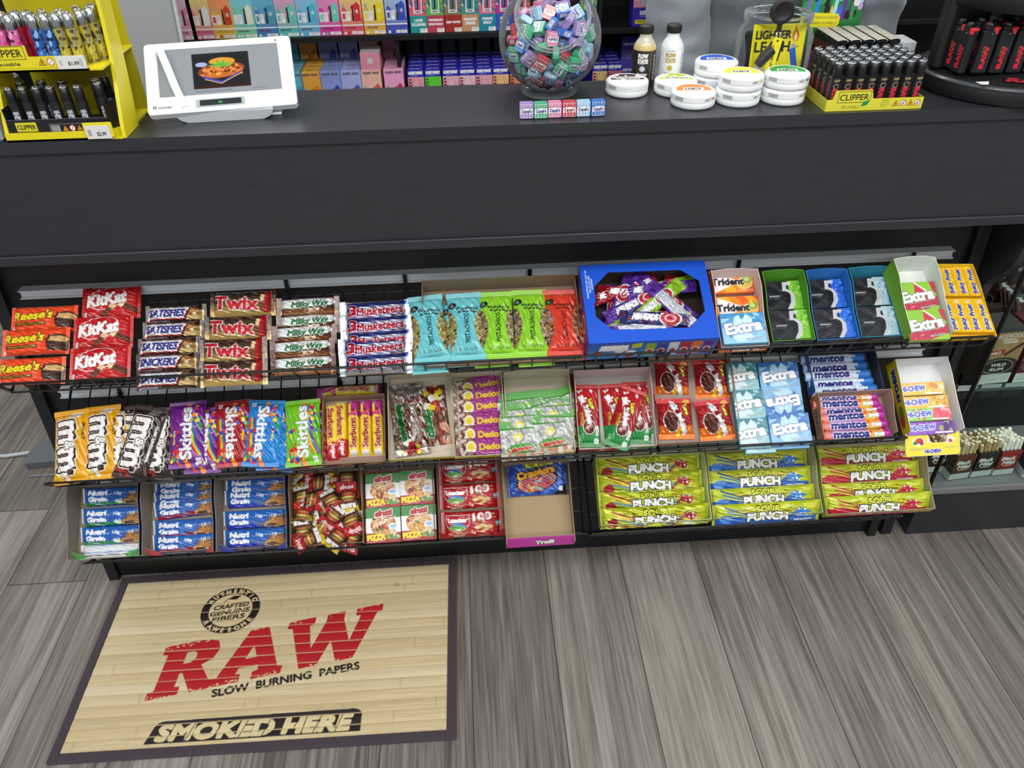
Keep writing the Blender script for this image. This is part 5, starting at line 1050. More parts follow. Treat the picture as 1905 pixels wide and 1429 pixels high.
# ---- lowest rail: cereal bars
for k, (lug, st, fr, nm, fx, pts) in enumerate((('58c060', '2a8a3a', 'cfe6c4', 'green striped', 204, [(236, 906), (228, 944), (224, 979)]), ('d8506a', 'a81a34', '8a2a34', 'red striped', 340, [(356, 891), (358, 910), (345, 929), (347, 967), (349, 994)]), ('4a5ad0', '2a2ab4', '5a6a8a', 'violet striped', 475, [(477, 889), (475, 911), (473, 950), (474, 985)]))):
    def gc(n, lug=lug):
        global lugc
        lugc = lug; return tray_carton(n, .145, .150, .012, .062, '1c2c5c', '8a7d6c', front=prn(145, 12, '1c2c5c', '8a94b0'), hs=(.040, .06), lug=.034, lean=.45)
    reg('gc%d' % k, 'cereal_bar_carton', 'carton', gc); cart('gc%d' % k, 'L', fx, (1037, 1030, 1023)[k], .012, .150, f'brown lined carton of {nm} cereal bars with {("green", "pink", "violet")[k]} corners')
    reg('gb%d' % k, 'cereal_bar', 'snack', lambda n, st=st, fr=fr, k=k: pouch(n, a_grain(st, fr), .013, 'x', .006, FILM, .03, 3, .0006, 60+k, '17509e'))
    m = len(pts)
    for i, (x, y) in enumerate(pts): shingle('gb%d' % k, 'L', x, y, .041, 13, lab(i, m, f'blue {nm} cereal bar', 'in its carton'), f'{nm} cereal bars', box='gc%d' % k, gap=.0025, d=0.01, off=.002, rot=(4 if (k == 1 and i in (1, 2)) else 0))
def gback(n):
    cv = Cv(136, 30, 'e6eaee'); cv.rect(0, 14, 136, 15.5, '3a62b0'); cv.small(4, 11, 80, 5, '8a92a4', dy=2.1); cv.poly([(96, 0), (136, 0), (136, 16), (120, 18), (96, 10)], '4ab058'); return pouch(n, cv, .012, 'x', .006, FILM, .03, 3, .0006, 66, 'e6eaee')
reg('gbk', 'cereal_bar', 'snack', gback); shingle('gbk', 'L', 221, 1011, .030, 8, 'cereal bar turned white back up at the front of the green cornered carton', None, off=.002, box='gc0', gap=.003)
# ---- gummy burgers
def burger(n):
    mb = MB(); b1, b2 = 'd98a4a', 'd07a3c'
    lay = ((-.012, -.005, .0135, b1, 1), (-.005, -.001, .014, 'c0402a', 0), (-.001, .003, .0143, 'e6d648', 0), (.003, .0055, .0135, '6a8a3a', 0), (.0055, .013, .0135, b2, 2))
    for z0, z1, r, c, dome in lay:
        pr = [(0, z0), (r*.8, z0), (r, z0+.001), (r, z1-.001), (r*.85, z1), (0, z1)]
        if dome == 1: pr = [(0, z0), (r*.5, z0+.0005), (r*.85, z0+.003), (r, z1), (0, z1)]
        if dome == 2: pr = [(0, z0), (r, z0), (r*.85, z1-.003), (r*.5, z1-.0005), (0, z1)]
        q = MB(); q.lathe(pr, c, 24); V = q.V[0]; V = np.stack([V[:, 0], V[:, 2], V[:, 1]*.7+.010], 1); mb.add(V, [f[::-1] for f in q.F[0]], c, 0, True)
    root = mb.build(n, mat('gummy', .3, coat=.5) if 'gummy' not in bpy.data.materials else bpy.data.materials['gummy'])
    cv = Cv(46, 20, 'c01c24', res=.6); cv.t('efrutti', 23, 10, 9, 'f0d0d4', w=30, b=1, out=[(1, '8a1018')])
    p = MB(); p.grid(cv, lambda u, v: ((u-.5)*.044*(1-.1*v), -.010-.022*(1-v)+.0, .013*v**.7+.006+.0016*np.sin(u*19+v*3))); p.grid(cv, lambda u, v: ((u-.5)*.044*(1-.1*v), -.010-.022*(1-v), .013*v**.7+.0055+.0016*np.sin(u*19+v*3)), flip=True); child(p.build('red_wrapper_end', FILM), root)
    cv = Cv(46, 20, 'e2c81e', res=.6); cv.rect(0, 0, 46, 9, '5a3a22'); cv.t('BURGER', 23, 8, 8, 'f2f0ec', w=34, b=1, out=[(1, '4a2a1a')])
    p = MB(); p.grid(cv, lambda u, v: ((u-.5)*.044*(.9+.1*v), .012+.020*v, .013*(1-v)**.7+.006+.0016*np.sin(u*17+v*3))); p.grid(cv, lambda u, v: ((u-.5)*.044*(.9+.1*v), .012+.020*v, .013*(1-v)**.7+.0055+.0016*np.sin(u*17+v*3)), flip=True); child(p.build('yellow_wrapper_end', FILM), root)
    p = MB(); cvx = Cv(44, 34, 'ffffff', res=2); p.grid(cvx, lambda u, v: ((u-.5)*.042, (v-.5)*.034, .004+.0205*np.clip(np.sin(np.pi*u), 0, 1)**.4*np.clip(.55+.45*np.sin(np.pi*v), 0, 1))); child(p.build('clear_wrapper', glass('clear_film', 'f6f6f6', .35, .08) if 'clear_film' not in bpy.data.materials else bpy.data.materials['clear_film']), root)
    return root
reg('bc', 'gummy_burger_carton', 'carton', lambda n: tray_carton(n, .152, .154, .026, .050, '9a7a58', '8f7654', hs=(.032, .05))); cart('bc', 'L', 609, 1013, .026, .154, 'brown cardboard carton full of gummy burgers')
reg('gbu', 'gummy_burger', 'candy', burger)
BG = [(591, 898, -95), (550, 926, 10), (580, 930, 80), (617, 932, 25), (648, 926, 185), (564, 958, 170), (622, 960, -40), (654, 970, 20), (552, 990, 5), (575, 1003, -70), (630, 998, 140), (646, 890, 0), (602, 980, 60), (664, 940, 200), (556, 905, 40), (612, 910, 170), (606, 948, 100), (655, 1000, -20)]
pl = ['at the back left', 'at the left edge', 'left of the centre', 'at the centre back', 'at the right edge near the back', 'left of the middle', 'in the middle with its red end turned left', 'at the right edge near the front', 'at the front left corner', 'at the front beside the corner one', 'at the front in the middle', 'at the back right', 'just in front of the middle', 'low at the right wall', 'low at the back left corner', 'low at the back', 'low in the centre', 'low at the front right corner']
for i, (x, y, r) in enumerate(BG): put('gbu', rowmat('L', inbox(onrow('L', x, y, .020 if i < 12 else .010)-rown('L')[0]*.006, 'bc', .052), R_(r), R_((i*7) % 15-7)), f'wrapped gummy burger {pl[i]} of the brown carton', 'wrapped gummy burgers')
# ---- gummy pizza boxes
def pzc(n):
    root = tray_carton(n, .150, .150, .008, .040, '8a3a3a', '7a6654', hs=(.030, .04))
    cv = Cv(148, 30, '8a2a2e'); cv.poly([(0, 14), (34, 30), (20, 30), (0, 22)], 'c89a3a'); cv.ell(20, 6, 13, 9, 'd0d6dc'); cv.ell(20, 9, 10, 7, '8a2a2e'); cv.t('GUMMI CANDY', 88, 9, 5.5, 'e6dcdc', w=46, b=.6); cv.poly([(100, 18), (148, 22), (148, 26), (110, 24)], 'c89a3a')
    p = MB(); p.grid(cv, lambda u, v: ((u-.5)*.148, .0735-.001, .012+v*.032)); p.box(-.074, .0727, .008, .074, .0733, .040, '8a2a2e'); child(p.build('printed_liner', CARD), root); return root
reg('pzc', 'gummy_pizza_carton', 'carton', pzc); cart('pzc', 'L', 745, 1008, .008, .150, 'dark red carton holding four gummy pizza boxes')
for i, (x, y) in enumerate(((711, 881), (775, 875), (712, 945), (778, 940))):
    reg('pz%d' % i, 'gummy_pizza_box', 'candy', lambda n, i=i: slab_pack(n, a_pizza(3+i), .018, '7a2226')); shingle('pz%d' % i, 'L', x, y, .072, 3, ('rear left', 'rear right', 'front left', 'front right')[i]+' green, white and red gummy pizza box', 'gummy pizza boxes', d=.018, off=.006)
# ---- hazelnut wafers
def lkc(n):
    global lugc
    lugc = 'b3141e'; return tray_carton(n, .140, .172, .008, .034, '9a1620', '7a6650', hs=(.020, .034), lug=.022, lean=.45)
reg('lkc', 'wafer_carton', 'carton', lkc); cart('lkc', 'L', 879, 999, .008, .172, 'red cornered carton of red wafer packs')
reg('lk', 'wafer_pack', 'snack', lambda n: pouch(n, a_wafers(), .016, 'x', .008, FILM, .03, 5, .0004, 71, '8a1018')); stack('lk', 'L', [(868, 852), (873, 900), (877, 951)], .055, 8, 'red hazelnut wafer pack', 'in its carton', 'red hazelnut wafer packs', box='lkc', gap=.002, d=0.011, off=.004)
# ---- nearly empty carton with a blue gummy bag
def trc(n):
    f = Cv(146, 34, 'c23aa0'); f.rect(0, 30, 146, 34, 'e04ac0'); f.t('Trolli', 82, 15, 11, 'f2eef2', w=38, b=1.8, sh=.1, rot=4, out=[(1.6, '1c141c')]); f.t('Trolli', 82, 15, 11, 'f2eef2', w=38, b=1.8, sh=.1, rot=4)
    return tray_carton(n, .142, .172, .034, .042, 'b8a080', '9c8668', front=f, hs=(.030, .042), floor='a8926f', lean=.35)
reg('trc', 'gummy_carton', 'carton', trc); cart('trc', 'L', 1007, 1009, .034, .172, 'nearly empty brown carton with a bright pink front strip', off=.047, tilt=-12)
reg('tg', 'gummy_bag', 'candy', lambda n: pouch(n, a_crawl(), .014, 'x', .004, FILM, .03, 3, .0008, 72, '1c3a8a')); shingle('tg', 'L', 996, 842, .094, -6, 'blue gummy worm bag at the back of the nearly empty carton', None, off=.033, box='trc', gap=.004)
# ---- sour straws
SS = ((None, ['a8242e', 'd8a03a', '5a94c8', '4a8a3a'], 'a82030', 'RAINBOW', (1222, 974), [(1204, 848), (1204, 880), (1207, 913), (1213, 945)], 'lime', 'c8d0a0'), ('1c5cc0', ['22589c', '3a78b8'], '3f86d8', 'BLUE RASPBERRY', (1430, 961), [(1406, 840), (1412, 872), (1419, 906), (1426, 938)], 'blue and lime', 'b8b4a0'), ('b3203e', ['b02838', 'c8404a'], 'c02a3a', 'STRAWBERRY', (1640, 954), [(1602, 829), (1611, 862), (1620, 896), (1628, 923)], 'red and yellow', 'b3a894'))
for k, (low, st, kd, sub, (fx, fyy), pts, nm, inn) in enumerate(SS):
    def sc(n, inn=inn, low=low):
        f = Cv(240, 26, 'bccb2c'); f.t('SOUR PUNCH', 120, 15, 12, 'e9eae6', w=130, b=1.6, sh=.2, out=[(1.2, '2a3018')]); f.rect(0, 0, 240, 6, low or 'c9cdd0'); return tray_carton(n, .240, .150, .028, .05, 'a8b82a', inn, front=f, hs=(.028, .05))
    reg('sc%d' % k, 'straw_candy_carton', 'carton', sc); cart('sc%d' % k, 'R', fx, fyy-2, .028, .150, f'lime green carton of {nm} sour straw packs')
    reg('ss%d' % k, 'sour_straw_pack', 'candy', lambda n, low=low, st=st, kd=kd, sub=sub, k=k: pouch(n, a_sour(0, low, st, kd, sub), .012, 'x', .006, FOIL if k == 0 else FILM, .02, 5, .0009 if k == 0 else .0004, 80+k, 'a8b82a'))
    for i, (x, y) in enumerate(pts): shingle('ss%d' % k, 'R', x, y, .050, 22 if i < 3 else 42, lab(i, 4, f'{nm} sour straw pack', 'in its carton'), f'{nm} sour straw packs', box='sc%d' % k, gap=.0006, d=0.009, off=.004)
# ================================================================ things on the counter
ZC = 1.0902
JARG = glass('jar_glass', 'f8fafa', .12, .03)
def T3(x, y, z, rz=0, rx=0, ry=0):
    return Matrix.Translation((x, y, z)) @ Matrix.Rotation(R_(rz), 4, 'Z') @ Matrix.Rotation(R_(ry), 4, 'Y') @ Matrix.Rotation(R_(rx), 4, 'X')
# ---- chewing gum mini boxes
def mini(c, c2):
    def f(n):
        cv = Cv(22, 24, 'e9ebee', res=.6)
        for k in range(4): cv.rect(1+k*5.2, 1, 5.4+k*5.2, 23, c); cv.rect(1.8+k*5.2, 1, 3+k*5.2, 23, c2)
        cv.poly([(0, 7), (11, 8.5), (22, 7.5), (22, 16), (11, 17), (0, 15.5)], 'f2f2f6'); cv.poly([(0, 15.5), (11, 17), (22, 16), (22, 18), (11, 19), (0, 17.5)], c)
        cv.t("Canel's", 11, 12, 5.2, '25307c' if c != 'c4283a' else 'a01828', w=17, b=.5, rot=2)
        sd = Cv(12, 24, c, res=.8); sd.rect(2, 6, 10, 18, 'dfe2ea'); 
        for k in range(7): sd.rect(2.5+k*1.05, 7, 3+k*1.05, 17, '3a3a44')
        tp = Cv(22, 12, c, res=.8)
        for k in range(4): tp.ell(3.2+k*5.2, 6, 2.2, 4.6, c2); tp.ell(3.2+k*5.2, 6, 1.6, 3.6, c)
        w, d, h = .011, .006, .012; mb = MB(); b = .0012
        mb.box(-w, -d, -h, w, d, h, c, .0015)
        e = .0002
        mb.grid(cv, lambda u, v: ((u-.5)*2*(w-b), -d-e, (v-.5)*2*(h-b))); mb.grid(cv, lambda u, v: (-(u-.5)*2*(w-b), d+e, (v-.5)*2*(h-b)))
        mb.grid(sd, lambda u, v: (w+e, (u-.5)*2*(d-b), (v-.5)*2*(h-b))); mb.grid(sd, lambda u, v: (-w-e, -(u-.5)*2*(d-b), (v-.5)*2*(h-b)))
        mb.grid(tp, lambda u, v: ((u-.5)*2*(w-b), (v-.5)*2*(d-b), h+e)); mb.grid(tp, lambda u, v: ((u-.5)*2*(w-b), -(v-.5)*2*(d-b), -h-e))
        return mb.build(n, FILM)
    return f
MINI = (('purple', 'a284c4', 'd2bce6'), ('green', '34a878', '96dcb8'), ('pink', 'd87aa4', 'f6c8da'), ('red', 'c4283a', 'f08c94'), ('white and blue', '8fc4e4', 'eef6fa'), ('blue', '2a6ec4', '7fb0e8'))
for nm, a, b in MINI: reg('mini '+nm, 'mini_gum_box', 'gum', mini(a, b))
for i, (nm, a, b) in enumerate(MINI):
    p = atz((980, 1006, 1032, 1059, 1085, 1112)[i], (222, 221.5, 220, 219, 218, 217)[i], ZC)
    put('mini '+nm, T3(p.x, p.y+.006, ZC+.0124, (-3, 2, 0, -2, 1, 3)[i]), f'{nm} mini gum box standing in the row of six before the jar', 'mini gum boxes in a row')
# ---- slanted candy jar
JC = Vector((.146, 1.342, ZC+.086)); JN = Vector((-.02, -.74, .67)).normalized(); JR = .084
jar = bpy.data.objects.new('candy_jar', None); COL.objects.link(jar); jar.location = (JC.x, JC.y, ZC)
tag(jar, 'round clear candy jar with slanted opening full of mini gum boxes', 'jar'); bpy.context.view_layer.update()
def jp(mb, nm, m):
    o = mb.build(nm, m); o.parent = jar; o.matrix_parent_inverse = jar.matrix_world.inverted(); return o
JM = Matrix.Translation(JC) @ JN.to_track_quat('Z', 'Y').to_matrix().to_4x4()
a0 = math.asin(.057/JR); pr = [(max(JR*math.sin(a), .0001), JR*math.cos(a)) for a in np.linspace(math.pi, a0, 26)]
jp(MB().lathe(pr, 'ffffff', 48).xf(JM), 'glass_bowl', JARG)
zr = JR*math.cos(a0)
jp(MB().lathe([(.055, zr-.003), (.0575, zr), (.0605, zr+.004), (.060, zr+.008), (.0565, zr+.009), (.054, zr+.006), (.0545, zr+.001)], 'ffffff', 56).xf(JM), 'glass_rim', glass('rim_glass', 'f0f5f5', .35, .05))
jp(MB().lathe([(.0, .0005), (.047, .0005), (.049, .003), (.046, .007), (.040, .009)], 'ffffff', 40, cx=JC.x, cy=JC.y).xf(Matrix.Translation((0, 0, ZC))), 'foot', JARG)
rr = np.random.RandomState(5); N = 150; rad = .0105
Pq = rr.normal(size=(N, 3)); Pq *= (rr.rand(N, 1)**(1/3)*.06)/np.linalg.norm(Pq, axis=1, keepdims=True)
jn = np.array(JN)
for it in range(260):
    d = Pq[:, None]-Pq[None]; L = np.linalg.norm(d, axis=2)+np.eye(N); ov = np.clip(2*rad-L, 0, None); np.fill_diagonal(ov, 0)
    Pq += (d/L[..., None]*ov[..., None]).sum(1)*.22; Pq[:, 2] -= .00006
    q = np.linalg.norm(Pq, axis=1); lim = JR-.0165; k = q > lim; Pq[k] *= (lim/q[k])[:, None]
    h = Pq @ jn; k = h > .054; Pq[k] -= np.outer(h[k]-.054, jn)
rnd = random.Random(8)
for i in range(N):
    v = Vector(Pq[i]); nm = MINI[rnd.randrange(6)][0]
    out = v.normalized() if v.length > .03 else Vector((0, -1, .3))
    q = (-out).to_track_quat('Y', 'Z').to_matrix().to_4x4() @ Matrix.Rotation(rnd.uniform(0, 6.3), 4, 'Y') @ Matrix.Rotation(rnd.gauss(0, .35), 4, 'X') @ Matrix.Rotation(rnd.choice((0, 0, 0, 1.57))+rnd.gauss(0, .3), 4, 'Z')
    put('mini '+nm, Matrix.Translation(JC+v) @ q @ Matrix.Scale(.94, 4), f'{nm} mini gum box heaped inside the slanted candy jar', f'{nm} mini gum boxes in the jar')
# ---- round pouch tins
def tin(top, txt, brand2=False):
    def f(n):
        mb = MB(); r = .0355; w = 'f1f3f4'
        mb.lathe([(.0, 0), (r-.004, 0), (r-.001, .0012), (r, .004), (r, .0105), (r-.0006, .0112)], w, 56); root = mb.build(n, SATIN)
        lid = MB(); lid.lathe([(r-.0004, .0112), (r+.0002, .012), (r+.0002, .0195), (r-.001, .0215), (r-.004, .0228)], w, 56)
        cv = Cv(70, 70, w, res=.6); mk = cv.mpoly([(35+31*math.cos(a), 35+31*math.sin(a)) for a in np.linspace(0, 6.28, 50)]); mk[:int(29*cv.sy)] = False
        cv.put(mk, top)
        if brand2: cv.blobs(6, 30, 64, 66, 16, 4, 9, [top, 'f1f3f4'], 3, asp=.4, mask=mk); cv.rect(14, 33, 58, 46, 'f1f3f4'); cv.t('breakers', 36, 39.5, 8, '6a5a50' if top != 'c3d42a' else '4a5a30', w=40, b=.7)
        else: cv.rect(17, 33, 53, 46, 'f6f7f8'); cv.t('LUCY', 35, 39.5, 8.5, '1c1d22', w=28, b=1.1)
        cv.small(20, 25, 30, 3, 'b6bac0', dy=2.6)
        G = cv.cols(); n_ = cv.nx
        u, v = np.meshgrid(np.linspace(-1, 1, n_), np.linspace(-1, 1, cv.ny))
        X = u*np.sqrt(1-v*v/2); Y = v*np.sqrt(1-u*u/2)   # square sheet mapped to the disc
        cvd = Cv.__new__(Cv); cvd.nx, cvd.ny, cvd.ss = n_, cv.ny, 1
        ii = np.clip(((X+1)/2*(n_-1)).round().astype(int), 0, n_-1); jj = np.clip(((Y+1)/2*(cv.ny-1)).round().astype(int), 0, cv.ny-1); cvd.a = G[jj, ii]
        def fn(uu, vv):
            a, b = uu*2-1, vv*2-1; return a*np.sqrt(1-b*b/2)*(r-.004), b*np.sqrt(1-a*a/2)*(r-.004), .0228+.0004*(1-(a*a+b*b)/2)
        ll_ = MB(); ll_.grid(cvd, fn); lid.disc(r-.004, .02275, w, 40); ld = child(lid.build('lid', SATIN), root); child(ll_.build('lid_label', SATIN), ld)
        s = Cv(90, 10, w, res=.6)
        for k in range(14): s.rect(8+k*1.1, 1.5, 8.6+k*1.1, 8.5, '33343a')
        if brand2: s.small(30, 5, 30, 1, '8a8c92'); 
        else: s.t('LUCY', 62, 5, 3.6, '25262a', w=9, b=.3); s.rect(70, 3, 79, 7, top)
        p = MB()
        p.grid(s, lambda u, v: ((r+.0004)*np.cos(R_(-165)+u*R_(150)), (r+.0004)*np.sin(R_(-165)+u*R_(150)), .0118+v*.0078)); child(p.build('side_label', SATIN), root)
        return root
    return f
TINS = (('4a2c20', 'breakers', True, .2755, 1.322, 0, 'white tin with dark brown lid at the left, beside the gum row'), ('c3d42a', 'breakers', True, .357, 1.315, 0, 'white tin with lime speckled lid, second from the left'), ('e8843a', 'LUCY', False, .371, 1.2525, 0, 'white tin with orange lid at the front'),
        ('2a5cd0', 'LUCY', False, .428, 1.334, 0, 'lower white tin of the rear stack under the blue lidded one'), ('2a5cd0', 'LUCY', False, .428, 1.334, 1, 'white tin with blue lid on top of the rear stack'), ('e6dc3a', 'LUCY', False, .4455, 1.256, 0, 'lower white tin of the stack under the yellow lidded one'), ('e6dc3a', 'LUCY', False, .447, 1.2565, 1, 'white tin with yellow lid on top of the middle stack'),
        ('1fa84a', 'LUCY', False, .520, 1.2565, 0, 'lower white tin of the stack under the green lidded one'), ('1fa84a', 'LUCY', False, .522, 1.257, 1, 'white tin with green lid on top, beside the yellow lighter tray'))
for c, t, b2, x, y, k, l in TINS:
    if 'tin'+c not in KIND: reg('tin'+c, 'pouch_tin', 'tin', tin(c, t, b2))
    put('tin'+c, T3(x, y, ZC+k*.0234, (-8, 5, -4)[int(x*1000) % 3]), l, 'white pouch tins')
# ---- two small bottles
def bottle(dark):
    def f(n):
        r = .0205; base = 'e9edf0' if not dark else 'd9c08a'
        pr = [(0, 0), (r-.003, 0), (r, .003), (r, .060), (r-.001, .066), (r-.005, .0735), (.0115, .0785), (.0105, .082), (.0105, .090)]
        mb = MB(); mb.lathe(pr, base, 48)
        if dark: mb.K[0] = np.where((mb.V[0][:, 2] > .069)[:, None], C('cfc9b4'), C('d8bd7c'))
        root = mb.build(n, mat('bottle_milky' if dark else 'bottle_white', .25, coat=.3))
        c = MB(); c.lathe([(.0105, .086), (.0125, .0863), (.0127, .0975), (.0115, .0992), (0, .0992)], '17181a', 40); 
        for k in range(30): a = k*6.283/30; c.box(.0126*math.cos(a)-.0004, .0126*math.sin(a)-.0004, .088, .0126*math.cos(a)+.0004, .0126*math.sin(a)+.0004, .097, '101113')
        child(c.build('cap', SATIN), root)
        cv = Cv(128, 58, '221f1c' if dark else 'eceff1', res=.6); g = 'e8e6e0' if dark else 'b3924a'
        x = 50
        if dark: cv.rect(64, 0, 65.5, 58, '7a6238'); cv.rect(82, 0, 83.5, 58, '7a6238'); cv.rect(0, 56.5, 128, 58, '7a6238'); cv.rect(86, 14, 100, 46, 'd6d8d6')
        cv.t('FLOW', x, 49, 7, g, w=17, b=.8); cv.t('STATE', x, 40, 7, g, w=18, b=.8); cv.small(x-8, 35, 16, 1, g)
        cv.ell(x, 27, 5, 5, 'b9bcd0' if dark else 'd2b04a'); cv.ell(x, 27, 2, 2, g); cv.t('KRATOM', x, 17, 4, g, w=17, b=.5); cv.t('KAVA', x, 9, 4, g, w=10, b=.5); cv.small(x-8, 4, 17, 1, g)
        [cv.rect(71.5, 6+k*2.6, 75, 6+k*2.6+(1.2, 1.9, .9)[k % 3], 'cfcac0' if dark else '6a6c70') for k in range(17)]
        if not dark: cv.small(44, 55, 20, 1, '7a7c80', hh=1.6); cv.small(88, 46, 12, 12, '9a9ca0', dy=3)
        p = MB(); p.grid(cv, lambda u, v: ((r+.0003)*np.cos(u*2*np.pi-np.pi*1.38), (r+.0003)*np.sin(u*2*np.pi-np.pi*1.38), .003+v*.0575)); child(p.build('wrap_label', CARD), root)
        return root
    return f
reg('bd', 'drink_bottle', 'bottle', bottle(1)); reg('bw', 'drink_bottle', 'bottle', bottle(0))
put('bd', T3(.3125, 1.3735, ZC) @ Matrix.Scale(.95, 4), 'small bottle of tan drink with dark label and black cap'); put('bw', T3(.360, 1.3735, ZC) @ Matrix.Scale(.95, 4), 'small white bottle with gold lettering and black cap')
# ---- clear jar with yellow card and leash sample
JX, JY = .529, 1.3565
j2 = bpy.data.objects.new('clear_jar', None); COL.objects.link(j2); j2.location = (JX, JY, ZC); tag(j2, 'tall clear plastic jar behind the tins with a yellow card inside', 'jar'); bpy.context.view_layer.update()
r = .062
def lp(mb, nm, m, P=None):
    o = mb.build(nm, m); P = P or j2; o.parent = P; o.matrix_parent_inverse = P.matrix_world.inverted(); return o
lp(MB().lathe([(.0, .001), (r-.006, .001), (r, .007), (r, .078), (r-.004, .088), (r-.010, .094), (r-.010, .104)], 'ffffff', 56).xf(T3(JX, JY, ZC)), 'jar_wall', JARG)
lp(MB().lathe([(r-.010, .100), (r-.006, .101), (r-.006, .112), (r-.010, .113), (r-.012, .108)], 'ffffff', 56).xf(T3(JX, JY, ZC)), 'jar_rim', bpy.data.materials['rim_glass'])
cv = Cv(88, 96, 'e8dc22', res=.7)
for s, x, y, h, w in (('LIGHTER', 35, 80, 13, 58), ('LEASH', 35, 62, 16, 58)): cv.t(s, x, y, h, '222226', w=w, b=.9)
cv.ell(14, 20, 13, 13, 'e6e9ee'); cv.t('$3', 14, 18, 9, '222226', b=.8)
cv.poly([(72, 26), (82, 30), (74, 60), (64, 57)], '2c5fc0'); cv.poly([(66, 58), (74, 60), (73, 66), (67, 65)], '9aa4b0'); cv.rect(74, 60, 79, 62, 'd0402a'); cv.poly([(62, 10), (72, 12), (76, 30), (66, 27)], '1c1c1e'); cv.ell(67, 9, 3, 3, 'e6d82a')
cv.poly([(70, 68), (66, 76), (70, 94), (78, 78), (76, 69)], 'c86a1e'); cv.poly([(71, 69), (69, 76), (71, 86), (75, 76), (74, 69)], 'f4d27a')
p = MB(); p.box(-.044, 0, 0, .044, .0008, .096, 'd8cc20'); p.grid(cv, lambda u, v: ((u-.5)*.088, -.0002, v*.096)); o = p.build('leash_card', CARD); o.matrix_world = T3(.522, JY-.044, ZC+.006, 0, -6); tag(o, 'yellow card with lighter picture standing inside the clear jar', 'card')
def inside(n):
    mb = MB(); mb.tube([(0, 0, 0), (.012, 0, .03), (.02, .004, .075)], .007, '1a1a1c', 10); return mb.build(n, SATIN)
reg('hold', 'lighter_holder', 'lighter holder', inside)
for x, y, rz, ry, l in ((-.044, -.012, 20, -14, 'black lighter holder at the left inside the clear jar'), (.028, .022, 120, 6, 'black lighter holder at the right inside the clear jar'), (-.012, .026, 200, 10, 'black lighter holder at the back inside the clear jar')): put('hold', T3(JX+x, JY+y, ZC+.008, rz, 0, ry), l, 'black lighter holders')
ls = bpy.data.objects.new('lighter_leash', None); COL.objects.link(ls); ls.location = (.516, JY-r-.012, ZC+.11); tag(ls, 'black reel leash with yellow tag hanging on the front of the clear jar', 'lighter leash'); bpy.context.view_layer.update()
yl = JY-r-.0065; cx = .506; zt = ZC+.116
mb = MB(); mb.lathe([(0, -.004), (.0175, -.004), (.019, -.002), (.019, .002), (.0175, .004), (.012, .0045), (.0115, .004), (0, .004)], '161618', 40); mb.xf(Matrix.Translation((cx, yl-.002, zt+.012)) @ Matrix.Rotation(R_(90), 4, 'X')); mb.box(cx-.004, yl-.004, zt-.018, cx+.004, yl, zt-.005, '161618', .001); lp(mb, 'reel', SATIN, ls)
lp(MB().tube([(cx, yl-.002, zt-.017), (cx-.004, yl-.004, zt-.021), (cx-.001, yl-.004, zt-.029), (cx+.004, yl-.003, zt-.029), (cx+.004, yl-.002, zt-.021)], .0009, 'd0d3d6', 8, closed=True), 'split_ring', METAL, ls)
tg = Cv(15, 58, 'e8dc22', res=.6); tg.t('LIGHTER LEASH', 7, 25, 4.4, '2a2a2a', w=42, b=.3, rot=-78+0); tg.ell(7.5, 53, 1.8, 1.8, '1c1c1c')
p = MB(); p.box(-.0075, 0, -.058, .0075, .0007, 0, 'd8cc20'); p.grid(tg, lambda u, v: ((u-.5)*.015, -.0002, -.058+v*.058)); p.xf(T3(cx+.001, yl-.005, zt-.026, 0, 0, 8)); lp(p, 'tag', CARD, ls)
p = MB(); p.tube([(cx+.004, yl-.001, zt-.026), (cx+.011, yl-.001, zt-.034), (cx+.006, yl-.002, zt-.062)], .0016, '161618', 8); p.tube([(cx-.006, yl-.003, zt-.044), (cx-.018, yl-.006, zt-.055), (cx-.027, yl-.008, zt-.0665)], [.0085, .009, .0065], '1a1a1c', 12); lp(p, 'sleeve', SATIN, ls)
# ---- cylindrical lighters
def cyl_lighter(body, cap, deco=None):
    def f(n):
        r = .0072; mb = MB(); mb.tube([(0, 0, 0), (0, 0, .050)], r, body, 20); root = mb.build(n, PLAS)
        if deco:
            cv = Cv(46, 48, body, res=.6); deco(cv); p = MB()
            p.grid(cv, lambda u, v: ((r+.0002)*np.cos(u*6.283-np.pi*1.0), (r+.0002)*np.sin(u*6.283-np.pi*1.0), .001+v*.048)); child(p.build('printed_sleeve', CARD), root)
        c = MB(); c.lathe([(r-.0004, .050), (r-.0002, .0505), (r-.0002, .068), (r-.0016, .069), (r-.0016, .0672), (0, .0672)], cap, 20)
        hd = child(c.build('hood', METAL if cap != '15161a' else PLAS), root)
        c = MB(); c.lathe([(0, .0676), (.0062, .0676), (.0066, .069), (.0058, .0694), (.0052, .0684), (0, .0684)], 'd6d9dc', 16); c.tube([(-.003, 0, .068), (-.003, 0, .0712)], .0021, 'e2e4e6', 8); c.tube([(.003, -.003, .0695), (.003, .003, .0695)], .0026, 'c4c7ca', 10); child(c.build('spark_wheel', METAL), hd); return root
    return f
def d_raw(cv):
    cv.rect(6, 0, 17, 48, '15161a'); cv.t('CLIPPER', 11.5, 43, 3, '9a8a5a', w=9, b=.3); cv.ring(11.5, 34, 4.2, 4.2, .9, 'a8987a'); cv.t('RAW', 11.5, 17, 8, 'c0243c', w=24, b=1, rot=-90)
    cv.rect(20, 0, 26, 46, 'd6dade'); cv.small(21, 40, 4, 12, '8a8e94', dy=3.2)
    cv.rect(36, 0, 44, 46, 'd6dade')
reg('clip', 'cylindrical_lighter', 'lighter', cyl_lighter('15161a', '15161a', d_raw))
TX0, TX1, TY0, TY1 = .5675, .7235, 1.1925, 1.302
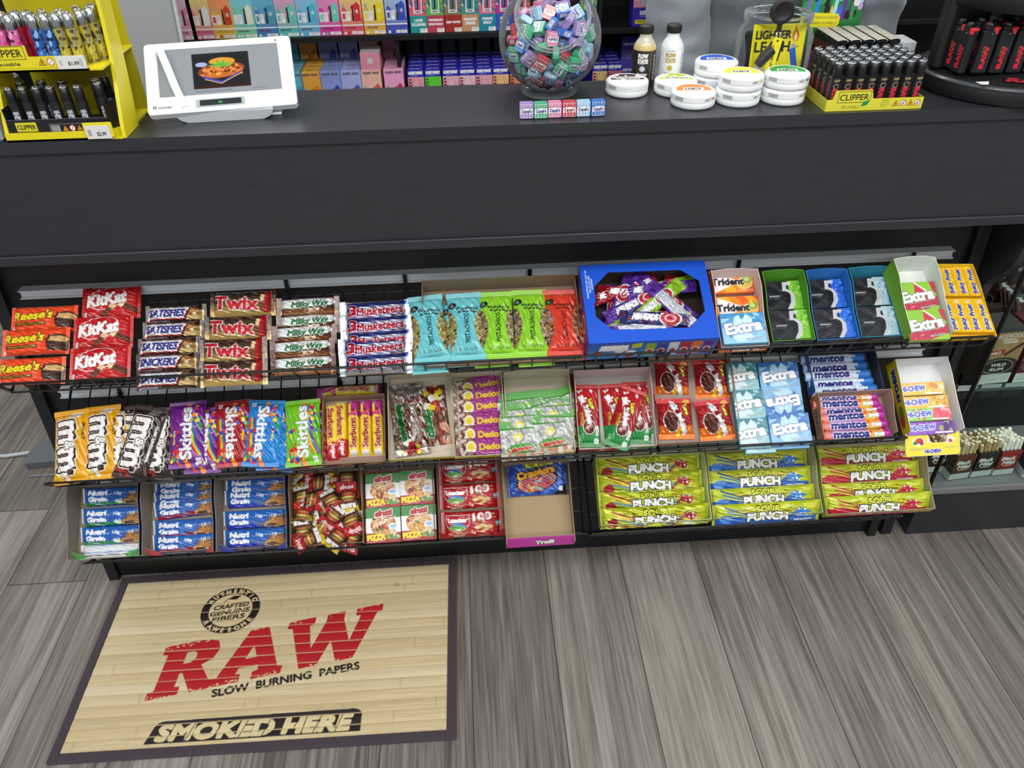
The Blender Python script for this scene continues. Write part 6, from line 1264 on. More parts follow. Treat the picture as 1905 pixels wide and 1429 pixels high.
def cliptray(n):
    w, l = TX1-TX0, TY1-TY0; ye = 'd9d43a'; mb = MB(); mb.box(-w/2, -l/2, 0, w/2, l/2, .001, ye); root = mb.build(n, CARD)
    f = Cv(w*1000, 32, ye, res=.6)
    f.rect(18, 14, 66, 30, 'd9d43a'); f.ring(42, 20, 26, 9, 0, ye) if False else None
    for (x0, y0, x1, y1) in ((17, 12, 69, 12.9), (17, 29, 69, 29.9), (17, 12, 17.9, 29.9), (68.1, 12, 69, 29.9)): f.rect(x0, y0, x1, y1, '2a2a1c')
    f.t('CLIPPER', 43, 21, 10, '25251c', w=46, b=.4); f.t('REUSABLE', 40, 6, 4, '5a5a2a', w=28, b=.3); f.poly([(56, 6), (66, 8), (70, 15), (60, 14)], '1f8a4a')
    f.small(88, 14, 14, 4, '6a6a30', dy=3)
    for k, x in enumerate((112, 124, 136, 147)):
        if k % 2 == 0: f.poly([(x-5.5, 5), (x+5.5, 5), (x, 14.5)], '3a3018'); f.poly([(x-4.4, 5.7), (x+4.4, 5.7), (x, 13.2)], 'e09a1e'); f.rect(x-.6, 7, x+.6, 11, '2a2010')
        else: f.ell(x, 9.5, 5, 5, 'b03030'); f.ell(x, 9.5, 4, 4, 'ecebe2'); f.line([(x-3.4, 6.4), (x+3.4, 12.6)], .9, 'b03030'); f.rect(x-.8, 7, x+.8, 11, '4a4a4a')
    p = MB(); out = [(-w/2, 0), (w/2, 0), (w/2, .018), (-w/2+.074, .018), (-w/2+.070, .032), (-w/2+.012, .032), (-w/2+.009, .018), (-w/2, .018)]
    p.prism(out, .0008, ye, fn=lambda a, b, c: (a, -l/2+c, b))
    lo, hi = f.cut(0, 0, f.w, 18), f.cut(12, 18, 70, 31.9)
    p.grid(lo, lambda u, v: ((u-.5)*w, -l/2-.0003, .0002+v*.0177)); p.grid(hi, lambda u, v: (-w/2+.012+u*.058, -l/2-.0003, .018+v*.0138)); child(p.build('front_panel', CARD), root)
    for sx in (-1, 1):
        p = MB(); p.box(min(sx*w/2, sx*(w/2-.001)), -l/2+.001, .001, max(sx*w/2, sx*(w/2-.001)), l/2, .018, 'c9c43a'); child(p.build('side_panel', CARD), root)
    p = MB(); p.box(-w/2, l/2-.001, .001, w/2, l/2, .018, ye); child(p.build('back_panel', CARD), root)
    return root
reg('ctray', 'lighter_tray', 'tray', cliptray); put('ctray', T3((TX0+TX1)/2, (TY0+TY1)/2, ZC), 'yellow cardboard tray of forty black cylindrical lighters')
rw = ['front', 'second', 'third', 'fourth', 'back']
for j in range(5):
    for i in range(8):
        x = TX0+.012+i*(TX1-TX0-.024)/7; y = TY0+.012+j*.0213
        put('clip', T3(x, y, ZC+.0124 if False else ZC+.0013, 4*math.sin(i*3+j)), f'black cylindrical lighter with red lettering in the {rw[j]} row of the yellow tray', f'cylindrical lighters, {rw[j]} row')
# ---- striped black and white lighters in a box with a header card
def flat_lighter(stripe):
    def f(n):
        mb = MB(); mb.box(-.009, -.0055, 0, .009, .0055, .062, '5a1422' if stripe else '141418', .002); root = mb.build(n, PLAS)
        c = MB(); c.box(-.0093, -.0058, .056, .0093, .0058, .071, '131315', .002); child(c.build('black_band', PLAS), root)
        t = Cv(20, 13, '131315', res=.6)
        for k in range(2): t.poly([(0, .8+k*6.2), (20, 2+k*6.2), (20, 5.6+k*6.2), (0, 4.4+k*6.2)], 'f2ecd8')
        p = MB(); p.grid(t, lambda u, v: ((u-.5)*.0185, (v-.5)*.0115, .0714+.0012*np.sin(u*3.14))); p.box(.0085, -.002, .066, .0105, .002, .070, 'c9ccd0'); child(p.build('striped_top', CARD), root); return root
    return f
reg('strl', 'striped_lighter', 'lighter', flat_lighter(1))
bx0 = aty(1540, 66, 1.325).x
for i in range(5):
    for j in range(8):
        put('strl', T3(.628+i*.0222, 1.316+j*.0118, ZC+.0035), f'striped top lighter in column {["one, leftmost", "two", "three", "four", "five, rightmost"][i]} behind the yellow tray', f'striped lighters column {i+1}')
hb = MB(); hb.box(.616, 1.308, ZC, .730, 1.4125, ZC+.003, '2a1a3a'); bxo = hb.build('lighter_display_box', CARD)
tag(bxo, 'dark display box with tall colourful header card holding striped lighters', 'display box')
hc = Cv(150, 130, '1f7a3a', res=.9); hc.blobs(0, 40, 150, 130, 40, 6, 20, ['7a3ab0', '2f6fd0', '9ad0f0', '1a1420', 'e6b83a', '5a2a7a', '8a4a2a', '2f9a4a'], 6, asp=.5)
for k in range(6): hc.poly([(10+k*22, 40), (18+k*22, 40), (34+k*20, 130), (24+k*20, 130)], ['8a5ad0', '2f7fe0', '1c1420', 'a8d8f0', '6a2a9a', '2a9a4a'][k])
hc.blobs(120, 60, 142, 110, 8, 5, 9, ['e9e6ea', 'c8a8e0', '1a1a1c'], 4)
hc.poly([(4, 36), (8, 30), (92, 28), (98, 34), (98, 44), (92, 50), (8, 54), (4, 48)], 'e8dc22'); hc.t('KEEP OUT OF THE REACH OF CHILDREN', 50, 45, 4, '2a2a1a', w=84, b=.4, rot=-1); hc.t('READ WARNINGS BEFORE USING THIS PRODUCT', 50, 36, 4, '2a2a1a', w=84, b=.4, rot=-1)
p = MB(); p.box(-.055, 0, 0, .055, .0012, .130, '1f7a3a'); p.grid(hc, lambda u, v: ((u-.5)*.11, -.0003, v*.130)); o = p.build('header_card', CARD); o.parent = bxo; o.matrix_world = T3(.644, 1.4135, ZC+.044)
p = MB(); p.box(.616, 1.4128, ZC, .730, 1.4146, ZC+.046, '2a1a3a'); child(p.build('back_panel', CARD), bxo)
sc_ = Cv(100, 60, '4a1a5a', res=1.2); sc_.blobs(0, 0, 100, 60, 30, 4, 12, ['7a3ab0', '2f6fd0', 'e6b83a', '1a1420', '9ad0f0', 'a83a2a'], 8, asp=.5)
p = MB(); p.add([(.6155, 1.308, ZC), (.6155, 1.4125, ZC), (.6155, 1.4125, ZC+.046), (.6155, 1.308, ZC+.012)], [(0, 3, 2, 1), (0, 1, 2, 3)], '4a1a5a'); p.grid(sc_, lambda u, v: (.6150, 1.308+(1-u)*.1045, ZC+v*(.046-.034*u))); child(p.build('printed_side', CARD), bxo)
# white cartons stacked behind
def wbox(n): mb = MB(); mb.box(-.0122, -.026, 0, .0122, .026, .028, 'd9dde0', .001); return mb.build(n, CARD)
reg('wb', 'small_white_box', 'box', wbox)
for k, (x, y, z) in enumerate(((.746, 1.388, 0), (.772, 1.388, 0), (.746, 1.388, .0285), (.772, 1.388, .0285))): put('wb', T3(x, y, ZC+z), f'small white box, {["lower left", "lower right", "upper left", "upper right"][k]} of four behind the lighters', 'small white boxes')
# ---- black round lighter display at the right end
dx, dy = .905, 1.300
ds = bpy.data.objects.new('round_lighter_display', None); COL.objects.link(ds); ds.location = (dx, dy, ZC); tag(ds, 'round black two tier lighter display with red lettering at the right end', 'display stand'); bpy.context.view_layer.update()
DM = mat('display_black', .5)
k0 = '17181b'
BD = lp(MB().lathe([(0, 0), (.128, 0), (.131, .004), (.131, .024), (.128, .029), (.118, .0325), (.06, .040), (0, .041)], k0, 64).xf(T3(dx, dy, ZC)), 'base_disc', DM, ds)
lp(MB().lathe([(.1312, .0235), (.1335, .025), (.1335, .028), (.1285, .030)], '8a8e94', 64).xf(T3(dx, dy, ZC)), 'clear_edge', mat('edge_plastic', .2, col='4a4d52', coat=.5), BD)
lp(MB().lathe([(.030, .038), (.030, .30)], k0, 32).xf(T3(dx, dy, ZC)), 'column', DM, ds)
lp(MB().lathe([(0, .131), (.120, .131), (.126, .134), (.126, .17), (.10, .182), (0, .184)], k0, 64).xf(T3(dx, dy, ZC)), 'upper_disc', DM, ds)
mb = MB(); mb.box(-.128, .0, .0, -.05, .03, .2, k0, .006); mb.xf(T3(dx, dy-.005, ZC+.032, 8)); lp(mb, 'side_support', DM, ds)
rl = Cv(70, 18, k0, res=.6); rl.t('RAW', 35, 9, 15, 'b32230', w=60, b=1.8, sh=.3)
p = MB(); p.grid(rl, lambda u, v: (dx+.112*np.cos(R_(-118)+u*R_(46))*(1-.14*v), dy+.112*np.sin(R_(-118)+u*R_(46))*(1-.14*v), ZC+.0350+v*.0024)); lp(p, 'red_lettering', CARD, BD)
def rawl(n):
    mb = MB(); mb.box(-.0125, -.0065, 0, .0125, .0065, .070, '17191d', .003); root = mb.build(n, SATIN)
    cv = Cv(24, 62, '17191d', res=.6); cv.t('RAW', 11, 24, 9.5, 'c8242e', w=34, b=1.2, rot=90); cv.rect(4, 28, 4.8, 42, '8a7a4a'); cv.rect(17.4, 30, 18, 40, '6a6250'); cv.rect(22.4, 0, 23.2, 62, '4a4d54')
    p = MB(); p.grid(cv, lambda u, v: ((u-.5)*.019, -.0067, .003+v*.062)); child(p.build('printed_face', SATIN), root)
    p = MB(); p.box(.003, -.0068, .062, .0118, .0068, .073, 'd8353a', .002); p.box(.009, -.005, .069, .0148, .005, .0735, 'd8353a', .0015); child(p.build('red_button', PLAS), root)
    p = MB(); p.box(-.012, -.006, .068, .002, .006, .076, '0f1012', .002); p.tube([(-.004, -.004, .077), (-.004, .004, .077)], .0028, '55585c', 10); p.ball((0.0, -.0068, .064), .0008, 'd0d4d8', 6); child(p.build('valve_top', SATIN), root); return root
reg('rawl', 'flat_black_lighter', 'lighter', rawl)
for i in range(6):
    put('rawl', T3(.822+i*.0275, dy-.068-.004*math.sin(i*.6), ZC+.0400, 2) @ Matrix.Scale(.94, 4), f'flat black lighter with red button, {["first", "second", "third", "fourth", "fifth", "sixth"][i]} from left in the round display', 'flat black lighters front row')
    put('rawl', T3(.819+i*.0275, dy-.048, ZC+.0425, 2) @ Matrix.Scale(.94, 4), 'flat black lighter in the second row of the round display', 'flat black lighters second row')
for i in range(2): put('rawl', T3(.798, dy-.055+i*.024, ZC+.0380, -78) @ Matrix.Scale(.94, 4), f'flat black lighter turned sideways at the left of the round display, {["nearer", "farther"][i]} one', 'sideways black lighters')
st = Cv(24, 12, 'e6e9ea', res=.6); st.small(4, 8, 15, 2, '8a8c90')
p = MB(); p.prism([(0, 0), (.022, .0005), (.017, -.009), (.006, -.008)], .0003, 'e6e9ea'); o = p.build('price_sticker', CARD); o.parent = ds; o.matrix_parent_inverse = ds.matrix_world.inverted(); o.matrix_world = T3(.803, dy-.102, ZC+.0365, 0, 12)
# ---- yellow tiered lighter rack at the left
YX0, YX1 = -.686, -.512; YE = 'e0d21c'
yr = bpy.data.objects.new('lighter_rack', None); COL.objects.link(yr); yr.location = (-.6, 1.25, ZC); tag(yr, 'yellow two tier plastic lighter rack at the left end of the counter', 'display rack'); bpy.context.view_layer.update()
YM = mat('yellow_plastic', .35, coat=.15)
def ytier(z, y0, lip, full):
    mb = MB(); mb.box(YX0, y0, z, YX1-.004, 1.32, z+.003, YE); c = .020
    pts = [(YX0, y0), (YX1-.022, y0), (YX1-.006, y0+c), (YX1-.006, y0+c+.003), (YX1-.024, y0+.003), (YX0, y0+.003)]
    mb.prism(pts, lip, YE, z0=z); return mb
lp(ytier(ZC, 1.1835, .013, 0), 'lower_shelf', YM, yr); US = lp(ytier(ZC+.098, 1.189, .006, 1), 'upper_shelf', YM, yr); bpy.context.view_layer.update()
sp_ = [(1.186, 0), (1.188, .012), (1.194, .028), (1.204, .052), (1.216, .078), (1.226, .105), (1.236, .15), (1.246, .21), (1.25, .40), (1.30, .40), (1.285, .21), (1.272, .12), (1.254, .04), (1.243, 0)]
for x in (YX1-.0055, YX0-.0015):
    lp(MB().prism(sp_, .0055, YE, fn=lambda a, b, c: (x+c, a, ZC+b)), 'side_panel', YM, yr)
lp(MB().box(YX0, 1.318, ZC+.003, YX1-.006, 1.321, ZC+.4, 'b8ac18'), 'back_panel', YM, yr)
def plate(cvp, x0, z0, w, h, y, nm, d=.0008):
    p = MB(); p.box(x0, y, z0, x0+w, y+d, z0+h, YE); p.grid(cvp, lambda u, v: (x0+u*w, y-.0003, z0+v*h)); lp(p, nm, CARD, US)
def warn(f, xs, y, s):
    for k, x in enumerate(xs):
        if k % 2 == 0: f.poly([(x-s, y-s*.8), (x+s, y-s*.8), (x, y+s)], '3a3018'); f.poly([(x-s*.8, y-s*.65), (x+s*.8, y-s*.65), (x, y+s*.75)], 'e09a1e'); f.rect(x-.5, y-s*.4, x+.5, y+s*.3, '2a2010')
        else: f.ell(x, y, s*.95, s*.95, 'b03030'); f.ell(x, y, s*.75, s*.75, 'ecebe2'); f.line([(x-s*.6, y-s*.6), (x+s*.6, y+s*.6)], .8, 'b03030')
f = Cv(150, 30, YE, res=.6)
f.t('CLIPPER', 42, 20, 10, '25251c', w=48, b=.4); f.t('reusable', 42, 6, 5, '5a5218', w=34, b=.3)
for (x0, y0, x1, y1) in ((14, 11, 70, 12), (14, 28, 70, 29), (14, 11, 15, 29), (69, 11, 70, 29)): f.rect(x0, y0, x1, y1, '25251c')
warn(f, (90, 102, 114, 126), 7.5, 5.6)
lo, hi = f.cut(0, 0, 150, 15), f.cut(0, 15, 74, 29.9)
plate(lo, YX0, ZC+.104, .150, .015, 1.1885, 'name_strip'); plate(hi, YX0, ZC+.119, .074, .015, 1.1885, 'name_plate')
pt = Cv(38, 18, 'd9dbd6', res=.6); pt.t('$1.99', 22, 8, 5, '55575a', w=14, b=.5); pt.t('E', 6, 9, 7, '8a8c8e', b=.3); pt.rect(30, 3, 34, 14, 'b8bab6')
p2 = Cv(38, 18, 'd9dbd6', res=.6); p2.t('$2.99', 24, 7, 5, '55575a', w=14, b=.5); p2.t('8', 6, 9, 9, '8a8c8e', b=.4)
p = MB(); p.box(-.576, 1.187, ZC+.101, -.535, 1.1883, ZC+.119, 'd9dbd6', .0004); p.grid(pt, lambda u, v: (-.5755+u*.040, 1.1867, ZC+.1015+v*.017)); lp(p, 'price_tag', SATIN, yr)
p = MB(); p.box(-.568, 1.1800, ZC+.004, -.526, 1.1832, ZC+.026, YE, .0006); p.box(-.566, 1.1795, ZC+.002, -.530, 1.1805, ZC+.022, 'd9dbd6', .0003); p.grid(p2, lambda u, v: (-.5655+u*.035, 1.1792, ZC+.0025+v*.019)); lp(p, 'price_tag', SATIN, yr)
# black carton in the lower tier
cf = Cv(158, 27, '14151c', res=.6); cf.rect(13, 10, 45, 23, 'd6cc24'); cf.t('CLIPPER', 29, 16.5, 7, '25251c', w=28, b=.4); cf.t('jet FLAME', 36, 5, 4, 'd6cc24', w=22, b=.5); cf.rect(64, 6, 142, 20, '5a5c60'); cf.rect(65, 7, 141, 19, '14151c'); cf.rect(66, 9, 80, 18, '9a9c9e'); cf.small(67, 16, 11, 3, '33343a', dy=2.6); warn(cf, (88, 99, 110, 121), 13, 5); cf.small(127, 16, 12, 3, 'c9cbd0', dy=3)
def bcart(n):
    mb = MB(); w, l, h = .148, .10, .027; mb.box(-w/2, -l/2, 0, w/2, l/2, .001, '14151c'); root = mb.build(n, CARD)
    p = MB(); p.box(-w/2, -l/2, .001, w/2, -l/2+.001, h, '14151c'); p.grid(cf, lambda u, v: ((u-.5)*w, -l/2-.0003, .0005+v*(h-.0005))); p.box(-w/2, -l/2, h, w/2, -l/2+.001, h+.0004, '6a6c72'); child(p.build('front_panel', CARD), root)
    for sx in (-1, 1): p = MB(); p.box(min(sx*w/2, sx*(w/2-.001)), -l/2+.001, .001, max(sx*w/2, sx*(w/2-.001)), l/2, h+.016, '14151c'); child(p.build('side_panel', CARD), root)
    return root
reg('bcart', 'lighter_carton', 'carton', bcart); put('bcart', T3(-.606, 1.2395, ZC+.0034), 'black lighter carton on the lower tier of the yellow rack')
def d_blk(cv): cv.t('EGH', 13, 26, 8, 'b9bcc2', w=14, b=.8, rot=90); cv.rect(10, 32, 17, 36, 'a9acb4'); cv.small(14, 14, 5, 2, '8a8d94')
reg('cblk', 'cylindrical_lighter', 'lighter', cyl_lighter('1a1b1f', '15161a', d_blk))
for i in range(6): put('cblk', T3(-.664+i*.0196, 1.200, ZC+.0046, -6), f'black lighter with white print, {["first", "second", "third", "fourth", "fifth", "sixth"][i]} from left in the black carton', 'black lighters with white print')
for i, (x, y) in enumerate(((-.552, 1.232), (-.545, 1.252), (-.542, 1.214), (-.66, 1.23), (-.63, 1.23), (-.60, 1.23))): put('cblk', T3(x, y, ZC+.0046, 5), 'black lighter standing back in the black carton', 'black lighters in the back of the carton')
def camo(cols):
    return lambda cv: cv.blobs(-2, -2, 48, 50, 70, 2, 6, cols, 5, asp=.5)
CAM = {'lime': ('5ac02a', ['3a9a1e', '8ad84a', 'c8e84a']), 'pink': ('d868a8', ['8a2a6a', 'e83a6a', 'f0a8d0', '5a1a3a']), 'blue': ('2a5ab0', ['16306a', '4a8ad8', '8ab8e8', '0e1c4a']), 'olive': ('b8a83a', ['3a3a2e', 'd8c83a', '8a8a80', '5a5426']), 'red': ('a81e3a', ['8a1630', 'b82a46'])}
for c, (b, cs) in CAM.items(): reg('cam'+c, 'cylindrical_lighter', 'lighter', cyl_lighter(b, 'b9bdc2', camo(cs)))
for i, (c, x, y) in enumerate((('lime', -.681, 1.205), ('lime', -.665, 1.205), ('pink', -.647, 1.204), ('pink', -.629, 1.204), ('red', -.613, 1.224), ('red', -.628, 1.224), ('blue', -.599, 1.207), ('blue', -.582, 1.207), ('olive', -.566, 1.207), ('olive', -.549, 1.206), ('olive', -.538, 1.222), ('olive', -.530, 1.238), ('olive', -.566, 1.225), ('blue', -.59, 1.225), ('pink', -.647, 1.224), ('lime', -.67, 1.224), ('olive', -.548, 1.243), ('olive', -.532, 1.258))):
    put('cam'+c, T3(x, y, ZC+.1014, 10*i), f'{c} patterned lighter with chrome hood, {"at the front" if y < 1.21 else "farther back"} on the upper tier', f'{c} lighters {"in front" if y < 1.21 else "behind"} on the upper tier')
o = MB().box(-.745, 1.185, ZC, -.6925, 1.30, ZC+.07, '9a9da2', .004).build('grey_plastic_box', SATIN); tag(o, 'grey plastic box cut by the left edge beside the yellow rack', 'box')
# ---- card terminal
TM = T3(-.488, 1.230, ZC+.018, 8.3); tl = 38
sc = bpy.data.objects.new('payment_terminal', None); COL.objects.link(sc); sc.location = (-.375, 1.29, ZC); tag(sc, 'white touch screen payment terminal on a grey stand', 'payment terminal'); bpy.context.view_layer.update()
W2, H2 = .226, .128; FM = TM @ Matrix.Rotation(R_(tl), 4, 'X')
def tp_(mb, nm, m, M=FM, P=None): return lp(mb.xf(M), nm, m, P or sc)
rc = []
for cx_, cy_, a_ in ((W2-.006, .006, -90), (W2-.006, H2-.006, 0), (.006, H2-.006, 90), (.006, .006, 180)):
    rc += [(cx_+.006*math.cos(R_(a_+k*22.5)), cy_+.006*math.sin(R_(a_+k*22.5))) for k in range(5)]
BZ = tp_(MB().prism(rc, .011, 'eef2f5', z0=-.011), 'bezel', SATIN); bpy.context.view_layer.update()
s = Cv(186, 86, '7f8489', res=.7)
s.rect(52, 10, 139, 74, '15161a'); s.ell(96, 42, 36, 14, '7a3418', 6); s.ell(96, 40, 33, 11, 'a85a24', 6)
s.blobs(66, 34, 126, 50, 60, 1.5, 4, ['b5642a', '8a4018', 'd08a3a', '6a2c12'], 4, asp=.7); s.poly([(64, 34), (96, 22), (128, 40), (126, 36), (96, 17), (70, 27)], '3a3c9a'); s.line([(70, 27), (94, 18), (128, 36)], 1.2, 'c8a03a')
s.ell(98, 58, 20, 7, 'c8842a'); s.ell(66, 54, 9, 4, '8a96c0')
for k in range(9): a = R_(20+k*18); s.poly([(96, 48), (96+8*math.cos(a-.25), 48+6*math.sin(a-.25)), (96+24*math.cos(a), 48+16*math.sin(a)), (96+8*math.cos(a+.25), 48+6*math.sin(a+.25))], '3f8a2c' if k % 2 else '5aa83a')
[s.line([(68+k*5, 40+(k % 3)*2), (71+k*5, 47-(k % 2)*3), (73+k*5, 41+(k % 4))], 1.3, 'd8904a') for k in range(10)]; s.rect(52, 10, 139, 17, '2a1210'); s.small(54, 5, 80, 1, '4a5070', hh=1.4); s.small(140, 5, 34, 1, '5a5e6a', hh=.8)
me_ = bpy.data.materials.new('lit_screen'); me_.use_nodes = True; nt = me_.node_tree; b_ = nt.nodes['Principled BSDF']; vc = nt.nodes.new('ShaderNodeVertexColor'); vc.layer_name = 'Col'
nt.links.new(vc.outputs[0], b_.inputs['Base Color']); nt.links.new(vc.outputs[0], b_.inputs['Emission Color']); b_.inputs['Emission Strength'].default_value = .28; b_.inputs['Roughness'].default_value = .15
p = MB(); p.grid(s, lambda u, v: (.019+u*.186, .030+v*.086, .0004)); tp_(p, 'screen', me_, P=BZ)
p = MB(); p.box(.072, .0075, -.0005, .146, .0215, .0008, 'a9b0b4', .0003); p.box(.078, .0095, .0003, .141, .0195, .0012, '22282a', .0002); p.box(.106, .012, .0012, .112, .015, .0016, '2fae5a'); tp_(p, 'card_slot', PLAS, P=BZ)
lg = Cv(40, 10, 'eef2f5', res=.5); lg.t('clover', 24, 5, 6, '5a6066', w=24, b=.4); 
for q in ((4, 3.6), (7.4, 3.6), (4, 6.8), (7.4, 6.8)): lg.ell(q[0], q[1], 1.5, 1.5, '4a5056')
p = MB(); p.grid(lg, lambda u, v: (.006+u*.034, .008+v*.0085, .0004)); p.ball((.203, .121, .0004), .0014, '22262a', 8); tp_(p, 'logo_print', SATIN, P=BZ)
mb = MB(); st_ = [(.018, .0), (.028, -.010), (.13, -.010), (.148, .0), (.16, .026), (.16, .06), (0.0, .05), (.0, .026)]
V = []
wt = [(-.062, 0), (.062, 0), (.074, .02), (.078, .05), (-.078, .05), (-.074, .02)]
p = MB(); p.prism([(-.058, 0), (.058, 0), (.068, .004), (.073, .009), (.075, .0145), (-.075, .0145), (-.073, .009), (-.068, .004)], .082, 'b3b8bd', fn=lambda a, b, c: (a, c, b+(c*.70 if b > .014 else 0)))
lp(p.xf(T3(-.377, 1.2475, ZC+.0002, 4)), 'stand', mat('frosted_plastic', .3, coat=.3), sc)
p = MB(); p.box(-.02, -.035, 0, .02, .035, .004, 'e3e7ea', .001); lp(p.xf(T3(-.318, 1.30, ZC+.0002, 8)), 'stand_foot', SATIN, sc)
strip = [(.022, .113, .003), (.028, .104, .016), (.035, .08, .014), (.044, .045, .010), (.055, .009, .003)]
p = MB()
for q in range(len(strip)-1):
    a, b = Vector(strip[q]), Vector(strip[q+1]); w_ = Vector((.0055, .0015, 0))
    p.add([a-w_, a+w_, b+w_, b-w_, a-w_+Vector((0, 0, .0006)), a+w_+Vector((0, 0, .0006)), b+w_+Vector((0, 0, .0006)), b-w_+Vector((0, 0, .0006))], [(0, 1, 2, 3), (7, 6, 5, 4), (0, 4, 5, 1), (1, 5, 6, 2), (2, 6, 7, 3), (3, 7, 4, 0)], 'eff3f6')
p.xf(FM); o = p.build('tape_strip', SATIN); tag(o, 'curled strip of clear white tape peeling off the terminal corner', 'tape')
# ---- grey monitor behind the counter
mb = MB(); mb.box(-.13, 0, 0, .13, .014, .36, 'a9acb2', .004); mo = mb.build('monitor', mat('grey_panel', .35)); mo.matrix_world = T3(-.668, 1.56, .93, 6, -16)
tag(mo, 'back of a grey monitor standing behind the counter beside the yellow rack', 'monitor')
for nm, bx_ in (('edge_band', (.1305, -.001, .0, .1345, .015, .36)), ('rear_housing', (-.06, .0145, .04, .06, .05, .2)), ('stand_arm', (-.02, .02, -.30, .02, .045, .05))):
    p = MB(); p.box(*bx_, 'd0d3d8' if nm == 'edge_band' else '8a8d92', .001); o = p.build(nm, SATIN); o.parent = mo
# ================================================================ shelves behind the counter
vw = bpy.data.objects.new('vape_shelf_unit', None); COL.objects.link(vw); vw.location = (0, 1.9, 0); tag(vw, 'black retail shelf unit full of boxed vapes behind the counter', 'shelf unit'); bpy.context.view_layer.update()
SB = mat('shelf_black', .45, col='17181a')
YF = 1.760
def vp_(mb, nm, m=SB): return lp(mb, nm, m, vw)
ZL, ZU = .930, 1.0925
vp_(MB().box(-1.2, YF+.20, 0, 1.6, YF+.215, 1.5, '141517'), 'back_panel')
for z, y0, nm in ((ZL-.014, YF-.012, 'shelf'), (ZU-.012, YF-.006, 'shelf'), (1.29, YF, 'shelf'), (.55, YF-.02, 'shelf')):
    vp_(MB().box(-1.2, y0, z, 1.6, YF+.20, z+.0118, '1c1d20', .001), nm)
vp_(MB().box(-1.2, YF+.02, 0, 1.6, YF+.2, .45, '141517'), 'plinth')
for x in (-1.2, -.137, .298, .75, 1.59): vp_(MB().box(x-.004, YF+.002, ZL, x+.004, YF+.2, 1.28, '101113'), 'divider')
for k in range(9): vp_(MB().box(-.128+k*.0405, YF+.125, ZL+.001, -.128+k*.0405+.034, YF+.130, ZU-.02, '1f2124', .002), 'pusher_panel')
def vbox(c0, c1, dev, ttl, sub, w=46, h=92, d=25, side=None):
    def f(n):
        cv = Cv(w, h, c0, res=.8); cv.grad(c1, c0, 0, 0, w, h); cv.blobs(0, h*.3, w, h, 10, 3, 10, [c0, c1], 4, asp=.5)
        cv.t(ttl, w/2, h-6, 4.6, '5a5a66' if ttl == 'GEEK BAR' else 'f0f0f4', w=w*.8, b=.7); cv.small(5, h-11, 16, 1, '77777f')
        cv.poly([(w*.52, h*.30), (w*.62, h*.30), (w*.62, h*.62), (w*.55, h*.62)], '1c1c20'); cv.poly([(w*.62, h*.28), (w*.92, h*.30), (w*.92, h*.62), (w*.80, h*.70), (w*.64, h*.64)], dev); cv.ell(w*.77, h*.5, 3, 4, 'f4f4f6', al=.5)
        cv.ell(w*.16, h*.62, 3.4, 3.4, 'a9b0a8'); cv.rect(3, h*.30, 11, h*.50, 'e9ebee'); cv.rect(12, h*.30, 20, h*.50, 'f2f2f4'); cv.rect(4.5, h*.34, 9.5, h*.46, dev); cv.small(13, h*.46, 6, 3, 'c04050', dy=3)
        if sub:
            cv.rect(0, h*.20, w, h*.225, 'f2f4f6'); cv.rect(0, 0, w, h*.2, c1); (cv.t(sub, w/2, h*.155, 3.6, '6a3a50', w=w*.8, b=.4) if sub != '-' else cv.small(6, h*.135, w*.7, 1, '6a3a50', hh=3)); cv.rect(4, 2, 9, 7, 'e9eef0'); cv.rect(11, 2, 16, 7, dev); cv.rect(20, 2, 29, 8, 'e9e6ea'); cv.rect(30, 2, 43, 8, 'eef0f0'); cv.small(31, 6, 10, 2, '8a8c90')
        mb = MB(); s_ = side or c1; W, H, D = w/2000, h/1000, d/2000
        mb.box(-W, -D, 0, W, D, H, s_, .0006); mb.grid(cv, lambda u, v: ((u-.5)*2*(W-.0004), -D-.0003, .0004+v*(H-.0008)))
        t = Cv(w, d, c0, res=1.2); t.grad(c1, c0, 0, 0, w, d); t.rect(0, 0, w, 2, 'f0f0f2', .4); t.ell(w/2, d/2, w*.22, 2.5, '55555e', al=.6); mb.grid(t, lambda u, v: ((u-.5)*2*(W-.0004), (v-.5)*2*(D-.0004), H+.0003)); return mb.build(n, CARD)
    return f
# upper shelf, left: ten boxes
UP = (('f0c8d8', 'e8a0b8', 'e890a8', '-', 346, 'pale pink'), ('f2e68a', 'e0708a', 'e6eef0', 'WHITE GUMMY ICE', 379, 'yellow and pink'), ('f08a6a', 'e8b84a', 'c8402a', 'WATERMELON ICE', 419, 'orange red'), ('7fc8e0', '7ad0a4', 'e8e6d8', '-', 459, 'aqua green'), ('6ac0d8', '4a7ac0', '4aa0b0', '-', 499, 'sky blue'), ('e89ac8', '5ac0b8', '6ac8c0', '-', 538, 'pink and teal'), ('8ac8e8', '6ab0d8', '4ab8d8', '-', 577, 'light blue'), ('e6a0d0', 'd83a9a', '6ad0b8', '-', 617, 'pink and magenta'), ('f0d88a', 'e05a6a', 'd82a3a', '-', 658, 'pale red'), ('f0e88a', 'e0b04a', 'f0d81e', '-', 699, 'yellow'), ('b8d8f0', '4a5ac0', '3a4ab8', 'BLACK CHERRY', 740, 'blue and violet'))
for c0, c1, dv, sub, px, nm in UP:
    reg('vu'+nm, 'vape_box', 'vape box', vbox(c0, c1, dv, 'GEEK BAR', sub, 45, 92, 25)); p = aty(px, 63, YF+.0)
    put('vu'+nm, T3(p.x, YF+.013, ZU+.0002, 0), f'{nm} vape box on the upper shelf behind the counter', 'vape boxes on the upper shelf')
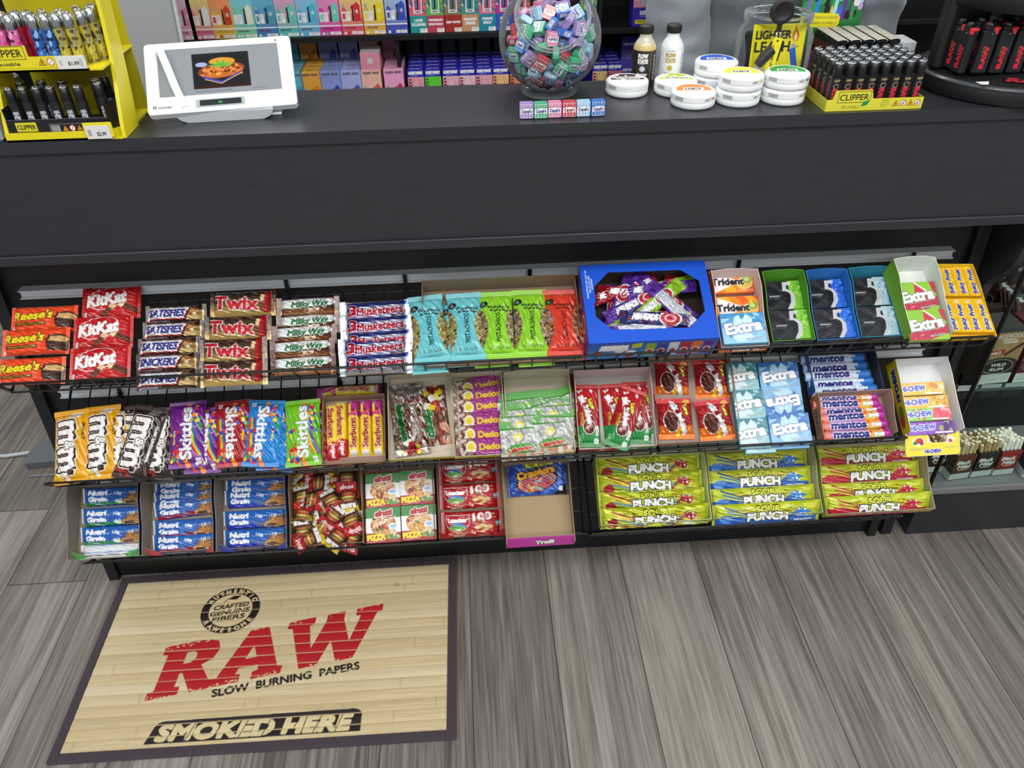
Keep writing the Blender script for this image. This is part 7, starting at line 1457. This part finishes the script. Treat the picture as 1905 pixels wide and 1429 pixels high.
# upper shelf, middle: flavour band boxes
FL = (('e0607a', '1f9a98', 'LIME|SLUSHIE', 779, 'teal banded'), ('5ab84a', 'c0405a', 'WATERMELON|SOUR PEACH', 811, 'rose banded'), ('8a7a5a', 'a8302a', 'RED WAVE|', 844, 'brick red banded'), ('3a9a8a', 'c8946a', 'DRAGON|DRINK', 876, 'tan banded'), ('d8708a', '1f8aa8', 'MIAMI|MINT', 908, 'petrol banded'), ('b83a9a', '3a5ac0', 'BLUE|RAZZ', 940, 'blue banded'), ('e06a5a', 'a8402a', '|', 972, 'rust banded'), ('6ab84a', '3a6ab8', '|', 1096, 'green and blue'))
for c0, c1, tx, px, nm in FL:
    def fb(n, c0=c0, c1=c1, tx=tx):
        cv = Cv(36, 96, c0, res=.8); cv.blobs(0, 40, 36, 96, 18, 3, 9, [c0, 'f0c8d8', '3a6a8a', c1], 4, asp=.4); cv.rect(9, 38, 27, 92, 'e6dfe4'); cv.rect(11, 44, 25, 92, c0); cv.rect(14, 46, 20, 92, '1f2430'); cv.rect(15, 48, 17, 90, '4aa0d0'); cv.rect(13, 40, 23, 42, '4a4a4a')
        cv.rect(0, 0, 36, 34, c1); a, b = tx.split('|')
        a and cv.t(a, 18, 25 if b else 20, 5.4 if len(a) < 8 else 3.6, 'f0f2f2', w=min(28, len(a)*4.2), b=.6)
        if b: cv.t(b, 18, 17, 5.4 if len(b) < 8 else 3.6, 'f0f2f2', w=min(28, len(b)*4.2), b=.6)
        cv.rect(20, 1, 35, 9, 'eef0ee'); cv.small(22, 6, 11, 2, '8a8c90')
        mb = MB(); mb.box(-.018, -.012, 0, .018, .012, .096, c1, .0006); mb.grid(cv, lambda u, v: ((u-.5)*.0355, -.0123, .0004+v*.095)); return mb.build(n, CARD)
    reg('vf'+nm, 'vape_box', 'vape box', fb); p = aty(px, 54, YF-.02); put('vf'+nm, T3(p.x, YF+.013, ZU+.0002, 0), f'{nm} vape box with flavour name on the upper shelf', 'flavour band vape boxes')
# lower shelf, left: columns four deep with a tall box added behind in place of their reflection
LO = (('5ac0e0', '8ad8f0', '3aa8d0', 545, 'cyan'), ('f0a84a', 'f0c81e', 'e8862a', 577, 'orange'), ('8a9ae0', 'a8b8f0', '3a4ab8', 615, 'periwinkle'), ('a8b0f0', 'c0c8f8', '5a5ac8', 653, 'lilac'), ('f0b8a8', 'f4d0c0', 'e05a4a', 691, 'peach'), ('f0a0d0', 'f4b8dc', 'd82a5a', 733, 'bright pink'))
for c0, c1, dv, px, nm in LO:
    reg('vl'+nm, 'vape_box', 'vape box', vbox(c0, c1, dv, 'GEEK BAR', None, 43, 95, 25, c0)); x = aty(px, 150, YF-.01).x
    for j in range(4): put('vl'+nm, T3(x, YF+.005+j*.0262, ZL-.002+.0002, 0), f'{nm} vape box at the front of its lower shelf column' if j == 0 else f'{nm} vape box behind the front one in its lower column', None if j == 0 else f'{nm} vape boxes behind')
    mv = tuple(np.clip(np.array([int(c0[i:i+2], 16) for i in (0, 2, 4)])*.98, 0, 255).astype(int)); hx = '%02x%02x%02x' % mv
    reg('vt'+nm, 'reflection_carton', 'vape box', vbox(hx, hx, dv, 'GEEK BAR', None, 43, 152, 30, hx)); put('vt'+nm, T3(x*1.065, YF+.145, ZL), f'tall {nm} carton standing in for reflected boxes behind its lower shelf column')
def lid(n):
    mb = MB(); mb.box(-.021, -.028, 0, .021, .028, .034, 'e6a0b4', .001); cv = Cv(42, 34, 'dd8ea6', res=.8); cv.ell(21, 18, 6, 6, 'c9ccd0'); cv.small(10, 6, 22, 1, 'b06a80'); mb.grid(cv, lambda u, v: ((u-.5)*.0415, -.0283, v*.0335)); t = Cv(42, 56, 'd6cfd2', res=2); mb.grid(t, lambda u, v: ((u-.5)*.0415, (v-.5)*.0555, .0343)); return mb.build(n, CARD)
reg('lid', 'pink_box', 'box', lid); put('lid', T3(aty(690, 120, YF).x, YF+.022, ZL+.0938), 'pink box with silver dot lying on top of the peach vape column')
# lower shelf, right: narrow boxes with violet tops, five deep
LM = (('c03a5a', 'e8a8b8', 774), ('5ab82a', '6ad83a', 806), ('d04a7a', 'f0c0cc', 839), ('e05a7a', 'f4d0d8', 870), ('d8404a', 'f0b8c4', 901), ('e8922a', 'f4c890', 932), ('d0404a', 'e89a6a', 964), ('c83a6a', 'e8b0c0', 1000), ('b02a50', 'e8d08a', 1117), ('b02a4a', 'd87a8a', 1142))
for k, (c, dv, px) in enumerate(LM):
    def lm(n, c=c, dv=dv):
        cv = Cv(36, 90, c, res=.8); cv.grad(c, dv, 0, 30, 36, 76); cv.rect(0, 75, 36, 90, '2c2ab0'); cv.t('LOST MARY', 18, 84, 5.4, 'f4f4fa', w=30, b=.9); cv.small(7, 78, 22, 1, 'c8c8f0')
        for j in range(11): cv.rect(2, 4+j*6.4, 8, 7.6+j*6.4, '7a1c30' if c != '5ab82a' else '2a6a1a'); cv.rect(29, 4+j*6.4, 34, 7.6+j*6.4, dv)
        cv.poly([(12, 0), (25, 0), (25, 62), (21, 64), (21, 71), (16, 71), (16, 64), (12, 62)], dv); cv.rect(15, 24, 18, 56, c)
        t = Cv(36, 24, '2c2ab0', res=1); t.t('LOST MARY', 18, 8, 5, 'd6d6f4', w=26, b=.6); t.rect(0, 21, 36, 23, '4a48c8')
        mb = MB(); mb.box(-.018, -.0125, 0, .018, .0125, .09, '2c2ab0', .0006); mb.grid(cv, lambda u, v: ((u-.5)*.0352, -.0128, .0004+v*.089)); mb.grid(t, lambda u, v: ((u-.5)*.0352, (v-.5)*.0245, .0903)); return mb.build(n, CARD)
    reg('lm%d' % k, 'vape_box', 'vape box', lm); x = aty(px, 150, YF-.01).x; where = ['first', 'second', 'third', 'fourth', 'fifth', 'sixth', 'seventh', 'eighth', 'ninth', 'tenth'][k]
    for j in range(5): put('lm%d' % k, T3(x, YF+.005+j*.0255, ZL+.0002+j*.0005, 0), f'violet topped vape box at the front of the {where} narrow column from left' if j == 0 else f'violet topped vape box behind the front one in the {where} narrow column', None if j == 0 else f'violet topped boxes behind in the {where} column')
def lml(n):
    cv = Cv(34, 92, '7a7ad0', res=.8); cv.blobs(0, 0, 34, 60, 16, 4, 9, ['9a9ae0', '6a9a6a', '8a6ac8'], 4); cv.rect(0, 62, 34, 92, '4a46b8'); cv.t('LOST MARY', 17, 76, 5, 'e6e6f8', w=27, b=.7); mb = MB(); mb.box(-.017, -.012, 0, .017, .012, .092, '5a56c0', .0006); mb.grid(cv, lambda u, v: ((u-.5)*.033, -.0123, v*.0915)); return mb.build(n, CARD)
reg('lml', 'vape_box', 'vape box', lml)
put('lml', T3(aty(1168, 150, YF-.01).x, YF+.005, ZL+.0002), 'lilac vape box at the front beside the tan drink bottle'); put('lml', T3(aty(1168, 90, YF+.1).x, YF+.10, ZL+.03), 'lilac vape box raised at the back beside the tan drink bottle'); put('lm9', T3(aty(1205, 150, YF-.01).x, YF+.005, ZL+.0002), 'violet topped vape box seen between the two drink bottles')
o = MB().box(aty(1168, 90, YF+.1).x-.016, YF+.089, ZL, aty(1168, 90, YF+.1).x+.016, YF+.111, ZL+.0298, '17181a').build('riser_block', SB); tag(o, 'small black riser block under the raised lilac vape box', 'riser')
def lmb(n):
    cv = Cv(64, 96, 'e8a0b8', res=.8); cv.blobs(0, 40, 64, 96, 20, 4, 10, ['f0b8c8', 'd87a9a', 'e8a0b8'], 5); cv.rect(16, 42, 40, 96, 'b8c0d8'); cv.ell(50, 44, 5, 5, 'd8a83a'); cv.rect(0, 0, 64, 38, '3a2cb0'); cv.t('LOST MARY', 36, 28, 7, 'f4f4fa', w=40, b=1); cv.small(16, 20, 36, 1, 'c8c8f0', hh=1.4); cv.rect(6, 6, 62, 14, 'e8e03a'); cv.small(10, 10.5, 46, 1, '4a4a2a', hh=1.6)
    mb = MB(); mb.box(-.032, -.02, 0, .032, .02, .096, '3a2cb0', .0006); mb.grid(cv, lambda u, v: ((u-.5)*.063, -.0203, v*.0955)); return mb.build(n, CARD)
reg('lmb', 'vape_carton', 'vape box', lmb); p = aty(1203, 44, YF); put('lmb', T3(p.x, YF+.02, ZU+.0002), 'violet and pink vape carton with yellow strip on the upper shelf, beside the grey sleeve')
# ================================================================ person behind the counter
def skin_body(name, verts, edges, rad, m, sub=2, root=0, wr=None):
    me = bpy.data.meshes.new(name); me.from_pydata(verts, edges, []); o = bpy.data.objects.new(name, me); COL.objects.link(o)
    o.modifiers.new('skin', 'SKIN'); sk = me.skin_vertices[0].data
    for i, r in enumerate(rad): sk[i].radius = r if isinstance(r, tuple) else (r, r); sk[i].use_root = (i == root)
    s = o.modifiers.new('sub', 'SUBSURF'); s.levels = s.render_levels = sub
    dg = bpy.context.evaluated_depsgraph_get(); ev = o.evaluated_get(dg); nm = bpy.data.meshes.new_from_object(ev); o.modifiers.clear(); o.data = nm; bpy.data.meshes.remove(me)
    if wr:
        a, fr = wr
        for v in nm.vertices:
            q = noise.noise(Vector((v.co.x*fr, v.co.y*fr, v.co.z*fr*1.6)))*.7+noise.noise(v.co*fr*2.3)*.3; v.co += v.normal*q*a
    nm.materials.clear(); nm.materials.append(m)
    for p in nm.polygons: p.use_smooth = True
    return o
SKN = mat('skin', .5, col='b98a6e'); JKT = mat('grey_jacket', .42, col='8b9299', bump=(60, .25, 3), sheen=.3); JKD = mat('dark_grey_jacket', .5, col='696f76', bump=(60, .3, 3), sheen=.3); TRS = mat('dark_trousers', .8, col='4a4e55', bump=(300, .2, 2)); HAIR = mat('dark_hair', .55, col='1c1512', bump=(200, .6, 3))
px_, py_ = .600, 1.580
def bodyv():
    V, E, R = [], [], []
    def chain(start, pts):
        prev = start
        for (p, r) in pts:
            V.append((px_+p[0], py_+p[1], p[2])); R.append(r)
            if prev is not None: E.append((prev, len(V)-1))
            prev = len(V)-1
        return prev
    pel = chain(None, [((0, 0, .95), (.15, .10))]); sp = chain(pel, [((0, .01, 1.10), (.13, .09)), ((0, .01, 1.28), (.15, .10)), ((0, .0, 1.42), (.12, .085))]); nk = chain(sp, [((0, -.005, 1.50), .05), ((0, -.02, 1.56), .055), ((0, -.03, 1.64), (.075, .095)), ((0, -.025, 1.72), (.06, .08))])
    for s in (-1, 1):
        hand = chain(sp, [((s*.13, .0, 1.42), .06), ((s*.17, .01, 1.38), .052), ((s*.175, .03, 1.09), .042), ((s*.168, -.01, .97), .034), ((s*.16, -.035, .88), .027), ((s*.157, -.045, .84), (.018, .032)), ((s*.155, -.052, .80), (.014, .034))])
        for k, (dx_, L) in enumerate(((-.024, .062), (-.008, .072), (.009, .068), (.025, .052))):
            chain(hand, [((s*.155, -.052+dx_, .785), .009), ((s*.153, -.055+dx_*1.05, .785-L*.5), .0085), ((s*.147, -.058+dx_*1.05, .785-L*.95), .0075)])
        chain(hand-1, [((s*.148, -.085, .815), .011), ((s*.144, -.098, .785), .009)])
        chain(pel, [((s*.09, 0, .86), .085), ((s*.10, .0, .50), .055), ((s*.105, .03, .09), .038), ((s*.11, -.04, .04), .04), ((s*.115, -.14, .035), .03)])
    return V, E, R
V, E, R = bodyv(); per = skin_body('person', V, E, R, SKN, 2)
tag(per, 'person in a loose grey jacket standing behind the counter, one bent arm', 'person')
def garment(nm, chains, m, wr, sub=2):
    V, E, R = [], [], []
    def add(prev, pts):
        for (p, r) in pts:
            V.append((px_+p[0], py_+p[1], p[2])); R.append(r)
            if prev is not None: E.append((prev, len(V)-1))
            prev = len(V)-1
        return prev
    keys = {}
    for k, (par, pts) in chains.items(): keys[k] = add(keys.get(par) if par else None, pts)
    o = skin_body(nm, V, E, R, m, sub, 0, wr); o.parent = per; return o
garment('jacket', {'hem': (None, [((0, .0, .99), (.165, .115)), ((0, .0, 1.03), (.17, .12)), ((0, .01, 1.14), (.155, .11)), ((0, .01, 1.28), (.175, .12)), ((0, .0, 1.42), (.14, .105))]), 'nk': ('hem', [((0, 0, 1.48), .07)])}, JKD, (.02, 16), 3)
for s_, l_ in ((-1, 'left'), (1, 'right')):
    garment('sleeve', {'a': (None, [((s_*.13, .0, 1.42), .085), ((s_*.175, .005, 1.36), .078), ((s_*.182, .0, 1.26), .070), ((s_*.184, -.02, 1.16), .066), ((s_*.182, -.022, 1.115), .056), ((s_*.180, -.03, 1.085), .066), ((s_*.178, -.03, 1.05), .063), ((s_*.172, -.028, 1.02), .050), ((s_*.17, -.02, .97), .056), ((s_*.16, -.03, .90), .040)])}, JKT, (.014, 18), 3)
garment('trousers', {'w': (None, [((0, 0, 1.0), (.155, .115)), ((0, 0, .93), (.165, .12))]), 'l': ('w', [((-.092, 0, .82), .10), ((-.10, 0, .5), .075), ((-.105, .03, .10), .06)]), 'r': ('w', [((.092, 0, .82), .10), ((.10, 0, .5), .075), ((.105, .03, .10), .06)])}, TRS, (.008, 14), 2)
hr = MB(); hr.ball((px_, py_-.008, 1.715), .088, '1c1512', 20, sc=(.9, 1.02, .82)); o = hr.build('hair', HAIR); o.parent = per
fc = MB(); yf = py_-.118
for s in (-1, 1): fc.ball((px_+s*.03, yf+.012, 1.655), .0125, 'f0ece6', 12); fc.ball((px_+s*.03, yf+.002, 1.655), .006, '2a1c14', 10); fc.ball((px_+s*.082, py_-.03, 1.645), .024, 'b98a6e', 12, sc=(.4, .7, 1.15))
fc.ball((px_, yf-.004, 1.622), .015, 'b98a6e', 12, sc=(.8, 1.1, 1.5)); fc.ball((px_, yf+.008, 1.585), .02, '8a4a42', 12, sc=(1.2, .5, .32)); o = fc.build('face_features', mat('face', .5)); o.parent = per
# ================================================================ glass cigar case at the right
gc_ = bpy.data.objects.new('glass_display_case', None); COL.objects.link(gc_); gc_.location = (1.4, 1.5, 0); tag(gc_, 'glass fronted display case of cigar boxes at the right end of the counter', 'display case'); bpy.context.view_layer.update()
X0, X1, CY = 1.066, 1.9, 1.236
def gp_(mb, nm, m=LAM): return lp(mb, nm, m, gc_)
gp_(MB().box(1.056, CY+.004, 0, X1, CY+.40, .148, '1c1c1e', .001), 'base_cabinet'); gp_(MB().box(1.056, CY-.004, .1482, X1, CY+.40, .166, '77797a', .001), 'deck', mat('deck_grey', .5))
GL = glass('case_glass', 'f0f6f4', .06, .03); GE = mat('glass_edge', .2, col='4a5c56', coat=.4)
for z in (.452, .690): gp_(MB().box(X0, CY+.012, z, X1, CY+.36, z+.007, 'ffffff'), 'glass_shelf', GL); gp_(MB().box(X0, CY+.0105, z, X1, CY+.0118, z+.007, '4a5c56'), 'shelf_edge', GE)
gp_(MB().box(X0, CY+.002, .167, X1, CY+.006, .88, 'ffffff'), 'front_glass', GL); gp_(MB().box(X0-.004, CY+.001, .167, X0-.0005, CY+.012, .88, '222426'), 'corner_trim', SATIN)
gp_(MB().box(1.056, CY+.37, .167, X1, CY+.40, .882, '1b1b1d'), 'case_back')
for zl_ in (.86, .445):  # added fill lamps without a visible fixture, to brighten the cigar boxes
    ll = bpy.data.lights.new('case_fill_lamp', 'AREA'); ll.shape = 'RECTANGLE'; ll.size = .7; ll.size_y = .03; ll.energy = .6; ll.color = (1, .98, .95); lo_ = bpy.data.objects.new('case_fill_lamp', ll); COL.objects.link(lo_); lo_.location = (1.46, CY+.03, zl_); lo_.rotation_euler = (R_(12), 0, 0); lo_.parent = gc_; lo_.matrix_parent_inverse = gc_.matrix_world.inverted()
def cigbox(front, sd, lines, wl=True, cols=('d9c29a',), tips=True):
    def f(n):
        w, h, d = .052, .078, .06
        cv = Cv(52, 78, front, res=.8); cv.grad(sd, front, 0, 0, 52, 78)
        if wl: cv.rect(0, 2, 52, 20, 'd6dcd8'); cv.small(4, 17, 44, 6, '6a706c', dy=2.4)
        for t_, x, y, hh, ww, c in lines: cv.t(t_, x, y, hh, c, w=ww, b=.9, sh=.12)
        mb = MB(); mb.box(-w/2, -d/2, 0, w/2, d/2, h, sd, .0006); mb.grid(cv, lambda u, v: ((u-.5)*w*.99, -d/2-.0003, .0003+v*(h-.0006)))
        s_ = Cv(60, 78, sd, res=1.2); s_.rect(0, 2, 60, 22, 'c9cfcb'); s_.small(4, 18, 50, 6, '7a807c', dy=2.6); mb.grid(s_, lambda u, v: (-w/2-.0003, (.5-u)*d, v*h))
        root = mb.build(n, CARD)
        if tips:
            rr_ = random.Random(3); k = 0
            for i in range(5):
                for j in range(5):
                    c = MB(); x, y = -.020+i*.010, -.022+j*.011; L = rr_.uniform(.012, .03)
                    c.tube([(x, y, h-.002), (x+rr_.uniform(-.002, .002), y+.004, h+L)], .0042, cols[k % len(cols)], 8); c.ball((x, y+.004, h+L), .0042, 'e6dcc4', 8, sc=(1, 1, .4)); child(c.build('cigar_tip', SATIN), root); k += 1
        return root
    return f
BM = lambda c: [('Black', 24, 56, 11, 34, 'eef0ee'), ('Mild', 28, 42, 11, 30, 'eef0ee'), ('WOOD TIP', 28, 32, 3.4, 24, c)]
for key, fr, sd, c, cl in (('bm1', '2a1c1a', '1c1414', 'c8a080', ('c9b083', 'b59a6c')), ('bm2', '7a3a1e', '3a1e16', 'e0a080', ('c9b083', 'd8c49a')), ('bm3', '2c2422', '1e1a19', 'b8a890', ('c4a878', 'b39468')), ('bm4', 'a82420', '5a1a18', 'e09a5a', ('e9e6da', 'f0eee6')), ('bm5', '1f2440', '181c30', 'c8a83a', ('d8b83a', '6a5a3a'))): reg(key, 'cigar_box', 'cigar box', cigbox(fr, sd, BM(c), True, cl))
zb = .1665
for key, x, y, rz, l in (('bm1', 1.098, 1.318, 0, 'dark cigar box half hidden at the left of the case floor'), ('bm2', 1.140, 1.291, 6, 'brown orange cigar box on the case floor'), ('bm3', 1.198, 1.296, 5, 'dark grey cigar box with tan tips on the case floor'), ('bm4', 1.254, 1.297, 4, 'red cigar box with white tips on the case floor'), ('bm5', 1.328, 1.280, -8, 'navy cigar box with yellow tips on the case floor'), ('bm3', 1.386, 1.285, -4, 'dark grey cigar box at the far right of the case floor')): put(key, T3(x, y, zb, rz), l, 'cigar boxes on the case floor')
def drk(n): return cigbox('1f1a1a', '171414', [], True, tips=False)(n)
reg('bmd', 'cigar_box', 'cigar box', drk)
for i in range(5): put('bmd', T3(1.12+i*.062, 1.50, zb+.10), f'dark cigar box with white label, {["first", "second", "third", "fourth", "fifth"][i]} in the rear row of the case', 'dark cigar boxes in the rear row')
o = MB().box(1.07, 1.44, zb+.0002, 1.75, 1.56, zb+.0995, '17181a').build('rear_step', SATIN); tag(o, 'black step carrying the rear row of dark cigar boxes', 'step')
def wild(nm, bgc, bandc, l1, l2, star):
    def f(n):
        w, h, d = .082, .135, .075; cv = Cv(82, 135, bgc, res=.8); cv.blobs(0, 40, 82, 135, 240, .6, 1.6, [bgc, 'ffffff' if not star else 'c8a8a0', bandc], 3, asp=.6); cv.rect(0, 0, 82, 54, bandc); cv.ell(41, 54, 41, 16, bandc)
        cv.rect(0, 0, 82, 26, 'dbe2de'); cv.small(6, 22, 70, 6, '5a605c', dy=3)
        cv.ell(41, 46, 34, 19, 'd0ccc0'); cv.ell(41, 46, 33, 18, '1c1a1a'); cv.t(l1, 41, 51, 8, 'f0eee8', w=34, b=.5, sh=.15); cv.t(l2, 41, 39, 8, 'f0eee8', w=30 if len(l2) < 5 else 48, b=.5, sh=.15)
        if star: cv.poly([(41+(26 if k % 2 else 20)*math.cos(k*.3927)*1.2, 82+(14 if k % 2 else 10)*math.sin(k*.3927)) for k in range(16)], 'e6dc2a'); cv.t('5', 24, 82, 10, '2a1c1c', b=1); cv.t('SWEET', 46, 85, 6, 'a83a1e', w=26, b=.8, sh=.2); cv.t('AROMATIC', 46, 78, 4, 'a83a1e', w=28, b=.5, sh=.2); cv.t('BACKWOODS', 41, 110, 11, 'e6dcd8', w=70, b=.6, out=[(1, '8a1c2a')])
        else: cv.poly([(4, 74), (40, 80), (42, 92), (6, 88)], 'a8301e'); cv.t('WILD', 22, 83, 7, 'f0e8e0', w=24, b=.8, rot=8); cv.line([(44, 76), (78, 104)], 7, '4a2a1e'); cv.t('BACKWOODS', 41, 126, 10, 'e0d8cc', w=70, b=.6, out=[(.8, '8a1c2a')]); cv.t('CIGARS', 46, 110, 6, 'eee8dc', w=30, b=.7); cv.t('ARTISAN', 40, 117, 4, 'eee8dc', w=30, b=.5)
        mb = MB(); mb.box(-w/2, -d/2, 0, w/2, d/2, h, bandc, .0008); mb.grid(cv, lambda u, v: ((u-.5)*w*.99, -d/2-.0003, .0004+v*(h-.0008))); return mb.build(n, CARD)
    return f
reg('wr', 'cigar_carton', 'cigar box', wild('rum', 'b08a5a', '3a3634', 'WILD', 'RUM', False)); reg('bwc', 'cigar_carton', 'cigar box', wild('sweet', '8a6a6e', '5a1c22', 'SWEET', 'AROMATIC', True)); reg('bwd', 'cigar_carton', 'cigar box', wild('dark', '3a1a1c', '4a161a', 'SWEET', 'AROMATIC', False))
zs = .4592
put('wr', T3(1.112, 1.300, zs, 4), 'tan and dark cigar carton on the middle glass shelf'); put('bwc', T3(1.202, 1.300, zs, 2), 'maroon speckled cigar carton with yellow star on the middle glass shelf'); put('bwc', T3(1.292, 1.30, zs, 2), 'second maroon speckled cigar carton farther right on the middle glass shelf')
put('bwd', T3(1.17, 1.50, zs+.04), 'dark red cigar carton standing at the back of the middle shelf'); put('bwd', T3(1.27, 1.50, zs+.04), 'dark red cigar carton at the back right of the middle shelf')
o = MB().box(1.12, 1.455, zs+.0002, 1.36, 1.545, zs+.0396, '17181a').build('rear_step', SATIN); tag(o, 'black step under the dark red cigar cartons', 'step')
def pch(n):
    cv = Cv(26, 70, '5a3a34', res=1); cv.blobs(0, 0, 26, 70, 60, .6, 2, ['6e4a42', '4a2c28', '7a5a50'], 3); cv.rect(8, 60, 18, 70, 'dfe4e2'); return pouch(n, cv, .006, 'y', .006, FILM, .03, 3, .0006, 91, '5a3a34')
reg('cpch', 'cigar_pouch', 'cigar pouch', pch)
for i in range(5):
    for j in range(2): put('cpch', T3(1.185+j*.05, 1.345+i*.016, zs+.125, 20, 62), 'brown cigar pouch with white tag standing behind the maroon carton', 'brown cigar pouches')
o = MB().box(1.155, 1.3395, zs+.0002, 1.27, 1.43, zs+.10, '3a2420').build('pouch_carton', CARD); tag(o, 'brown carton carrying the cigar pouches behind the maroon one', 'carton')
reg('wtc', 'cigar_box', 'cigar box', lambda n: cigbox('d8c83a', '1f1f20', [], True, tips=False)(n))
for i, x in enumerate((1.19, 1.25, 1.31)): put('wtc', T3(x, 1.29, .6975, 0), f'yellow and white labelled cigar box, {["first", "second", "third"][i]} on the top glass shelf', 'cigar boxes on the top shelf')
# ================================================================ on the floor past the rack
o = MB(); o.prism([(0, 0), (.26, .02), (.27, .13), (.03, .12), (-.01, .05)], .02, '8d9296'); o = o.build('metal_floor_box', mat('dull_metal', .25, .7, bump=(30, .3, 2))); o.matrix_world = T3(-1.28, 1.66, 0.0005); tag(o, 'flat grey metal box on the floor beyond the left end of the rack', 'floor box')
p = MB(); p.box(.02, -.035, .0, .25, -.03, .004, 'c9ccd0'); p = p.build('bright_strip', METAL); p.parent = o
cb = MB(); cb.tube([(-1.60+.10*math.cos(a)*(1+.05*math.sin(3*a)), 1.80+.09*math.sin(a), .012+.004*math.sin(a*2)) for a in np.linspace(0, 12, 60)], .009, '131416', 8); cb = cb.build('power_cable', SATIN); tag(cb, 'coiled black power cable on the floor at the left edge', 'cable')
wc = MB(); wc.tube([(-1.62, 1.72, .006), (-1.52, 1.69, .006), (-1.45, 1.72, .006), (-1.36, 1.715, .006), (-1.28, 1.72, .012)], .005, 'd2d4d2', 8); wc = wc.build('white_cable', SATIN); tag(wc, 'white cable running to the grey metal floor box', 'cable')
